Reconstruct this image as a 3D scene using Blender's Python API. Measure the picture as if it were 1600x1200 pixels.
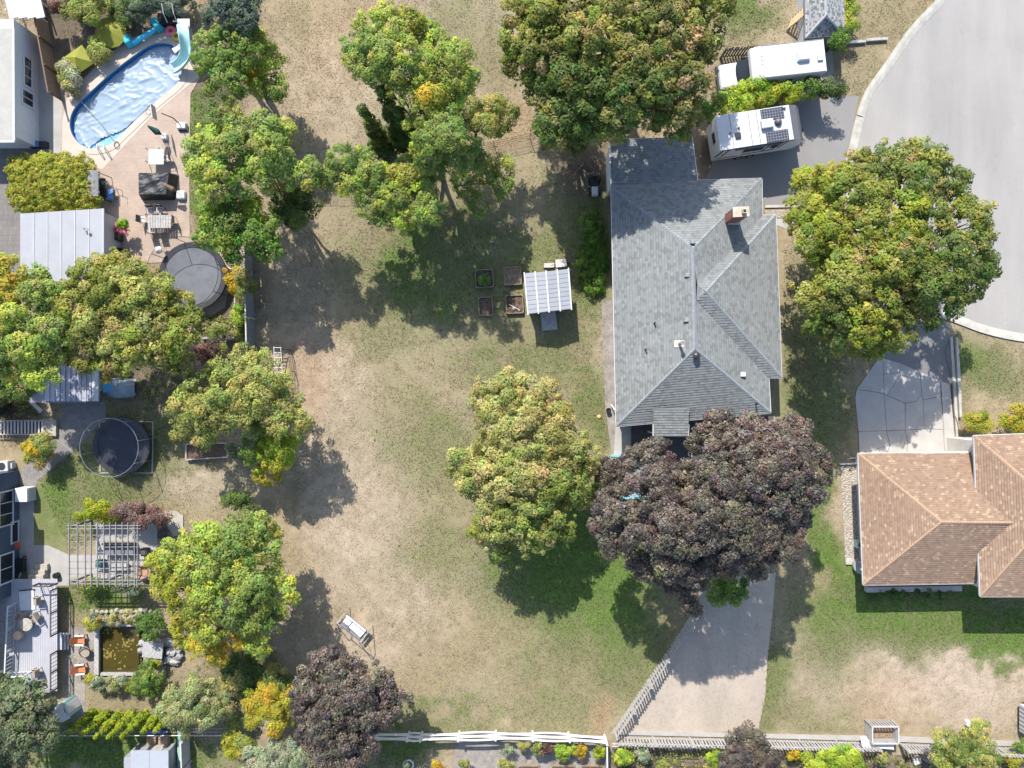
import bpy, bmesh, math, random
import numpy as np
from mathutils import Vector, Matrix

random.seed(7)
RNG = np.random.default_rng(11)
S = bpy.context.scene
COL = S.collection
for o in list(bpy.data.objects):
    bpy.data.objects.remove(o)

# ------------------------------------------------------------------ camera, sky, sun, exposure
H = 57.0                                   # drone height in metres above the lawn
cam_d = bpy.data.cameras.new("drone_camera")
cam_d.sensor_fit = 'HORIZONTAL'
cam_d.angle = 2 * math.atan(40.0 / H)
cam_d.clip_start = 0.5
cam_d.clip_end = 3000
cam = bpy.data.objects.new("drone_camera", cam_d)
cam.location = (0, 0, H)
cam.rotation_euler = (0, 0, 0)
COL.objects.link(cam)
S.camera = cam

SUN_EL = math.radians(44)
SUN_AZ_X, SUN_AZ_Y = -0.31, 0.951          # horizontal direction towards the sun
world = bpy.data.worlds.new("World")
S.world = world
world.use_nodes = True
wn = world.node_tree.nodes
sky = wn.new('ShaderNodeTexSky')
sky.sky_type = 'NISHITA'
sky.sun_disc = False
sky.sun_elevation = SUN_EL
sky.sun_rotation = math.atan2(SUN_AZ_X, SUN_AZ_Y)
bg = wn['Background']
bg.inputs['Strength'].default_value = 0.125
world.node_tree.links.new(sky.outputs[0], bg.inputs['Color'])

sun_d = bpy.data.lights.new("sun", 'SUN')
sun_d.energy = 3.6
sun_d.angle = math.radians(0.5)
sun_d.color = (1.0, 0.955, 0.885)
sun = bpy.data.objects.new("sun", sun_d)
sdir = Vector((SUN_AZ_X * math.cos(SUN_EL), SUN_AZ_Y * math.cos(SUN_EL), math.sin(SUN_EL)))
sun.rotation_euler = sdir.to_track_quat('Z', 'Y').to_euler()
sun.location = sdir * 200
COL.objects.link(sun)

S.view_settings.view_transform = 'Standard'
S.view_settings.look = 'None'
S.view_settings.exposure = 1.42
S.view_settings.gamma = 1
S.view_settings.use_curve_mapping = False
S.cycles.max_bounces = 6
S.cycles.transparent_max_bounces = 12

# ------------------------------------------------------------------ helpers
def P(px, py, z=0.0):
    """point at height z that the plan survey of the photograph gives for a spot"""
    k = (1 - z / H) / 20.0
    return Vector(((px - 800) * k, (600 - py) * k, z))

def tag(o, label=None, cat=None, group=None, kind=None):
    if label: o['label'] = label
    if cat: o['category'] = cat
    if group: o['group'] = group
    if kind: o['kind'] = kind
    return o

def thing(name, label, cat, loc=(0, 0, 0), rz=0.0, group=None, kind=None):
    o = bpy.data.objects.new(name, None)
    o.empty_display_size = 0.3
    COL.objects.link(o)
    o.location = loc
    o.rotation_euler = (0, 0, rz)
    return tag(o, label, cat, group, kind)

def dup(root, loc, rz, label, group=None):
    r = root.copy(); COL.objects.link(r)
    r.location = loc; r.rotation_euler = (0, 0, rz)
    r['label'] = label
    if group: r['group'] = group
    for ch in list(root.children):
        c = ch.copy(); COL.objects.link(c); c.parent = r
        for g in list(ch.children):
            d = g.copy(); COL.objects.link(d); d.parent = c
    return r

class MB:
    def __init__(s):
        s.v = []; s.f = []; s.uv = []
    def face(s, pts, uv=None):
        i = len(s.v)
        s.v += [tuple(p) for p in pts]
        s.f.append(tuple(range(i, i + len(pts))))
        s.uv.append(uv)
        return s
    def grid(s, vs, fs):
        i = len(s.v)
        s.v += [tuple(p) for p in vs]
        for f in fs:
            s.f.append(tuple(i + k for k in f)); s.uv.append(None)
        return s
    def box(s, c, size, rz=0.0, M=None, taper=1.0):
        x, y, z = size[0] / 2, size[1] / 2, size[2] / 2
        t = taper
        vs = [(-x, -y, -z), (x, -y, -z), (x, y, -z), (-x, y, -z), (-x * t, -y * t, z), (x * t, -y * t, z), (x * t, y * t, z), (-x * t, y * t, z)]
        R = M if M is not None else Matrix.Rotation(rz, 3, 'Z')
        c = Vector(c)
        return s.grid([c + R @ Vector(p) for p in vs], [(0, 3, 2, 1), (4, 5, 6, 7), (0, 1, 5, 4), (1, 2, 6, 5), (2, 3, 7, 6), (3, 0, 4, 7)])
    def beam(s, a, b, w, h, up=(0, 0, 1)):
        a, b = Vector(a), Vector(b)
        d = b - a
        L = d.length
        if L < 1e-6: return s
        x = d / L
        upv = Vector(up)
        if abs(x.dot(upv)) > 0.98: upv = Vector((0, 1, 0))
        y = upv.cross(x).normalized()
        z = x.cross(y)
        M = Matrix((x, y, z)).transposed()
        return s.box((a + b) / 2, (L, w, h), M=M)
    def tube(s, pts, rad, n=8, close=False):
        pts = [Vector(p) for p in pts]
        if not isinstance(rad, (list, tuple)): rad = [rad] * len(pts)
        m = len(pts)
        vs = []; fs = []
        prev = None
        for i, p in enumerate(pts):
            if close:
                t = pts[(i + 1) % m] - pts[i - 1]
            else:
                t = pts[min(i + 1, m - 1)] - pts[max(i - 1, 0)]
            t.normalize()
            ref = Vector((0, 0, 1)) if abs(t.z) < 0.9 else Vector((1, 0, 0))
            if prev is not None:
                a = (prev - t * prev.dot(t))
                a = a.normalized() if a.length > 1e-4 else ref.cross(t).normalized()
            else:
                a = ref.cross(t).normalized()
            prev = a
            b = t.cross(a)
            for k in range(n):
                ang = 2 * math.pi * k / n
                vs.append(p + (a * math.cos(ang) + b * math.sin(ang)) * rad[i])
        rows = m if close else m - 1
        for i in range(rows):
            j = (i + 1) % m
            for k in range(n):
                l = (k + 1) % n
                fs.append((i * n + k, i * n + l, j * n + l, j * n + k))
        if not close:
            fs.append(tuple(reversed(range(n))))
            fs.append(tuple((m - 1) * n + k for k in range(n)))
        return s.grid(vs, fs)
    def cyl(s, c, r, h, n=16, r2=None):
        c = Vector(c)
        return s.tube([c, c + Vector((0, 0, h))], [r, r if r2 is None else r2], n)
    def prism(s, poly, z0, z1):
        poly = [Vector((p[0], p[1], 0)) for p in poly]
        a = sum(poly[i].x * poly[(i + 1) % len(poly)].y - poly[(i + 1) % len(poly)].x * poly[i].y for i in range(len(poly)))
        if a < 0: poly.reverse()
        n = len(poly)
        vs = [(p.x, p.y, z0) for p in poly] + [(p.x, p.y, z1) for p in poly]
        fs = [tuple(reversed(range(n))), tuple(range(n, 2 * n))]
        fs += [(i, (i + 1) % n, n + (i + 1) % n, n + i) for i in range(n)]
        return s.grid(vs, fs)
    def lathe(s, prof, c=(0, 0, 0), n=20, sx=1.0, sy=1.0):
        c = Vector(c)
        vs = []; fs = []
        for r, z in prof:
            for k in range(n):
                a = 2 * math.pi * k / n
                vs.append(c + Vector((r * sx * math.cos(a), r * sy * math.sin(a), z)))
        for i in range(len(prof) - 1):
            for k in range(n):
                l = (k + 1) % n
                fs.append((i * n + k, i * n + l, (i + 1) * n + l, (i + 1) * n + k))
        fs.append(tuple(reversed(range(n))))
        fs.append(tuple((len(prof) - 1) * n + k for k in range(n)))
        return s.grid(vs, fs)
    def build(s, name, mat, parent=None, local=False, smooth=False, bevel=0.0, origin=None):
        me = bpy.data.meshes.new(name)
        vs = np.array(s.v, dtype=float).reshape(-1, 3)
        o = bpy.data.objects.new(name, me)
        if parent is not None:
            o.parent = parent
            if not local:
                pl = parent
                off = np.zeros(3)
                while pl is not None:
                    off += np.array(pl.location)
                    pl = pl.parent
                vs = vs - off
        elif not local:
            org = np.array(origin if origin is not None else [vs[:, 0].mean(), vs[:, 1].mean(), vs[:, 2].min()])
            vs = vs - org
            o.location = org
        me.from_pydata([tuple(v) for v in vs], [], s.f)
        if any(u is not None for u in s.uv):
            uvl = me.uv_layers.new(name="UVMap")
            li = 0
            for f, u in zip(s.f, s.uv):
                for k in range(len(f)):
                    uvl.data[li].uv = u[k] if u is not None else (0, 0)
                    li += 1
        me.validate()
        if smooth:
            me.polygons.foreach_set('use_smooth', [True] * len(me.polygons))
        if mat is not None: me.materials.append(mat)
        COL.objects.link(o)
        if bevel > 0:
            b = o.modifiers.new("edge", 'BEVEL'); b.width = bevel; b.segments = 2; b.limit_method = 'ANGLE'
        return o

def pxpoly(pts, z=0.0):
    return [P(x, y, z) for x, y in pts]

def ground_poly(name, pts, z0, z1, mat, kind='structure', label=None, cat=None, group=None, parent=None):
    m = MB().prism(pxpoly(pts), z0, z1)
    o = m.build(name, mat, parent)
    if parent is None: tag(o, label, cat, group, kind)
    return o

# ------------------------------------------------------------------ materials
def nodes_of(m):
    m.use_nodes = True
    nt = m.node_tree
    return nt, nt.nodes, nt.links, nt.nodes['Principled BSDF']

def mixc(nt, fac, a, b, mode='MIX'):
    n = nt.nodes.new('ShaderNodeMix'); n.data_type = 'RGBA'; n.blend_type = mode
    for k, val in ((0, fac), (6, a), (7, b)):
        if isinstance(val, (int, float)): n.inputs[k].default_value = val
        elif isinstance(val, tuple): n.inputs[k].default_value = (*val[:3], 1)
        else: nt.links.new(val, n.inputs[k])
    return n.outputs[2]

def noise(nt, scale, detail=4, rough=0.6, vec=None, dist=0.0):
    n = nt.nodes.new('ShaderNodeTexNoise')
    n.inputs['Scale'].default_value = scale
    n.inputs['Detail'].default_value = detail
    n.inputs['Roughness'].default_value = rough
    n.inputs['Distortion'].default_value = dist
    if vec is not None: nt.links.new(vec, n.inputs['Vector'])
    return n.outputs['Fac']

def ramp(nt, fac, stops):
    r = nt.nodes.new('ShaderNodeValToRGB')
    el = r.color_ramp.elements
    while len(el) > 1: el.remove(el[-1])
    el[0].position = stops[0][0]; c = stops[0][1]
    el[0].color = (c, c, c, 1) if isinstance(c, (int, float)) else (*c, 1)
    for p, c in stops[1:]:
        e = el.new(p); e.color = (c, c, c, 1) if isinstance(c, (int, float)) else (*c, 1)
    nt.links.new(fac, r.inputs[0])
    return r.outputs[0]

def objcoord(nt):
    t = nt.nodes.new('ShaderNodeNewGeometry')
    return t.outputs['Position']

def bump(nt, height, strength, dist, p):
    b = nt.nodes.new('ShaderNodeBump')
    b.inputs['Strength'].default_value = strength
    b.inputs['Distance'].default_value = dist
    nt.links.new(height, b.inputs['Height'])
    nt.links.new(b.outputs[0], p.inputs['Normal'])

MATS = {}
def mat(name, c, rough=0.7, var=0.25, scale=3.0, fine=40.0, bmp=0.15, metal=0.0, spec=0.4):
    if name in MATS: return MATS[name]
    m = bpy.data.materials.new(name)
    nt, n, l, p = nodes_of(m)
    v = objcoord(nt)
    a = noise(nt, scale, 5, 0.65, v)
    b = noise(nt, fine, 3, 0.6, v)
    dark = tuple(x * (1 - var) for x in c); light = tuple(min(1, x * (1 + var * 0.6)) for x in c)
    base = mixc(nt, ramp(nt, a, [(0.3, 0.0), (0.7, 1.0)]), dark, light)
    base = mixc(nt, var * 0.8, base, ramp(nt, b, [(0.3, 0.35), (0.7, 1.0)]), 'MULTIPLY')
    l.new(base, p.inputs['Base Color'])
    p.inputs['Roughness'].default_value = rough
    p.inputs['Metallic'].default_value = metal
    p.inputs['Specular IOR Level'].default_value = spec
    if bmp: bump(nt, b, bmp, 0.02, p)
    MATS[name] = m
    return m

def leaf_mat(name, rough=0.6, trans=0.36, spec=0.2):
    m = bpy.data.materials.new(name)
    nt, n, l, p = nodes_of(m)
    at = n.new('ShaderNodeAttribute'); at.attribute_name = 'Col'
    l.new(at.outputs['Color'], p.inputs['Base Color'])
    p.inputs['Roughness'].default_value = rough
    p.inputs['Specular IOR Level'].default_value = spec
    tr = n.new('ShaderNodeBsdfTranslucent')
    l.new(mixc(nt, 1.0, at.outputs['Color'], (1.35, 1.3, 0.7), 'MULTIPLY'), tr.inputs['Color'])
    mx = n.new('ShaderNodeMixShader'); mx.inputs[0].default_value = trans
    l.new(p.outputs[0], mx.inputs[1]); l.new(tr.outputs[0], mx.inputs[2])
    l.new(mx.outputs[0], n['Material Output'].inputs[0])
    return m

def shingle_mat(name, cA, cB, cC, row, width):
    m = bpy.data.materials.new(name)
    nt, n, l, p = nodes_of(m)
    uv = n.new('ShaderNodeUVMap'); uv.uv_map = 'UVMap'
    br = n.new('ShaderNodeTexBrick')
    l.new(uv.outputs[0], br.inputs['Vector'])
    br.inputs['Scale'].default_value = 1.0
    br.inputs['Brick Width'].default_value = width
    br.inputs['Row Height'].default_value = row
    br.inputs['Mortar Size'].default_value = 0.008
    br.inputs['Color1'].default_value = (0, 0, 0, 1)
    br.inputs['Color2'].default_value = (1, 1, 1, 1)
    br.inputs['Mortar'].default_value = (0.25, 0.25, 0.25, 1)
    br.inputs['Mortar Size'].default_value = 0.004
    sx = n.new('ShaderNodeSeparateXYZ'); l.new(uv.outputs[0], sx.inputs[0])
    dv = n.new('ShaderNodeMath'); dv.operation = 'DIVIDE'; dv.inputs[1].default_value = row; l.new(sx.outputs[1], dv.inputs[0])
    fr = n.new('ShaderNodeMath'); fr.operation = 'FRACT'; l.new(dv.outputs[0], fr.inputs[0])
    v = objcoord(nt)
    col = ramp(nt, br.outputs['Color'], [(0.0, cA), (0.15, cA), (0.4, cB), (0.82, cB), (1.0, cC)])
    col = mixc(nt, 0.5, col, ramp(nt, noise(nt, 0.35, 4, 0.6, v), [(0.3, 0.78), (0.7, 1.0)]), 'MULTIPLY')
    col = mixc(nt, 0.6, col, ramp(nt, noise(nt, 25, 3, 0.7, v), [(0.3, 0.6), (0.65, 1.0)]), 'MULTIPLY')
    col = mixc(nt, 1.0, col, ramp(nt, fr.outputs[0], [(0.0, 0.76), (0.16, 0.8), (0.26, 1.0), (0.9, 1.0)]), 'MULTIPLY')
    l.new(col, p.inputs['Base Color'])
    p.inputs['Roughness'].default_value = 0.85
    bump(nt, noise(nt, 60, 2, 0.6, v), 0.3, 0.02, p)
    return m

def brick_mat(name, cA, cB, mortar, bw, bh, rot=0.0, msize=0.01, stain=0.25, rough=0.85, offset=0.5):
    m = bpy.data.materials.new(name)
    nt, n, l, p = nodes_of(m)
    v = objcoord(nt)
    mp = n.new('ShaderNodeMapping'); mp.inputs['Rotation'].default_value = (0, 0, rot)
    l.new(v, mp.inputs[0])
    br = n.new('ShaderNodeTexBrick')
    l.new(mp.outputs[0], br.inputs['Vector'])
    br.inputs['Scale'].default_value = 1.0
    br.inputs['Brick Width'].default_value = bw
    br.inputs['Row Height'].default_value = bh
    br.offset = offset
    br.inputs['Mortar Size'].default_value = msize
    br.inputs['Color1'].default_value = (*cA, 1)
    br.inputs['Color2'].default_value = (*cB, 1)
    br.inputs['Mortar'].default_value = (*mortar, 1)
    col = mixc(nt, 1.0, br.outputs['Color'], ramp(nt, noise(nt, 0.8, 5, 0.65, v), [(0.3, 1 - stain), (0.7, 1.0)]), 'MULTIPLY')
    l.new(col, p.inputs['Base Color'])
    p.inputs['Roughness'].default_value = rough
    bump(nt, br.outputs['Fac'], -0.4, 0.01, p)
    return m

def asphalt_mat(name, c, streak=0.12, crack=True):
    m = bpy.data.materials.new(name)
    nt, n, l, p = nodes_of(m)
    v = objcoord(nt)
    mp = n.new('ShaderNodeMapping'); mp.inputs['Scale'].default_value = (1.0, 0.18, 1); mp.inputs['Rotation'].default_value = (0, 0, 0.7)
    l.new(v, mp.inputs[0])
    col = mixc(nt, ramp(nt, noise(nt, 0.12, 5, 0.6, v, 0.6), [(0.3, 0.0), (0.7, 1.0)]), tuple(x * 0.88 for x in c), (c[0] * 1.05, c[1] * 1.03, c[2]))
    col = mixc(nt, 1.0, col, ramp(nt, noise(nt, 0.5, 4, 0.6, mp.outputs[0]), [(0.3, 1 - streak), (0.7, 1.0)]), 'MULTIPLY')
    col = mixc(nt, 1.0, col, ramp(nt, noise(nt, 45, 2, 0.6, v), [(0.25, 0.7), (0.6, 1.0)]), 'MULTIPLY')
    sp = n.new('ShaderNodeTexVoronoi'); sp.inputs['Scale'].default_value = 1.3; l.new(v, sp.inputs['Vector'])
    col = mixc(nt, 1.0, col, ramp(nt, sp.outputs['Distance'], [(0.0, 0.78), (0.05, 0.9), (0.09, 1.0)]), 'MULTIPLY')
    if streak > .2:
        col = mixc(nt, 1.0, col, ramp(nt, noise(nt, 1.6, 7, 0.72, v, 1.8), [(0.36, 0.84), (0.5, 1.0), (0.7, 1.05)]), 'MULTIPLY')
    if crack:
        vo = n.new('ShaderNodeTexVoronoi'); vo.feature = 'DISTANCE_TO_EDGE'; vo.inputs['Scale'].default_value = 0.12
        wob = n.new('ShaderNodeMix'); wob.data_type = 'VECTOR'; wob.inputs[0].default_value = 0.12
        nz = n.new('ShaderNodeTexNoise'); nz.inputs['Scale'].default_value = 1.2; nz.inputs['Detail'].default_value = 6; l.new(v, nz.inputs['Vector'])
        sc = n.new('ShaderNodeVectorMath'); sc.operation = 'SCALE'; sc.inputs['Scale'].default_value = 3.0; l.new(nz.outputs['Color'], sc.inputs[0])
        ad = n.new('ShaderNodeVectorMath'); ad.operation = 'ADD'; l.new(v, ad.inputs[0]); l.new(sc.outputs[0], ad.inputs[1])
        l.new(ad.outputs[0], vo.inputs['Vector'])
        col = mixc(nt, 1.0, col, ramp(nt, vo.outputs['Distance'], [(0.0, 0.86), (0.004, 1.0)]), 'MULTIPLY')
    l.new(col, p.inputs['Base Color'])
    p.inputs['Roughness'].default_value = 0.85
    bump(nt, noise(nt, 50, 2, 0.6, v), 0.3, 0.01, p)
    return m

def ground_mat():
    m = bpy.data.materials.new("lawn")
    nt, n, l, p = nodes_of(m)
    v = objcoord(nt)
    at = n.new('ShaderNodeAttribute'); at.attribute_name = 'Col'
    c = at.outputs['Color']
    c = mixc(nt, 1.0, c, ramp(nt, noise(nt, 2.2, 6, 0.75, v), [(0.28, 0.72), (0.5, 1.0), (0.75, 1.12)]), 'MULTIPLY')
    c = mixc(nt, 1.0, c, ramp(nt, noise(nt, 9, 4, 0.75, v), [(0.32, 0.74), (0.5, 1.0), (0.72, 1.1)]), 'MULTIPLY')
    c = mixc(nt, ramp(nt, noise(nt, 11.0, 4, 0.75, v), [(0.52, 0.0), (0.74, 0.12)]), c, (0.1, 0.095, 0.045))
    c = mixc(nt, ramp(nt, noise(nt, 0.9, 6, 0.7, v), [(0.58, 0.0), (0.75, 0.4)]), c, (0.26, 0.215, 0.15))
    l.new(c, p.inputs['Base Color'])
    p.inputs['Roughness'].default_value = 0.95
    p.inputs['Specular IOR Level'].default_value = 0.1
    bump(nt, noise(nt, 14, 4, 0.75, v), 0.7, 0.06, p)
    return m

def glass_mat(name, c=(0.02, 0.025, 0.03), rough=0.08):
    m = bpy.data.materials.new(name)
    nt, n, l, p = nodes_of(m)
    p.inputs['Base Color'].default_value = (*c, 1)
    p.inputs['Roughness'].default_value = rough
    p.inputs['Specular IOR Level'].default_value = 0.3
    return m

def net_mat(name, c, fac):
    m = bpy.data.materials.new(name)
    nt, n, l, p = nodes_of(m)
    p.inputs['Base Color'].default_value = (*c, 1)
    p.inputs['Roughness'].default_value = 0.8
    t = n.new('ShaderNodeBsdfTransparent')
    mx = n.new('ShaderNodeMixShader'); mx.inputs[0].default_value = fac
    l.new(t.outputs[0], mx.inputs[1]); l.new(p.outputs[0], mx.inputs[2])
    l.new(mx.outputs[0], n['Material Output'].inputs[0])
    return m

M_LEAF = leaf_mat("leaf")
M_PURPLE = leaf_mat("purple_leaf", 0.5, 0.15, 0.35)
M_BARK = mat("bark", (0.075, 0.06, 0.048), 0.9, 0.35, 3, 25, 0.5)
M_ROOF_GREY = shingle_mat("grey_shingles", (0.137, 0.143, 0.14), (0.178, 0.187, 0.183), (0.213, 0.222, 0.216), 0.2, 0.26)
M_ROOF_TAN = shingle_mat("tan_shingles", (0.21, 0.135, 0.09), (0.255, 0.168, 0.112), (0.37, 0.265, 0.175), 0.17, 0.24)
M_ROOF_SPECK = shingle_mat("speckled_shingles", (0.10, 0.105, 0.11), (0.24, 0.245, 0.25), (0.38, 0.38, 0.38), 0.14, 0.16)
M_CAP_GREY = mat("grey_ridge_cap", (0.2, 0.218, 0.228), 0.85, 0.2, 4, 20, 0.2)
M_CAP_TAN = mat("tan_ridge_cap", (0.3, 0.2, 0.13), 0.85, 0.2, 4, 20, 0.2)
M_WHITE = mat("white_paint", (0.5, 0.5, 0.5), 0.5, 0.06, 2, 30, 0.03)
M_WHITE_METAL = mat("white_enamel", (0.43, 0.43, 0.435), 0.35, 0.06, 1.2, 20, 0.02)
M_OFFWHITE = mat("offwhite_siding", (0.4, 0.4, 0.41), 0.6, 0.12, 2, 30, 0.05)
M_GREYWOOD = mat("weathered_wood", (0.33, 0.315, 0.3), 0.85, 0.3, 5, 40, 0.3)
M_PALEWOOD = mat("pale_wood", (0.42, 0.39, 0.36), 0.8, 0.2, 5, 40, 0.2)
M_BROWNWOOD = mat("brown_wood", (0.15, 0.095, 0.06), 0.8, 0.3, 5, 40, 0.3)
M_BEDWOOD = mat("raised_bed_wood", (0.27, 0.2, 0.14), 0.8, 0.3, 5, 40, 0.3)
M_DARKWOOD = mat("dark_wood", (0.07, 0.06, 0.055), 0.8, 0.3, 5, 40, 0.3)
M_SOIL = mat("soil", (0.11, 0.075, 0.05), 0.95, 0.5, 4, 14, 1.0)
M_MULCH = mat("mulch", (0.16, 0.12, 0.09), 0.95, 0.5, 3, 18, 1.0)
M_GRAVEL = mat("gravel", (0.24, 0.215, 0.19), 0.95, 0.35, 1.5, 22, 1.0)
M_DIRT = None
M_STONE = mat("stone", (0.34, 0.31, 0.26), 0.85, 0.35, 6, 30, 0.5)
M_ROCK = mat("grey_rock", (0.3, 0.29, 0.28), 0.85, 0.45, 5, 20, 0.6)
M_CONCRETE = mat("concrete", (0.3, 0.285, 0.262), 0.85, 0.15, 0.7, 35, 0.2)
M_KERB = mat("kerb_concrete", (0.36, 0.345, 0.3), 0.85, 0.25, 1.5, 35, 0.25)
M_SLAB = mat("driveway_slab", (0.33, 0.31, 0.285), 0.85, 0.14, 0.9, 40, 0.2)
M_ROAD = asphalt_mat("road_asphalt", (0.285, 0.272, 0.256), 0.16)
M_DIRT = asphalt_mat("packed_dirt", (0.37, 0.315, 0.255), 0.21, False)
M_DRIVE = asphalt_mat("driveway_asphalt", (0.2, 0.192, 0.187), 0.1, False)
M_BLACKTOP = asphalt_mat("dark_asphalt", (0.155, 0.152, 0.15), 0.08, False)
M_PAVER = brick_mat("pink_pavers", (0.37, 0.285, 0.225), (0.33, 0.255, 0.2), (0.24, 0.185, 0.145), 0.22, 0.11, 0.0)
M_PAVER2 = brick_mat("grey_pavers", (0.16, 0.15, 0.14), (0.21, 0.195, 0.18), (0.1, 0.09, 0.085), 0.28, 0.2, 0.6)
M_PAVER3 = brick_mat("brown_setts", (0.17, 0.15, 0.135), (0.14, 0.125, 0.115), (0.09, 0.08, 0.075), 0.2, 0.4, 0.0)
M_COPING = mat("pool_coping", (0.4, 0.34, 0.285), 0.8, 0.12, 1, 40, 0.15)
M_BLACK = mat("black_plastic", (0.012, 0.012, 0.013), 0.45, 0.2, 3, 20, 0.05)
M_BLACKCLOTH = mat("black_cover", (0.022, 0.023, 0.026), 0.55, 0.4, 4, 20, 0.3)
M_DARKMETAL = mat("dark_metal", (0.05, 0.05, 0.055), 0.45, 0.2, 3, 20, 0.05, 0.6)
M_GREYMETAL = mat("grey_metal", (0.3, 0.31, 0.32), 0.4, 0.15, 3, 20, 0.05, 0.6)
M_GLASS = glass_mat("dark_glass")
M_BRICK = brick_mat("chimney_brick", (0.25, 0.075, 0.05), (0.2, 0.06, 0.042), (0.3, 0.2, 0.16), 0.25, 0.09, 0.0)
# ------------------------------------------------------------------ ground
def fbm(X, Y, scale, octs, seed):
    r = np.random.default_rng(seed)
    out = np.zeros_like(X); amp = 1.0; tot = 0
    for k in range(octs):
        N = 256
        g = r.random((N, N))
        u = X * scale * 2 ** k + 1000.3; w = Y * scale * 2 ** k + 1000.7
        iu = np.floor(u).astype(int); iw = np.floor(w).astype(int)
        fu = u - iu; fw = w - iw
        fu = fu * fu * (3 - 2 * fu); fw = fw * fw * (3 - 2 * fw)
        a = g[iu % N, iw % N]; b = g[(iu + 1) % N, iw % N]; c = g[iu % N, (iw + 1) % N]; d = g[(iu + 1) % N, (iw + 1) % N]
        out += amp * ((a * (1 - fu) + b * fu) * (1 - fw) + (c * (1 - fu) + d * fu) * fw)
        tot += amp; amp *= 0.55
    return out / tot

def inside(poly, X, Y):
    r = np.zeros(X.shape, bool)
    n = len(poly)
    for i in range(n):
        x1, y1 = poly[i]; x2, y2 = poly[(i + 1) % n]
        c = ((y1 > Y) != (y2 > Y)) & (X < (x2 - x1) * (Y - y1) / (y2 - y1 + 1e-12) + x1)
        r ^= c
    return r

POOL = [(268, 69), (257, 67), (243, 68), (228, 74), (205, 90), (175, 113), (142, 143), (122, 162), (112, 178), (109, 195), (113, 211), (124, 225), (138, 232), (155, 232), (174, 226), (188, 213), (220, 182), (246, 158), (276, 133), (284, 118), (284, 98), (278, 79)]
POOL_DECK = [(97, 132), (125, 128), (165, 88), (200, 62), (255, 42), (300, 45), (316, 116), (298, 147), (296, 270), (297, 380), (275, 392), (255, 410), (200, 412), (150, 360), (146, 300), (96, 250)]
POND = [(157, 978), (217, 978), (219, 1010), (216, 1042), (214, 1050), (156, 1051)]

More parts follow.
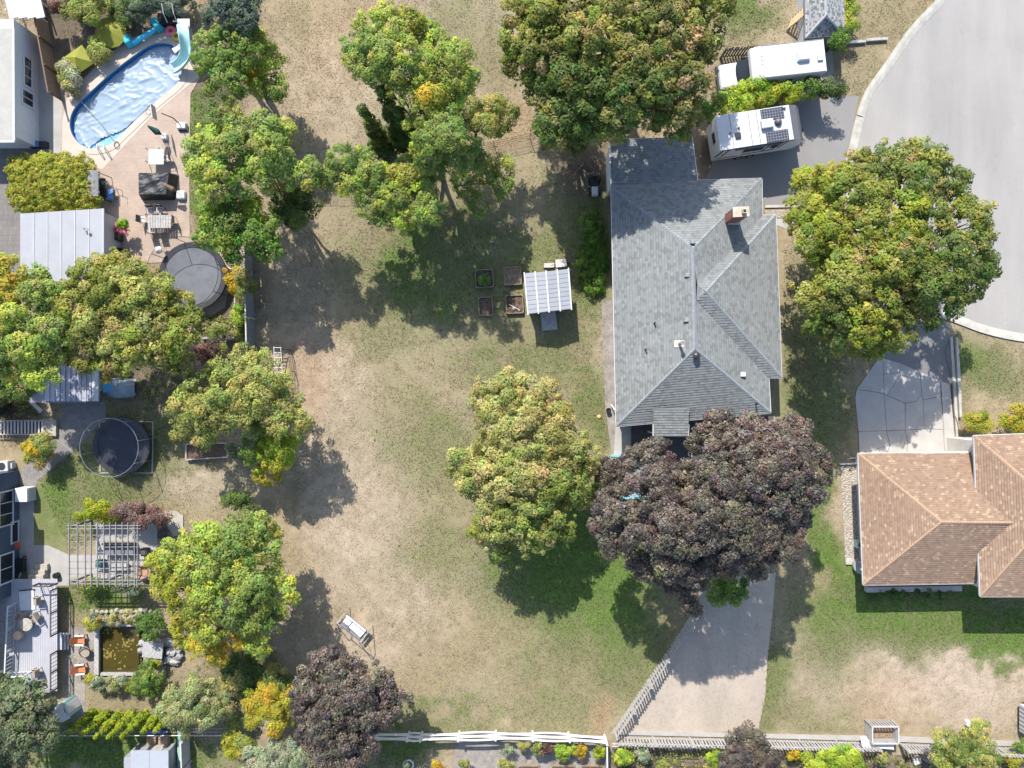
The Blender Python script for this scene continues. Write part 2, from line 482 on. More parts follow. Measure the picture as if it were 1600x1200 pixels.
def build_ground():
    xs = np.concatenate([[-1500, -500, -200, -100, -65], np.arange(-46, 46.01, 0.2), [65, 100, 200, 500, 1500]])
    ys = np.concatenate([[-1500, -500, -200, -100, -55], np.arange(-36, 36.01, 0.2), [55, 100, 200, 500, 1500]])
    X, Y = np.meshgrid(xs, ys)
    px = X * 20 + 800; py = 600 - Y * 20
    n1 = fbm(X, Y, 0.18, 5, 1); n2 = fbm(X, Y, 0.6, 4, 2); n3 = fbm(X, Y, 1.8, 4, 3)
    jx = px + (n1 - .5) * 90 + (n3 - .5) * 30; jy = py + (n2 - .5) * 90 + (n3 - .5) * 30
    dry = np.array([0.235, 0.186, 0.115]); dry2 = np.array([0.275, 0.222, 0.155]); olive = np.array([0.17, 0.155, 0.085])
    green = np.array([0.11, 0.125, 0.048]); lush = np.array([0.085, 0.128, 0.03])
    C = dry + (dry2 - dry) * np.clip((n1 - .35) * 2.5, 0, 1)[..., None]
    def blob(bx, by, rx, ry, s, soft=0.45):
        d = np.sqrt(((jx - bx) / rx) ** 2 + ((jy - by) / ry) ** 2)
        return s * np.clip((1 + soft - d) / (2 * soft), 0, 1)
    O = np.zeros_like(X); G = np.zeros_like(X); L = np.zeros_like(X); D = np.zeros_like(X)
    for b in [(745, 60, 70, 90, .8), (690, 260, 160, 110, .6), (840, 460, 110, 170, .8), (820, 560, 120, 70, .7), (640, 700, 60, 60, .5), (690, 790, 120, 200, .45), (780, 1060, 150, 80, .35),
              (560, 330, 120, 80, .35), (1220, 980, 60, 180, .75), (1270, 640, 60, 120, .8), (300, 760, 90, 60, .6), (150, 970, 60, 60, .6), (1540, 570, 70, 60, .7), (1160, 40, 60, 60, .6), (1370, 30, 60, 40, .5), (260, 1090, 160, 40, .6),
              (480, 60, 60, 60, .3), (450, 250, 40, 60, .2), (620, 640, 90, 90, .6), (640, 520, 110, 70, .55), (660, 880, 80, 70, .5), (740, 560, 60, 40, .5), (1300, 1000, 60, 80, .7), (560, 560, 60, 60, .25), (1340, 110, 40, 60, .5)]:
        O = np.maximum(O, blob(*b))
    for b in [(680, 420, 130, 90, .9), (910, 390, 50, 110, .95), (840, 570, 120, 45, .55), (925, 640, 35, 90, .85), (880, 890, 130, 110, 1), (980, 1010, 80, 90, .9), (890, 1108, 130, 40, .5), (700, 1120, 110, 25, .7),
              (1330, 960, 60, 110, .8), (1260, 600, 45, 160, .85), (1470, 985, 180, 40, .9), (1200, 1060, 40, 60, .8), (1170, 20, 70, 30, .9), (1545, 580, 60, 40, .75), (140, 760, 90, 90, .9), (220, 690, 90, 70, .75), (170, 930, 90, 35, .9), (200, 1180, 190, 45, .9),
              (270, 690, 60, 60, .6), (630, 1170, 60, 40, .9), (690, 700, 60, 70, .55), (630, 700, 30, 30, .4), (600, 520, 60, 40, .35), (690, 860, 50, 50, .45), (850, 1040, 60, 30, .45), (800, 400, 90, 60, .6), (1300, 1130, 60, 30, .4), (380, 1060, 60, 60, .5), (1190, 1120, 30, 40, .7), (880, 960, 70, 70, .8)]:
        G = np.maximum(G, blob(*b))
    for b in [(320, 160, 30, 60, 1, .2), (310, 290, 20, 110, .8, .2), (80, 800, 40, 70, .65), (1290, 830, 26, 90, 1, .25), (1430, 940, 160, 45, .9, .25), (1570, 995, 70, 40, 1, .25), (1310, 930, 30, 60, .7), (200, 1180, 160, 40, .8, .3), (175, 935, 70, 22, .9, .3), (920, 880, 110, 100, 1.0), (960, 960, 50, 50, .8), (640, 420, 40, 60, .6), (685, 475, 30, 30, .6), (1160, 8, 70, 18, .6), (625, 1172, 45, 25, .7), (1510, 560, 18, 40, .5), (920, 420, 25, 60, .5)]:
        L = np.maximum(L, blob(*b))
    for b in [(1480, 1070, 170, 60, 1), (520, 620, 60, 70, .5), (480, 600, 45, 80, .7), (560, 800, 80, 120, .55), (570, 1010, 50, 50, .55), (310, 760, 50, 40, .5), (945, 540, 12, 120, .8), (620, 950, 80, 60, .4), (540, 130, 60, 100, .4), (1290, 690, 30, 25, .5), (720, 150, 30, 40, .5)]:
        D = np.maximum(D, blob(*b))
    dirt = np.array([0.315, 0.253, 0.192])
    for Mk, c in ((O, olive), (D, dirt), (G, green), (L, lush)):
        w = np.clip(Mk * (0.65 + 0.9 * (n2 - .1)) * np.clip(0.6 + 1.1 * (n3 - .15), 0, 1.2), 0, 1)[..., None]
        C = C * (1 - w) + c * w
    rust = np.array([0.26, 0.175, 0.105])
    for bx, by, rx, ry, s in [(480, 600, 30, 70, .5), (800, 190, 50, 40, .5), (540, 60, 60, 60, .35), (600, 40, 60, 40, .4), (1380, 1090, 60, 40, .35), (945, 1120, 20, 30, .6)]:
        w = blob(bx, by, rx, ry, s)[..., None]
        C = C * (1 - w) + rust * w
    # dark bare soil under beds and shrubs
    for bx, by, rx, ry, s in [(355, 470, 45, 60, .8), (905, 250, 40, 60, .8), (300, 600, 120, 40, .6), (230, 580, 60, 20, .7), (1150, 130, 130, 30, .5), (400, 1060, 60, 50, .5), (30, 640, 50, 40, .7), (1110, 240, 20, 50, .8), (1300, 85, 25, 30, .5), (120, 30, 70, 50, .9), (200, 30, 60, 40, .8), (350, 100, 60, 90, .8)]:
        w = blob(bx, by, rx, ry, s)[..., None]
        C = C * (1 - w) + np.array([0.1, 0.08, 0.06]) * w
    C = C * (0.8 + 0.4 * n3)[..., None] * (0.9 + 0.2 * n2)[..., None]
    Z = np.zeros_like(X)
    for poly, depth in ((POOL, -2.0), (POND, -1.0)):
        c = np.mean(np.array(poly), axis=0)
        big = [tuple(c + (np.array(q) - c) * 1.03 + np.sign(np.array(q) - c) * 4) for q in poly]
        Z[inside(big, px, py)] = depth
    ny, nx = X.shape
    vs = np.stack([X, Y, Z], -1).reshape(-1, 3)
    idx = np.arange(nx * ny).reshape(ny, nx)
    q = np.stack([idx[:-1, :-1], idx[:-1, 1:], idx[1:, 1:], idx[1:, :-1]], -1).reshape(-1, 4)
    me = bpy.data.meshes.new("lawn_ground")
    me.vertices.add(len(vs)); me.vertices.foreach_set('co', vs.ravel())
    me.loops.add(q.size); me.loops.foreach_set('vertex_index', q.ravel())
    me.polygons.add(len(q)); me.polygons.foreach_set('loop_start', np.arange(0, q.size, 4)); me.polygons.foreach_set('loop_total', np.full(len(q), 4))
    me.update(calc_edges=True)
    ca = me.color_attributes.new('Col', 'FLOAT_COLOR', 'POINT')
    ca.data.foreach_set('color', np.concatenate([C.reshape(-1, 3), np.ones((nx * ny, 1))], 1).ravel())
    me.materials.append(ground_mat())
    o = bpy.data.objects.new("lawn_ground", me)
    COL.objects.link(o)
    tag(o, kind='structure')
    return (px, py, C, G, L, D, X, Y)
GR = build_ground()

# ------------------------------------------------------------------ road, kerb, drives
KERB = [(1520, -90), (1466, -10), (1462, 0), (1420, 45), (1384, 96), (1352, 142), (1338, 180), (1328, 222), (1320, 262), (1323, 310), (1336, 358), (1360, 408), (1398, 456), (1440, 486), (1488, 503), (1540, 522), (1600, 534), (1660, 534), (1740, 512), (1800, 470)]
def offset_line(pts, d):
    out = []
    for i, p in enumerate(pts):
        a = Vector(pts[max(i - 1, 0)]).to_3d(); b = Vector(pts[min(i + 1, len(pts) - 1)]).to_3d()
        t = (b - a).normalized(); nrm = Vector((t.y, -t.x, 0))
        out.append((p[0] + nrm.x * d, p[1] + nrm.y * d))
    return out
def densify(pts, k=4):
    out = []
    n = len(pts)
    for i in range(n - 1):
        p0, p1, p2, p3 = [np.array(pts[min(max(j, 0), n - 1)], float) for j in (i - 1, i, i + 1, i + 2)]
        for s in range(k):
            t = s / k
            out.append(tuple(0.5 * ((2 * p1) + (-p0 + p2) * t + (2 * p0 - 5 * p1 + 4 * p2 - p3) * t * t + (-p0 + 3 * p1 - 3 * p2 + p3) * t ** 3)))
    out.append(tuple(pts[-1]))
    return out
KD = densify(KERB, 4)
inner = offset_line(KD, 6)
mid_in = offset_line(KD, 13)
if (inner[40][0] - KD[40][0]) < 0:
    inner = offset_line(KD, -6); mid_in = offset_line(KD, -13)
ground_poly('road', mid_in + [(1900, 420), (1960, 200), (1900, -90)], -0.15, 0.016, M_ROAD)
kerb = thing('kerb', None, None, P(1360, 130), kind='structure')
for i in range(0, len(KD) - 4, 4):
    m = MB()
    low = 1310 < KD[i][0] < 1345 and 150 < KD[i][1] < 300 or 1470 < KD[i][0] < 1488
    hz = 0.05 if low else 0.12
    A = KD[i:i + 5]; B = inner[i:i + 5]; Cc = mid_in[i:i + 5]
    vs = []; fs = []
    for k in range(5):
        sh = 0.02 * (1 if k == 0 else (-1 if k == 4 else 0))
        for q, z in ((A[k], -0.1), (A[k], hz), (B[k], hz - 0.015), (Cc[k], 0.03), (Cc[k], -0.1)):
            vs.append(P(q[0], q[1]) + Vector((0, 0, z)))
    for k in range(4):
        for j in range(4):
            fs.append((k * 5 + j, k * 5 + j + 1, (k + 1) * 5 + j + 1, (k + 1) * 5 + j))
    fs.append((0, 1, 2, 3, 4)); fs.append((24, 23, 22, 21, 20))
    # little gap to the next section
    m.grid(vs, fs)
    m.build('kerb_section', M_KERB, kerb)

ground_poly('trailer_drive', [(1113, 258), (1104, 200), (1180, 172), (1262, 160), (1300, 152), (1342, 150), (1336, 178), (1327, 222), (1319, 262), (1321, 300), (1320, 322), (1195, 322), (1190, 285), (1100, 285)], -0.1, 0.022, M_DRIVE)
ground_poly('motorhome_pad', [(1128, 100), (1300, 75), (1305, 140), (1135, 152)], -0.1, 0.02, M_GRAVEL)
ground_poly('gravel_path', [(1196, 329), (1245, 328), (1245, 341), (1196, 341)], -0.1, 0.025, M_GRAVEL)
ground_poly('front_path', [(1212, 342), (1262, 342), (1290, 365), (1262, 372), (1213, 352)], -0.1, 0.03, M_CONCRETE)
ground_poly('edging_strip', [(1195, 321), (1252, 320), (1252, 324), (1195, 325)], -0.1, 0.1, M_KERB)
ground_poly('dirt_lot', [(1085, 950), (1095, 915), (1150, 900), (1212, 895), (1207, 960), (1199, 1030), (1196, 1085), (1185, 1140), (1080, 1146), (955, 1146), (990, 1095), (1035, 1035)], -0.1, 0.012, M_DIRT)
ground_poly('bottom_strip', [(968, 1141), (1180, 1146), (1400, 1150), (1610, 1159), (1610, 1166), (1400, 1158), (1180, 1152), (966, 1147)], -0.1, 0.12, M_CONCRETE)
ground_poly('gravel_garden', [(712, 1158), (946, 1160), (946, 1260), (706, 1260)], -0.1, 0.015, M_GRAVEL)
ground_poly('vegetable_soil', [(956, 1164), (1180, 1168), (1610, 1190), (1610, 1270), (956, 1270)], -0.1, 0.012, M_MULCH)
ground_poly('worn_side_path', [(940, 470), (956, 470), (964, 700), (955, 705), (946, 640)], -0.1, 0.012, M_GRAVEL)
ground_poly('patio', [(962, 664), (1210, 650), (1215, 745), (956, 745)], -0.1, 0.03, M_CONCRETE)
ground_poly('painted_shade_deck', [(986, 656), (1208, 650), (1208, 742), (1012, 742), (986, 700)], -0.1, 0.12, M_DARKWOOD)  # deck by the porch; its deep shade is put into the dark colour
ground_poly('narrow_path', [(30, 775), (53, 775), (53, 852), (75, 852), (106, 866), (108, 915), (60, 915), (30, 880)], -0.1, 0.02, M_CONCRETE)
ground_poly('flagstone_path', [(104, 628), (166, 628), (166, 656), (150, 668), (118, 702), (60, 750), (52, 778), (36, 775), (32, 735), (60, 712), (88, 680)], -0.1, 0.02, M_PAVER2)
ground_poly('garden_gravel', [(108, 980), (156, 980), (156, 1052), (134, 1056), (133, 1118), (100, 1118), (98, 1060)], -0.1, 0.015, M_GRAVEL)
ground_poly('sett_driveway', [(-60, 230), (30, 222), (62, 235), (66, 330), (32, 340), (32, 430), (-60, 440)], -0.1, 0.02, M_PAVER3)
ground_poly('side_patio', [(58, 65), (98, 130), (97, 250), (40, 250), (40, 65)], -0.1, 0.018, M_CONCRETE)
ground_poly('arbour_patio', [(150, 818), (246, 818), (246, 905), (150, 905)], -0.1, 0.036, M_CONCRETE)
ground_poly('arbour_path', [(95, 866), (150, 866), (150, 905), (100, 915)], -0.1, 0.028, M_CONCRETE)
ground_poly('stone_ledge', [(240, 800), (276, 798), (287, 806), (287, 834), (272, 838), (262, 822), (240, 822)], -0.1, 0.1, M_STONE)
ground_poly('trampoline_paving', [(255, 405), (300, 372), (345, 385), (362, 430), (352, 480), (320, 500), (300, 500), (255, 440)], -0.1, 0.03, M_PAVER)
ground_poly('bed_soil', [(318, 494), (388, 494), (388, 528), (318, 528)], -0.1, 0.02, M_MULCH)

# cracked concrete driveway of the tan house, slab by slab
ground_poly('driveway_asphalt', [(1366, 575), (1380, 556), (1400, 520), (1440, 500), (1478, 504), (1487, 530), (1492, 600), (1470, 600), (1437, 585), (1408, 570)], -0.1, 0.02, M_BLACKTOP)
ground_poly('driveway_base', [(1337, 610), (1372, 559), (1470, 594), (1493, 604), (1496, 714), (1342, 714)], -0.1, 0.006, M_SOIL)
drv = thing('concrete_driveway', None, None, P(1410, 640), kind='structure')
SL = [[(1338, 609), (1373, 559), (1380, 560), (1380, 585), (1381, 615), (1352, 610)],
      [(1380, 560), (1408, 568), (1408, 582), (1380, 585)], [(1380, 585), (1408, 582), (1407, 586), (1392, 608), (1386, 618), (1381, 615)],
      [(1408, 568), (1437, 581), (1440, 617), (1431, 627), (1414, 630), (1386, 618), (1392, 608), (1407, 586)],
      [(1437, 581), (1469, 594), (1470, 619), (1442, 625), (1440, 617)], [(1338, 609), (1352, 610), (1381, 615), (1385, 673), (1341, 674), (1336, 622)],
      [(1381, 615), (1386, 618), (1414, 630), (1414, 672), (1385, 673)], [(1414, 630), (1431, 627), (1440, 617), (1442, 625), (1444, 670), (1414, 672), (1414, 640)],
      [(1442, 625), (1470, 619), (1474, 671), (1444, 670)], [(1341, 674), (1385, 673), (1390, 695), (1362, 704), (1342, 706)], [(1390, 695), (1385, 713), (1343, 713), (1342, 706), (1362, 704)],
      [(1385, 673), (1414, 672), (1402, 702), (1390, 695)], [(1414, 672), (1418, 690), (1416, 713), (1385, 713), (1390, 695), (1402, 702)], [(1414, 672), (1444, 670), (1474, 671), (1476, 713), (1416, 713), (1418, 690)],
      [(1470, 595), (1484, 600), (1493, 700), (1493, 713), (1476, 713), (1474, 671)]]
rr = random.Random(4)
for pl in SL:
    c = Vector((sum(p[0] for p in pl) / len(pl), sum(p[1] for p in pl) / len(pl)))
    q = []
    for p in pl:
        d = Vector(p) - c
        q.append(tuple(Vector(p) - d.normalized() * 0.45))
    MB().prism(pxpoly(q), -0.05, 0.03 + rr.uniform(0, 0.018)).build('slab', M_SLAB, drv)
low = thing('low_wall', "low concrete kerb wall beside the cracked driveway with a hose along it", "low wall", P(1492, 600))
MB().prism(pxpoly([(1483, 528), (1487, 526), (1492, 600), (1497, 690), (1493, 695), (1488, 610)]), -0.1, 0.16).build('inner_kerb', M_KERB, low)
MB().prism(pxpoly([(1490, 527), (1493, 528), (1498, 600), (1499, 650), (1496, 652), (1493, 600)]), -0.1, 0.32).build('outer_kerb', M_KERB, low)
hp = [P(1482, 532, .04), P(1476, 545, .04), P(1474, 556, .04), P(1480, 572, .04), P(1486, 590, .19), P(1488, 615, .19), P(1490, 640, .2), P(1495, 655, .1), P(1498, 670, .05), P(1505, 675, .04), P(1512, 670, .04)]
tag(MB().tube([P(*q) for q in densify([(1482, 532, ), (1475, 548), (1479, 572), (1485, 600), (1487, 640), (1494, 662), (1496, 690)], 5)], 0.02, 6).build('garden_hose', M_BLACK), "thin dark hose lying along the low driveway kerb wall", "hose").location.z += 0.2

# ------------------------------------------------------------------ roofs and houses
def clip_half(poly, val, keep_greater):
    out = []
    n = len(poly)
    for i in range(n):
        a, b = poly[i], poly[(i + 1) % n]
        da = (a[1] - val) if keep_greater else (val - a[1])
        db = (b[1] - val) if keep_greater else (val - b[1])
        if da >= 0: out.append(a)
        if (da > 0 and db < 0) or (da < 0 and db > 0):
            t = da / (da - db)
            out.append((a[0] + (b[0] - a[0]) * t, a[1] + (b[1] - a[1]) * t))
    return out

def roof_face(m, pts, eave, course=0.2, t=0.03):
    pts = [Vector(p) for p in pts]
    e0, e1 = pts[eave[0]], pts[eave[1]]
    n = Vector((0, 0, 0))
    for i in range(len(pts)):
        a, b = pts[i], pts[(i + 1) % len(pts)]
        n += a.cross(b)
    n.normalize()
    if n.z < 0: n = -n
    u = (e1 - e0).normalized(); u = (u - n * u.dot(n)).normalized()
    v = n.cross(u)
    if v.z < 0: u = -u; v = n.cross(u)
    P2 = [((p - e0).dot(u), (p - e0).dot(v)) for p in pts]
    vmin = min(p[1] for p in P2); vmax = max(p[1] for p in P2)
    off = random.Random(int(abs(e0.x * 91 + e0.y * 37))).random() * 7
    k = math.floor(vmin / course)
    while k * course < vmax:
        b0, b1 = k * course, (k + 1) * course
        q = clip_half(clip_half(P2, b0, True), b1, False)
        k += 1
        if len(q) < 3: continue
        def p3(a, b, z): return e0 + u * a + v * b + n * z
        P3 = [p3(a, b, t * (1 - (b - b0) / course) + 0.01) for a, b in q]
        m.face(P3, [(a + off, b + 0.001) for a, b in q])
        low = [x for x in q if abs(x[1] - b0) < 1e-5]
        if len(low) >= 2:
            a0, a1 = min(x[0] for x in low), max(x[0] for x in low)
            m.face([p3(a0, b0, 0), p3(a1, b0, 0), p3(a1, b0, t + 0.01), p3(a0, b0, t + 0.01)], [(a0 + off, b0)] * 4)

def ridge_cap(name, a, b, mt, parent, w=0.28, t=0.03):
    """a run of overlapping cap tiles folded over a ridge or hip"""
    a, b = Vector(a), Vector(b)
    d = b - a; L = d.length; x = d / L
    y = Vector((0, 0, 1)).cross(x).normalized(); z = x.cross(y)
    m = MB(); N = max(1, int(L / 0.22))
    vs = []; fs = []
    for i in range(N):
        for s, h in ((i / N, t), ((i + 1) / N, 0.006)):
            c = a + d * s
            for q, zz in ((-w / 2, -0.055), (0, 0.012), (w / 2, -0.055)):
                vs.append(c + y * q + z * (zz + h + 0.025))
        k = i * 6
        fs += [(k, k + 1, k + 4, k + 3), (k + 1, k + 2, k + 5, k + 4)]
        if i < N - 1: fs += [(k + 3, k + 4, k + 7, k + 6), (k + 4, k + 5, k + 8, k + 7)]
    return m.grid(vs, fs).build(name, mt, parent)

def gutter(edges, parent, mt):
    for a, b in edges:
        MB().beam(Vector(a) + Vector((0, 0, -0.05)), Vector(b) + Vector((0, 0, -0.05)), 0.1, 0.13).build('gutter', mt, parent)

def window(parent, c, w, h, face, mframe=None, mull=1, name='window'):
    """framed window on a wall; face = outward horizontal unit vector"""
    mframe = mframe or M_WHITE
    c = Vector(c); f = Vector((face[0], face[1], 0)); s = Vector((-f.y, f.x, 0))
    m = MB()
    M = Matrix((s, f, Vector((0, 0, 1)))).transposed()
    for dz in (-h / 2, h / 2):
        m.box(c + Vector((0, 0, dz)) + f * 0.03, (w + 0.16, 0.1, 0.1), M=M)
    for dx in (-w / 2, w / 2):
        m.box(c + s * dx + f * 0.028, (0.1, 0.096, h - 0.1), M=M)
    for k in range(1, mull + 1):
        m.box(c + s * (-w / 2 + w * k / (mull + 1)) + f * 0.026, (0.05, 0.07, h - 0.1), M=M)
    fr = m.build(name, mframe, parent)
    MB().box(c + f * 0.012, (w - 0.08, 0.02, h - 0.08), M=M).build('pane', M_GLASS, fr)
    return fr

# --- grey house
gh = thing('grey_house', "long bungalow with a grey shingled hip roof and brick chimney", "house", P(1085, 450))
E = 3.0
A1 = P(955, 291, E); SW = P(963, 666, E); SE = P(1204, 645, E); V0 = P(1191, 337, E); N1 = P(1090, 282, E); N2 = P(1190, 279, E)
J1 = P(1083, 388, 5.2); J2 = P(1086, 545, 5.2); V1 = P(1089, 446, 5.12); W = P(1103, 456, 5.32); NE = P(1212, 336, E); SE2 = P(1221, 590, E); E3 = P(1201, 591, E); V2 = P(1088, 468, 5.16)
NWa = P(953, 219, 2.55); NWb = P(1081, 214, 2.55)
rm = MB()
roof_face(rm, [A1, SW, J2, J1], (0, 1))
roof_face(rm, [A1, N1, N2, J1], (1, 2))
roof_face(rm, [NWa, NWb, N1, A1], (0, 1))
roof_face(rm, [N2, V0, V1, J1], (0, 1))
roof_face(rm, [V0, NE, W, V1], (0, 1))
roof_face(rm, [NE, SE2, W], (0, 1))
roof_face(rm, [SE2, E3, V2, W], (0, 1))
roof_face(rm, [E3, SE, J2, V2], (0, 1))
roof_face(rm, [SE, SW, J2], (0, 1))
rm.face([V1, V2, W], [(0, 0), (1, 0), (.5, .8)])
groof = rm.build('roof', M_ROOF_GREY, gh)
pr = MB()
roof_face(pr, [P(1021, 681, 3.12), P(1075, 681, 3.12), P(1077, 637, 3.62), P(1021, 638, 3.62)], (0, 1))
pr.prism([P(1021, 681, 3.1), P(1075, 681, 3.1), P(1076, 660, 3.1), P(1021, 661, 3.1)], 2.92, 3.1)
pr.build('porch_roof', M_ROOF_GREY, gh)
for a, b in ((J1, J2), (J1, A1), (J1, N2), (J2, SW), (J2, SE), (W, NE), (W, SE2)):
    ridge_cap('ridge_cap', a, b, M_CAP_GREY, groof)
outline = [NWa, NWb, N1, N2, V0, NE, SE2, E3, SE, SW, A1]
eaves = [(NWa, NWb), (NWb, N1), (N1, N2), (N2, V0), (V0, NE), (NE, SE2), (SE2, E3), (E3, SE), (SE, SW), (SW, A1), (A1, NWa), (P(1021, 681, 3.08), P(1075, 681, 3.08)), (P(1021, 681, 3.08), P(1021, 663, 3.08)), (P(1075, 681, 3.08), P(1076, 663, 3.08))]
gutter(eaves, gh, M_WHITE)
MB().prism([SW, SE, E3, SE2, NE, V0, N2, N1, A1], 2.78, 2.9).build('soffit', M_WHITE, gh)
def inset_poly(pts, d):
    pts = [Vector((p[0], p[1])) for p in pts]; n = len(pts)
    a = sum(pts[i].x * pts[(i + 1) % n].y - pts[(i + 1) % n].x * pts[i].y for i in range(n))
    s = 1 if a > 0 else -1
    out = []
    for i in range(n):
        p0, p1, p2 = pts[i - 1], pts[i], pts[(i + 1) % n]
        e1 = (p1 - p0).normalized(); e2 = (p2 - p1).normalized()
        n1 = Vector((-e1.y, e1.x)) * s; n2 = Vector((-e2.y, e2.x)) * s
        b = n1 + n2
        b = b / max(0.3, b.dot(n1)) if b.length > 1e-6 else n1
        out.append((p1.x + b.x * d, p1.y + b.y * d))
    return out
M_GHWALL = mat("beige_stucco", (0.33, 0.3, 0.27), 0.85, 0.15, 1.2, 30, 0.2)
MB().prism(inset_poly([SW, SE, E3, SE2, NE, V0, N2, N1, A1], 0.45), 0, 2.78).build('wall', M_GHWALL, gh)
MB().prism([NWa + Vector((.02, -.3, 0)), NWb + Vector((-.3, -.3, 0)), N1 + Vector((-.3, 0, 0)), A1 + Vector((.02, 0, 0))], 0, 2.42).build('garage_wall', M_WHITE, gh)
wx = A1.x + 0.45
for yy in (420, 480, 560, 610):
    window(gh, (P(959, yy, 3).x + 0.45, P(959, yy, 3).y, 1.5), 1.5, 1.1, (-1, 0))
window(gh, (P(1217, 430, 3).x - 0.45, P(1217, 430, 3).y, 1.5), 2.2, 1.3, (1, 0), mull=2)
window(gh, (P(1219, 530, 3).x - 0.45, P(1219, 530, 3).y, 1.5), 1.6, 1.2, (1, 0))
dq = P(1207, 385, 3)
dd = MB().box((P(1214, 375, 3).x - 0.43, dq.y, 1.02), (0.08, 0.95, 2.04)).build('door', M_BROWNWOOD, gh)
MB().box((P(1214, 375, 3).x - 0.36, dq.y + 0.36, 1.0), (0.08, 0.05, 0.12)).build('handle', M_GREYMETAL, dd)
for q in ((1024, 678), (1073, 678)):
    MB().beam(P(*q, 2.9), P(*q, 2.9) - Vector((0, 0, 2.88)), 0.12, 0.12, up=(0, 1, 0)).build('porch_post', M_WHITE, gh)

# chimney
ch = thing('chimney', None, None, (0, 0, 0)); ch.parent = gh; ch.location = P(1143, 348) - gh.location
bx, by = P(1143, 350, 4.05).x, P(1143, 348, 4.05).y + 0.28
MB().box((bx, by, 4.95), (1.05, 0.62, 2.5), rz=0.05).build('stack', M_BRICK, ch)
M_CROWN = mat("chimney_mortar", (0.42, 0.36, 0.28), 0.9, 0.3, 4, 30, 0.3)
MB().box((bx, by, 6.235), (1.14, 0.71, 0.08), rz=0.05).build('crown_slab', M_CROWN, ch)
MB().box((bx + 0.17, by, 6.40), (0.3, 0.3, 0.26), rz=0.05).build('flue', M_CROWN, ch)
MB().box((bx + 0.17, by, 6.534), (0.2, 0.2, 0.012), rz=0.05).build('flue_mouth', M_BLACK, ch)
MB().box((bx, by - 0.02, 4.02), (1.2, 0.8, 0.25), rz=0.05).build('flashing', M_WHITE, ch)

# roof fittings of the grey house: vents, pipes
def zroof(px, py):
    # west slope / east slope height of the main roof
    k = 19.0
    if px < 1085: return 3.0 + (px - 959) / 126 * 2.2
    return 3.0 + (1203 - px) / 117 * 2.2
def roof_vent(px, py, kind):
    z = zroof(px, py)
    c = P(px, py, z)
    if kind == 'turtle':
        m = MB().box(c + Vector((0, 0, .1)), (.38, .34, .2), taper=.75)
        m.build('roof_vent', M_CAP_GREY, groof)
    elif kind == 'pipe':
        MB().cyl(c - Vector((0, 0, .1)), .06, .5, 10).build('vent_pipe', M_BLACK, groof)
    elif kind == 'white':
        MB().box(c + Vector((0, 0, .12)), (.4, .34, .22), taper=.85).build('roof_vent', M_WHITE, groof)
    elif kind == 'flue':
        MB().cyl(c - Vector((0, 0, .1)), .09, 1.1, 12).cyl(c + Vector((0, 0, .95)), .15, .12, 12).build('flue_pipe', M_GREYMETAL, groof)
        MB().box(c + Vector((0, 0, .03)), (.7, .5, .04), M=Matrix.Rotation(-0.36, 3, 'Y')).build('flashing', M_COPING, groof)
for q in ((1082, 378, 'turtle'), (1073, 430, 'turtle'), (1072, 500, 'turtle'), (1022, 505, 'pipe'), (1008, 546, 'pipe'), (1061, 537, 'flue'), (1160, 585, 'white'), (1181, 631, 'pipe')):
    roof_vent(*q)
c = P(1087, 556, 5.0)
MB().cyl(c - Vector((0, 0, .1)), .2, .32, 14).lathe([(.26, 0), (.22, .08), (.05, .14)], c + Vector((0, 0, .24)), 14).build('roof_vent', M_DARKMETAL, groof)

# --- tan house
th = thing('tan_house', "house with a tan speckled shingle roof and white gutters beside the driveway", "house", P(1560, 810))
g1 = P(1341, 709, 3.0); g2 = P(1526, 706, 3.0); g3 = P(1349, 914, 3.0); g4 = P(1534, 911, 3.0)
R1 = P(1471, 816, 5.15); R2 = P(1585, 817, 5.15); VA = P(1525, 768, 4.17); VB = P(1530, 858, 4.17)
w1 = P(1522, 681, 4.1); w2 = P(1800, 671, 4.1); w3 = P(1532, 932, 4.1); w4 = P(1805, 932, 4.1)
AP1 = P(1655, 795, 6.5); AP2 = P(1690, 795, 6.5)
rm = MB()
roof_face(rm, [g1, g3, R1], (0, 1), .17)
roof_face(rm, [g1, g2, P(1526, 768, 4.17), P(1600, 816.5, 5.15), R1], (0, 1), .17)
roof_face(rm, [g3, g4, P(1530, 858, 4.17), P(1600, 816.5, 5.15), R1], (0, 1), .17)
roof_face(rm, [w1, w3, AP1], (0, 1), .17)
roof_face(rm, [w1, w2, AP2, AP1], (0, 1), .17)
roof_face(rm, [w3, w4, AP2, AP1], (0, 1), .17)
roof_face(rm, [w2, w4, AP2], (0, 1), .17)
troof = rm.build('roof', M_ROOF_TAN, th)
for a, b in ((R1, g1), (R1, g3), (R1, R2), (AP1, w1), (AP1, w3), (AP1, AP2)):
    ridge_cap('ridge_cap', a, b, M_CAP_TAN, troof, .24)
gutter([(g1, g2), (g1, g3), (g3, g4), (w1, w2), (w1, w3), (w3, w4)], th, M_WHITE)
MB().prism([g1, g2, g4, g3], 2.8, 2.9).build('soffit', M_WHITE, th)
MB().prism([w1, w2, w4, w3], 3.85, 3.98).build('soffit', M_WHITE, th)
M_THWALL = mat("cream_siding", (0.5, 0.47, 0.42), 0.7, 0.12, 1, 30, 0.1)
MB().prism([Vector(p) + Vector((.75 if k in (0, 3) else 0, 0)) for k, p in enumerate(inset_poly([g1, g2, g4, g3], 0.42))], 0, 2.8).build('wall', M_THWALL, th)
MB().prism(inset_poly([w1, w2, w4, w3], 0.42), 0, 3.85).build('wall', M_THWALL, th)
gd = MB()
gy = P(1430, 709, 3).y - 0.42
for k in range(4):
    gd.box((P(1430, 709, 3).x, gy + .03, .32 + k * .56), (4.8, .06, .54))
gd.build('garage_door', M_WHITE, th)
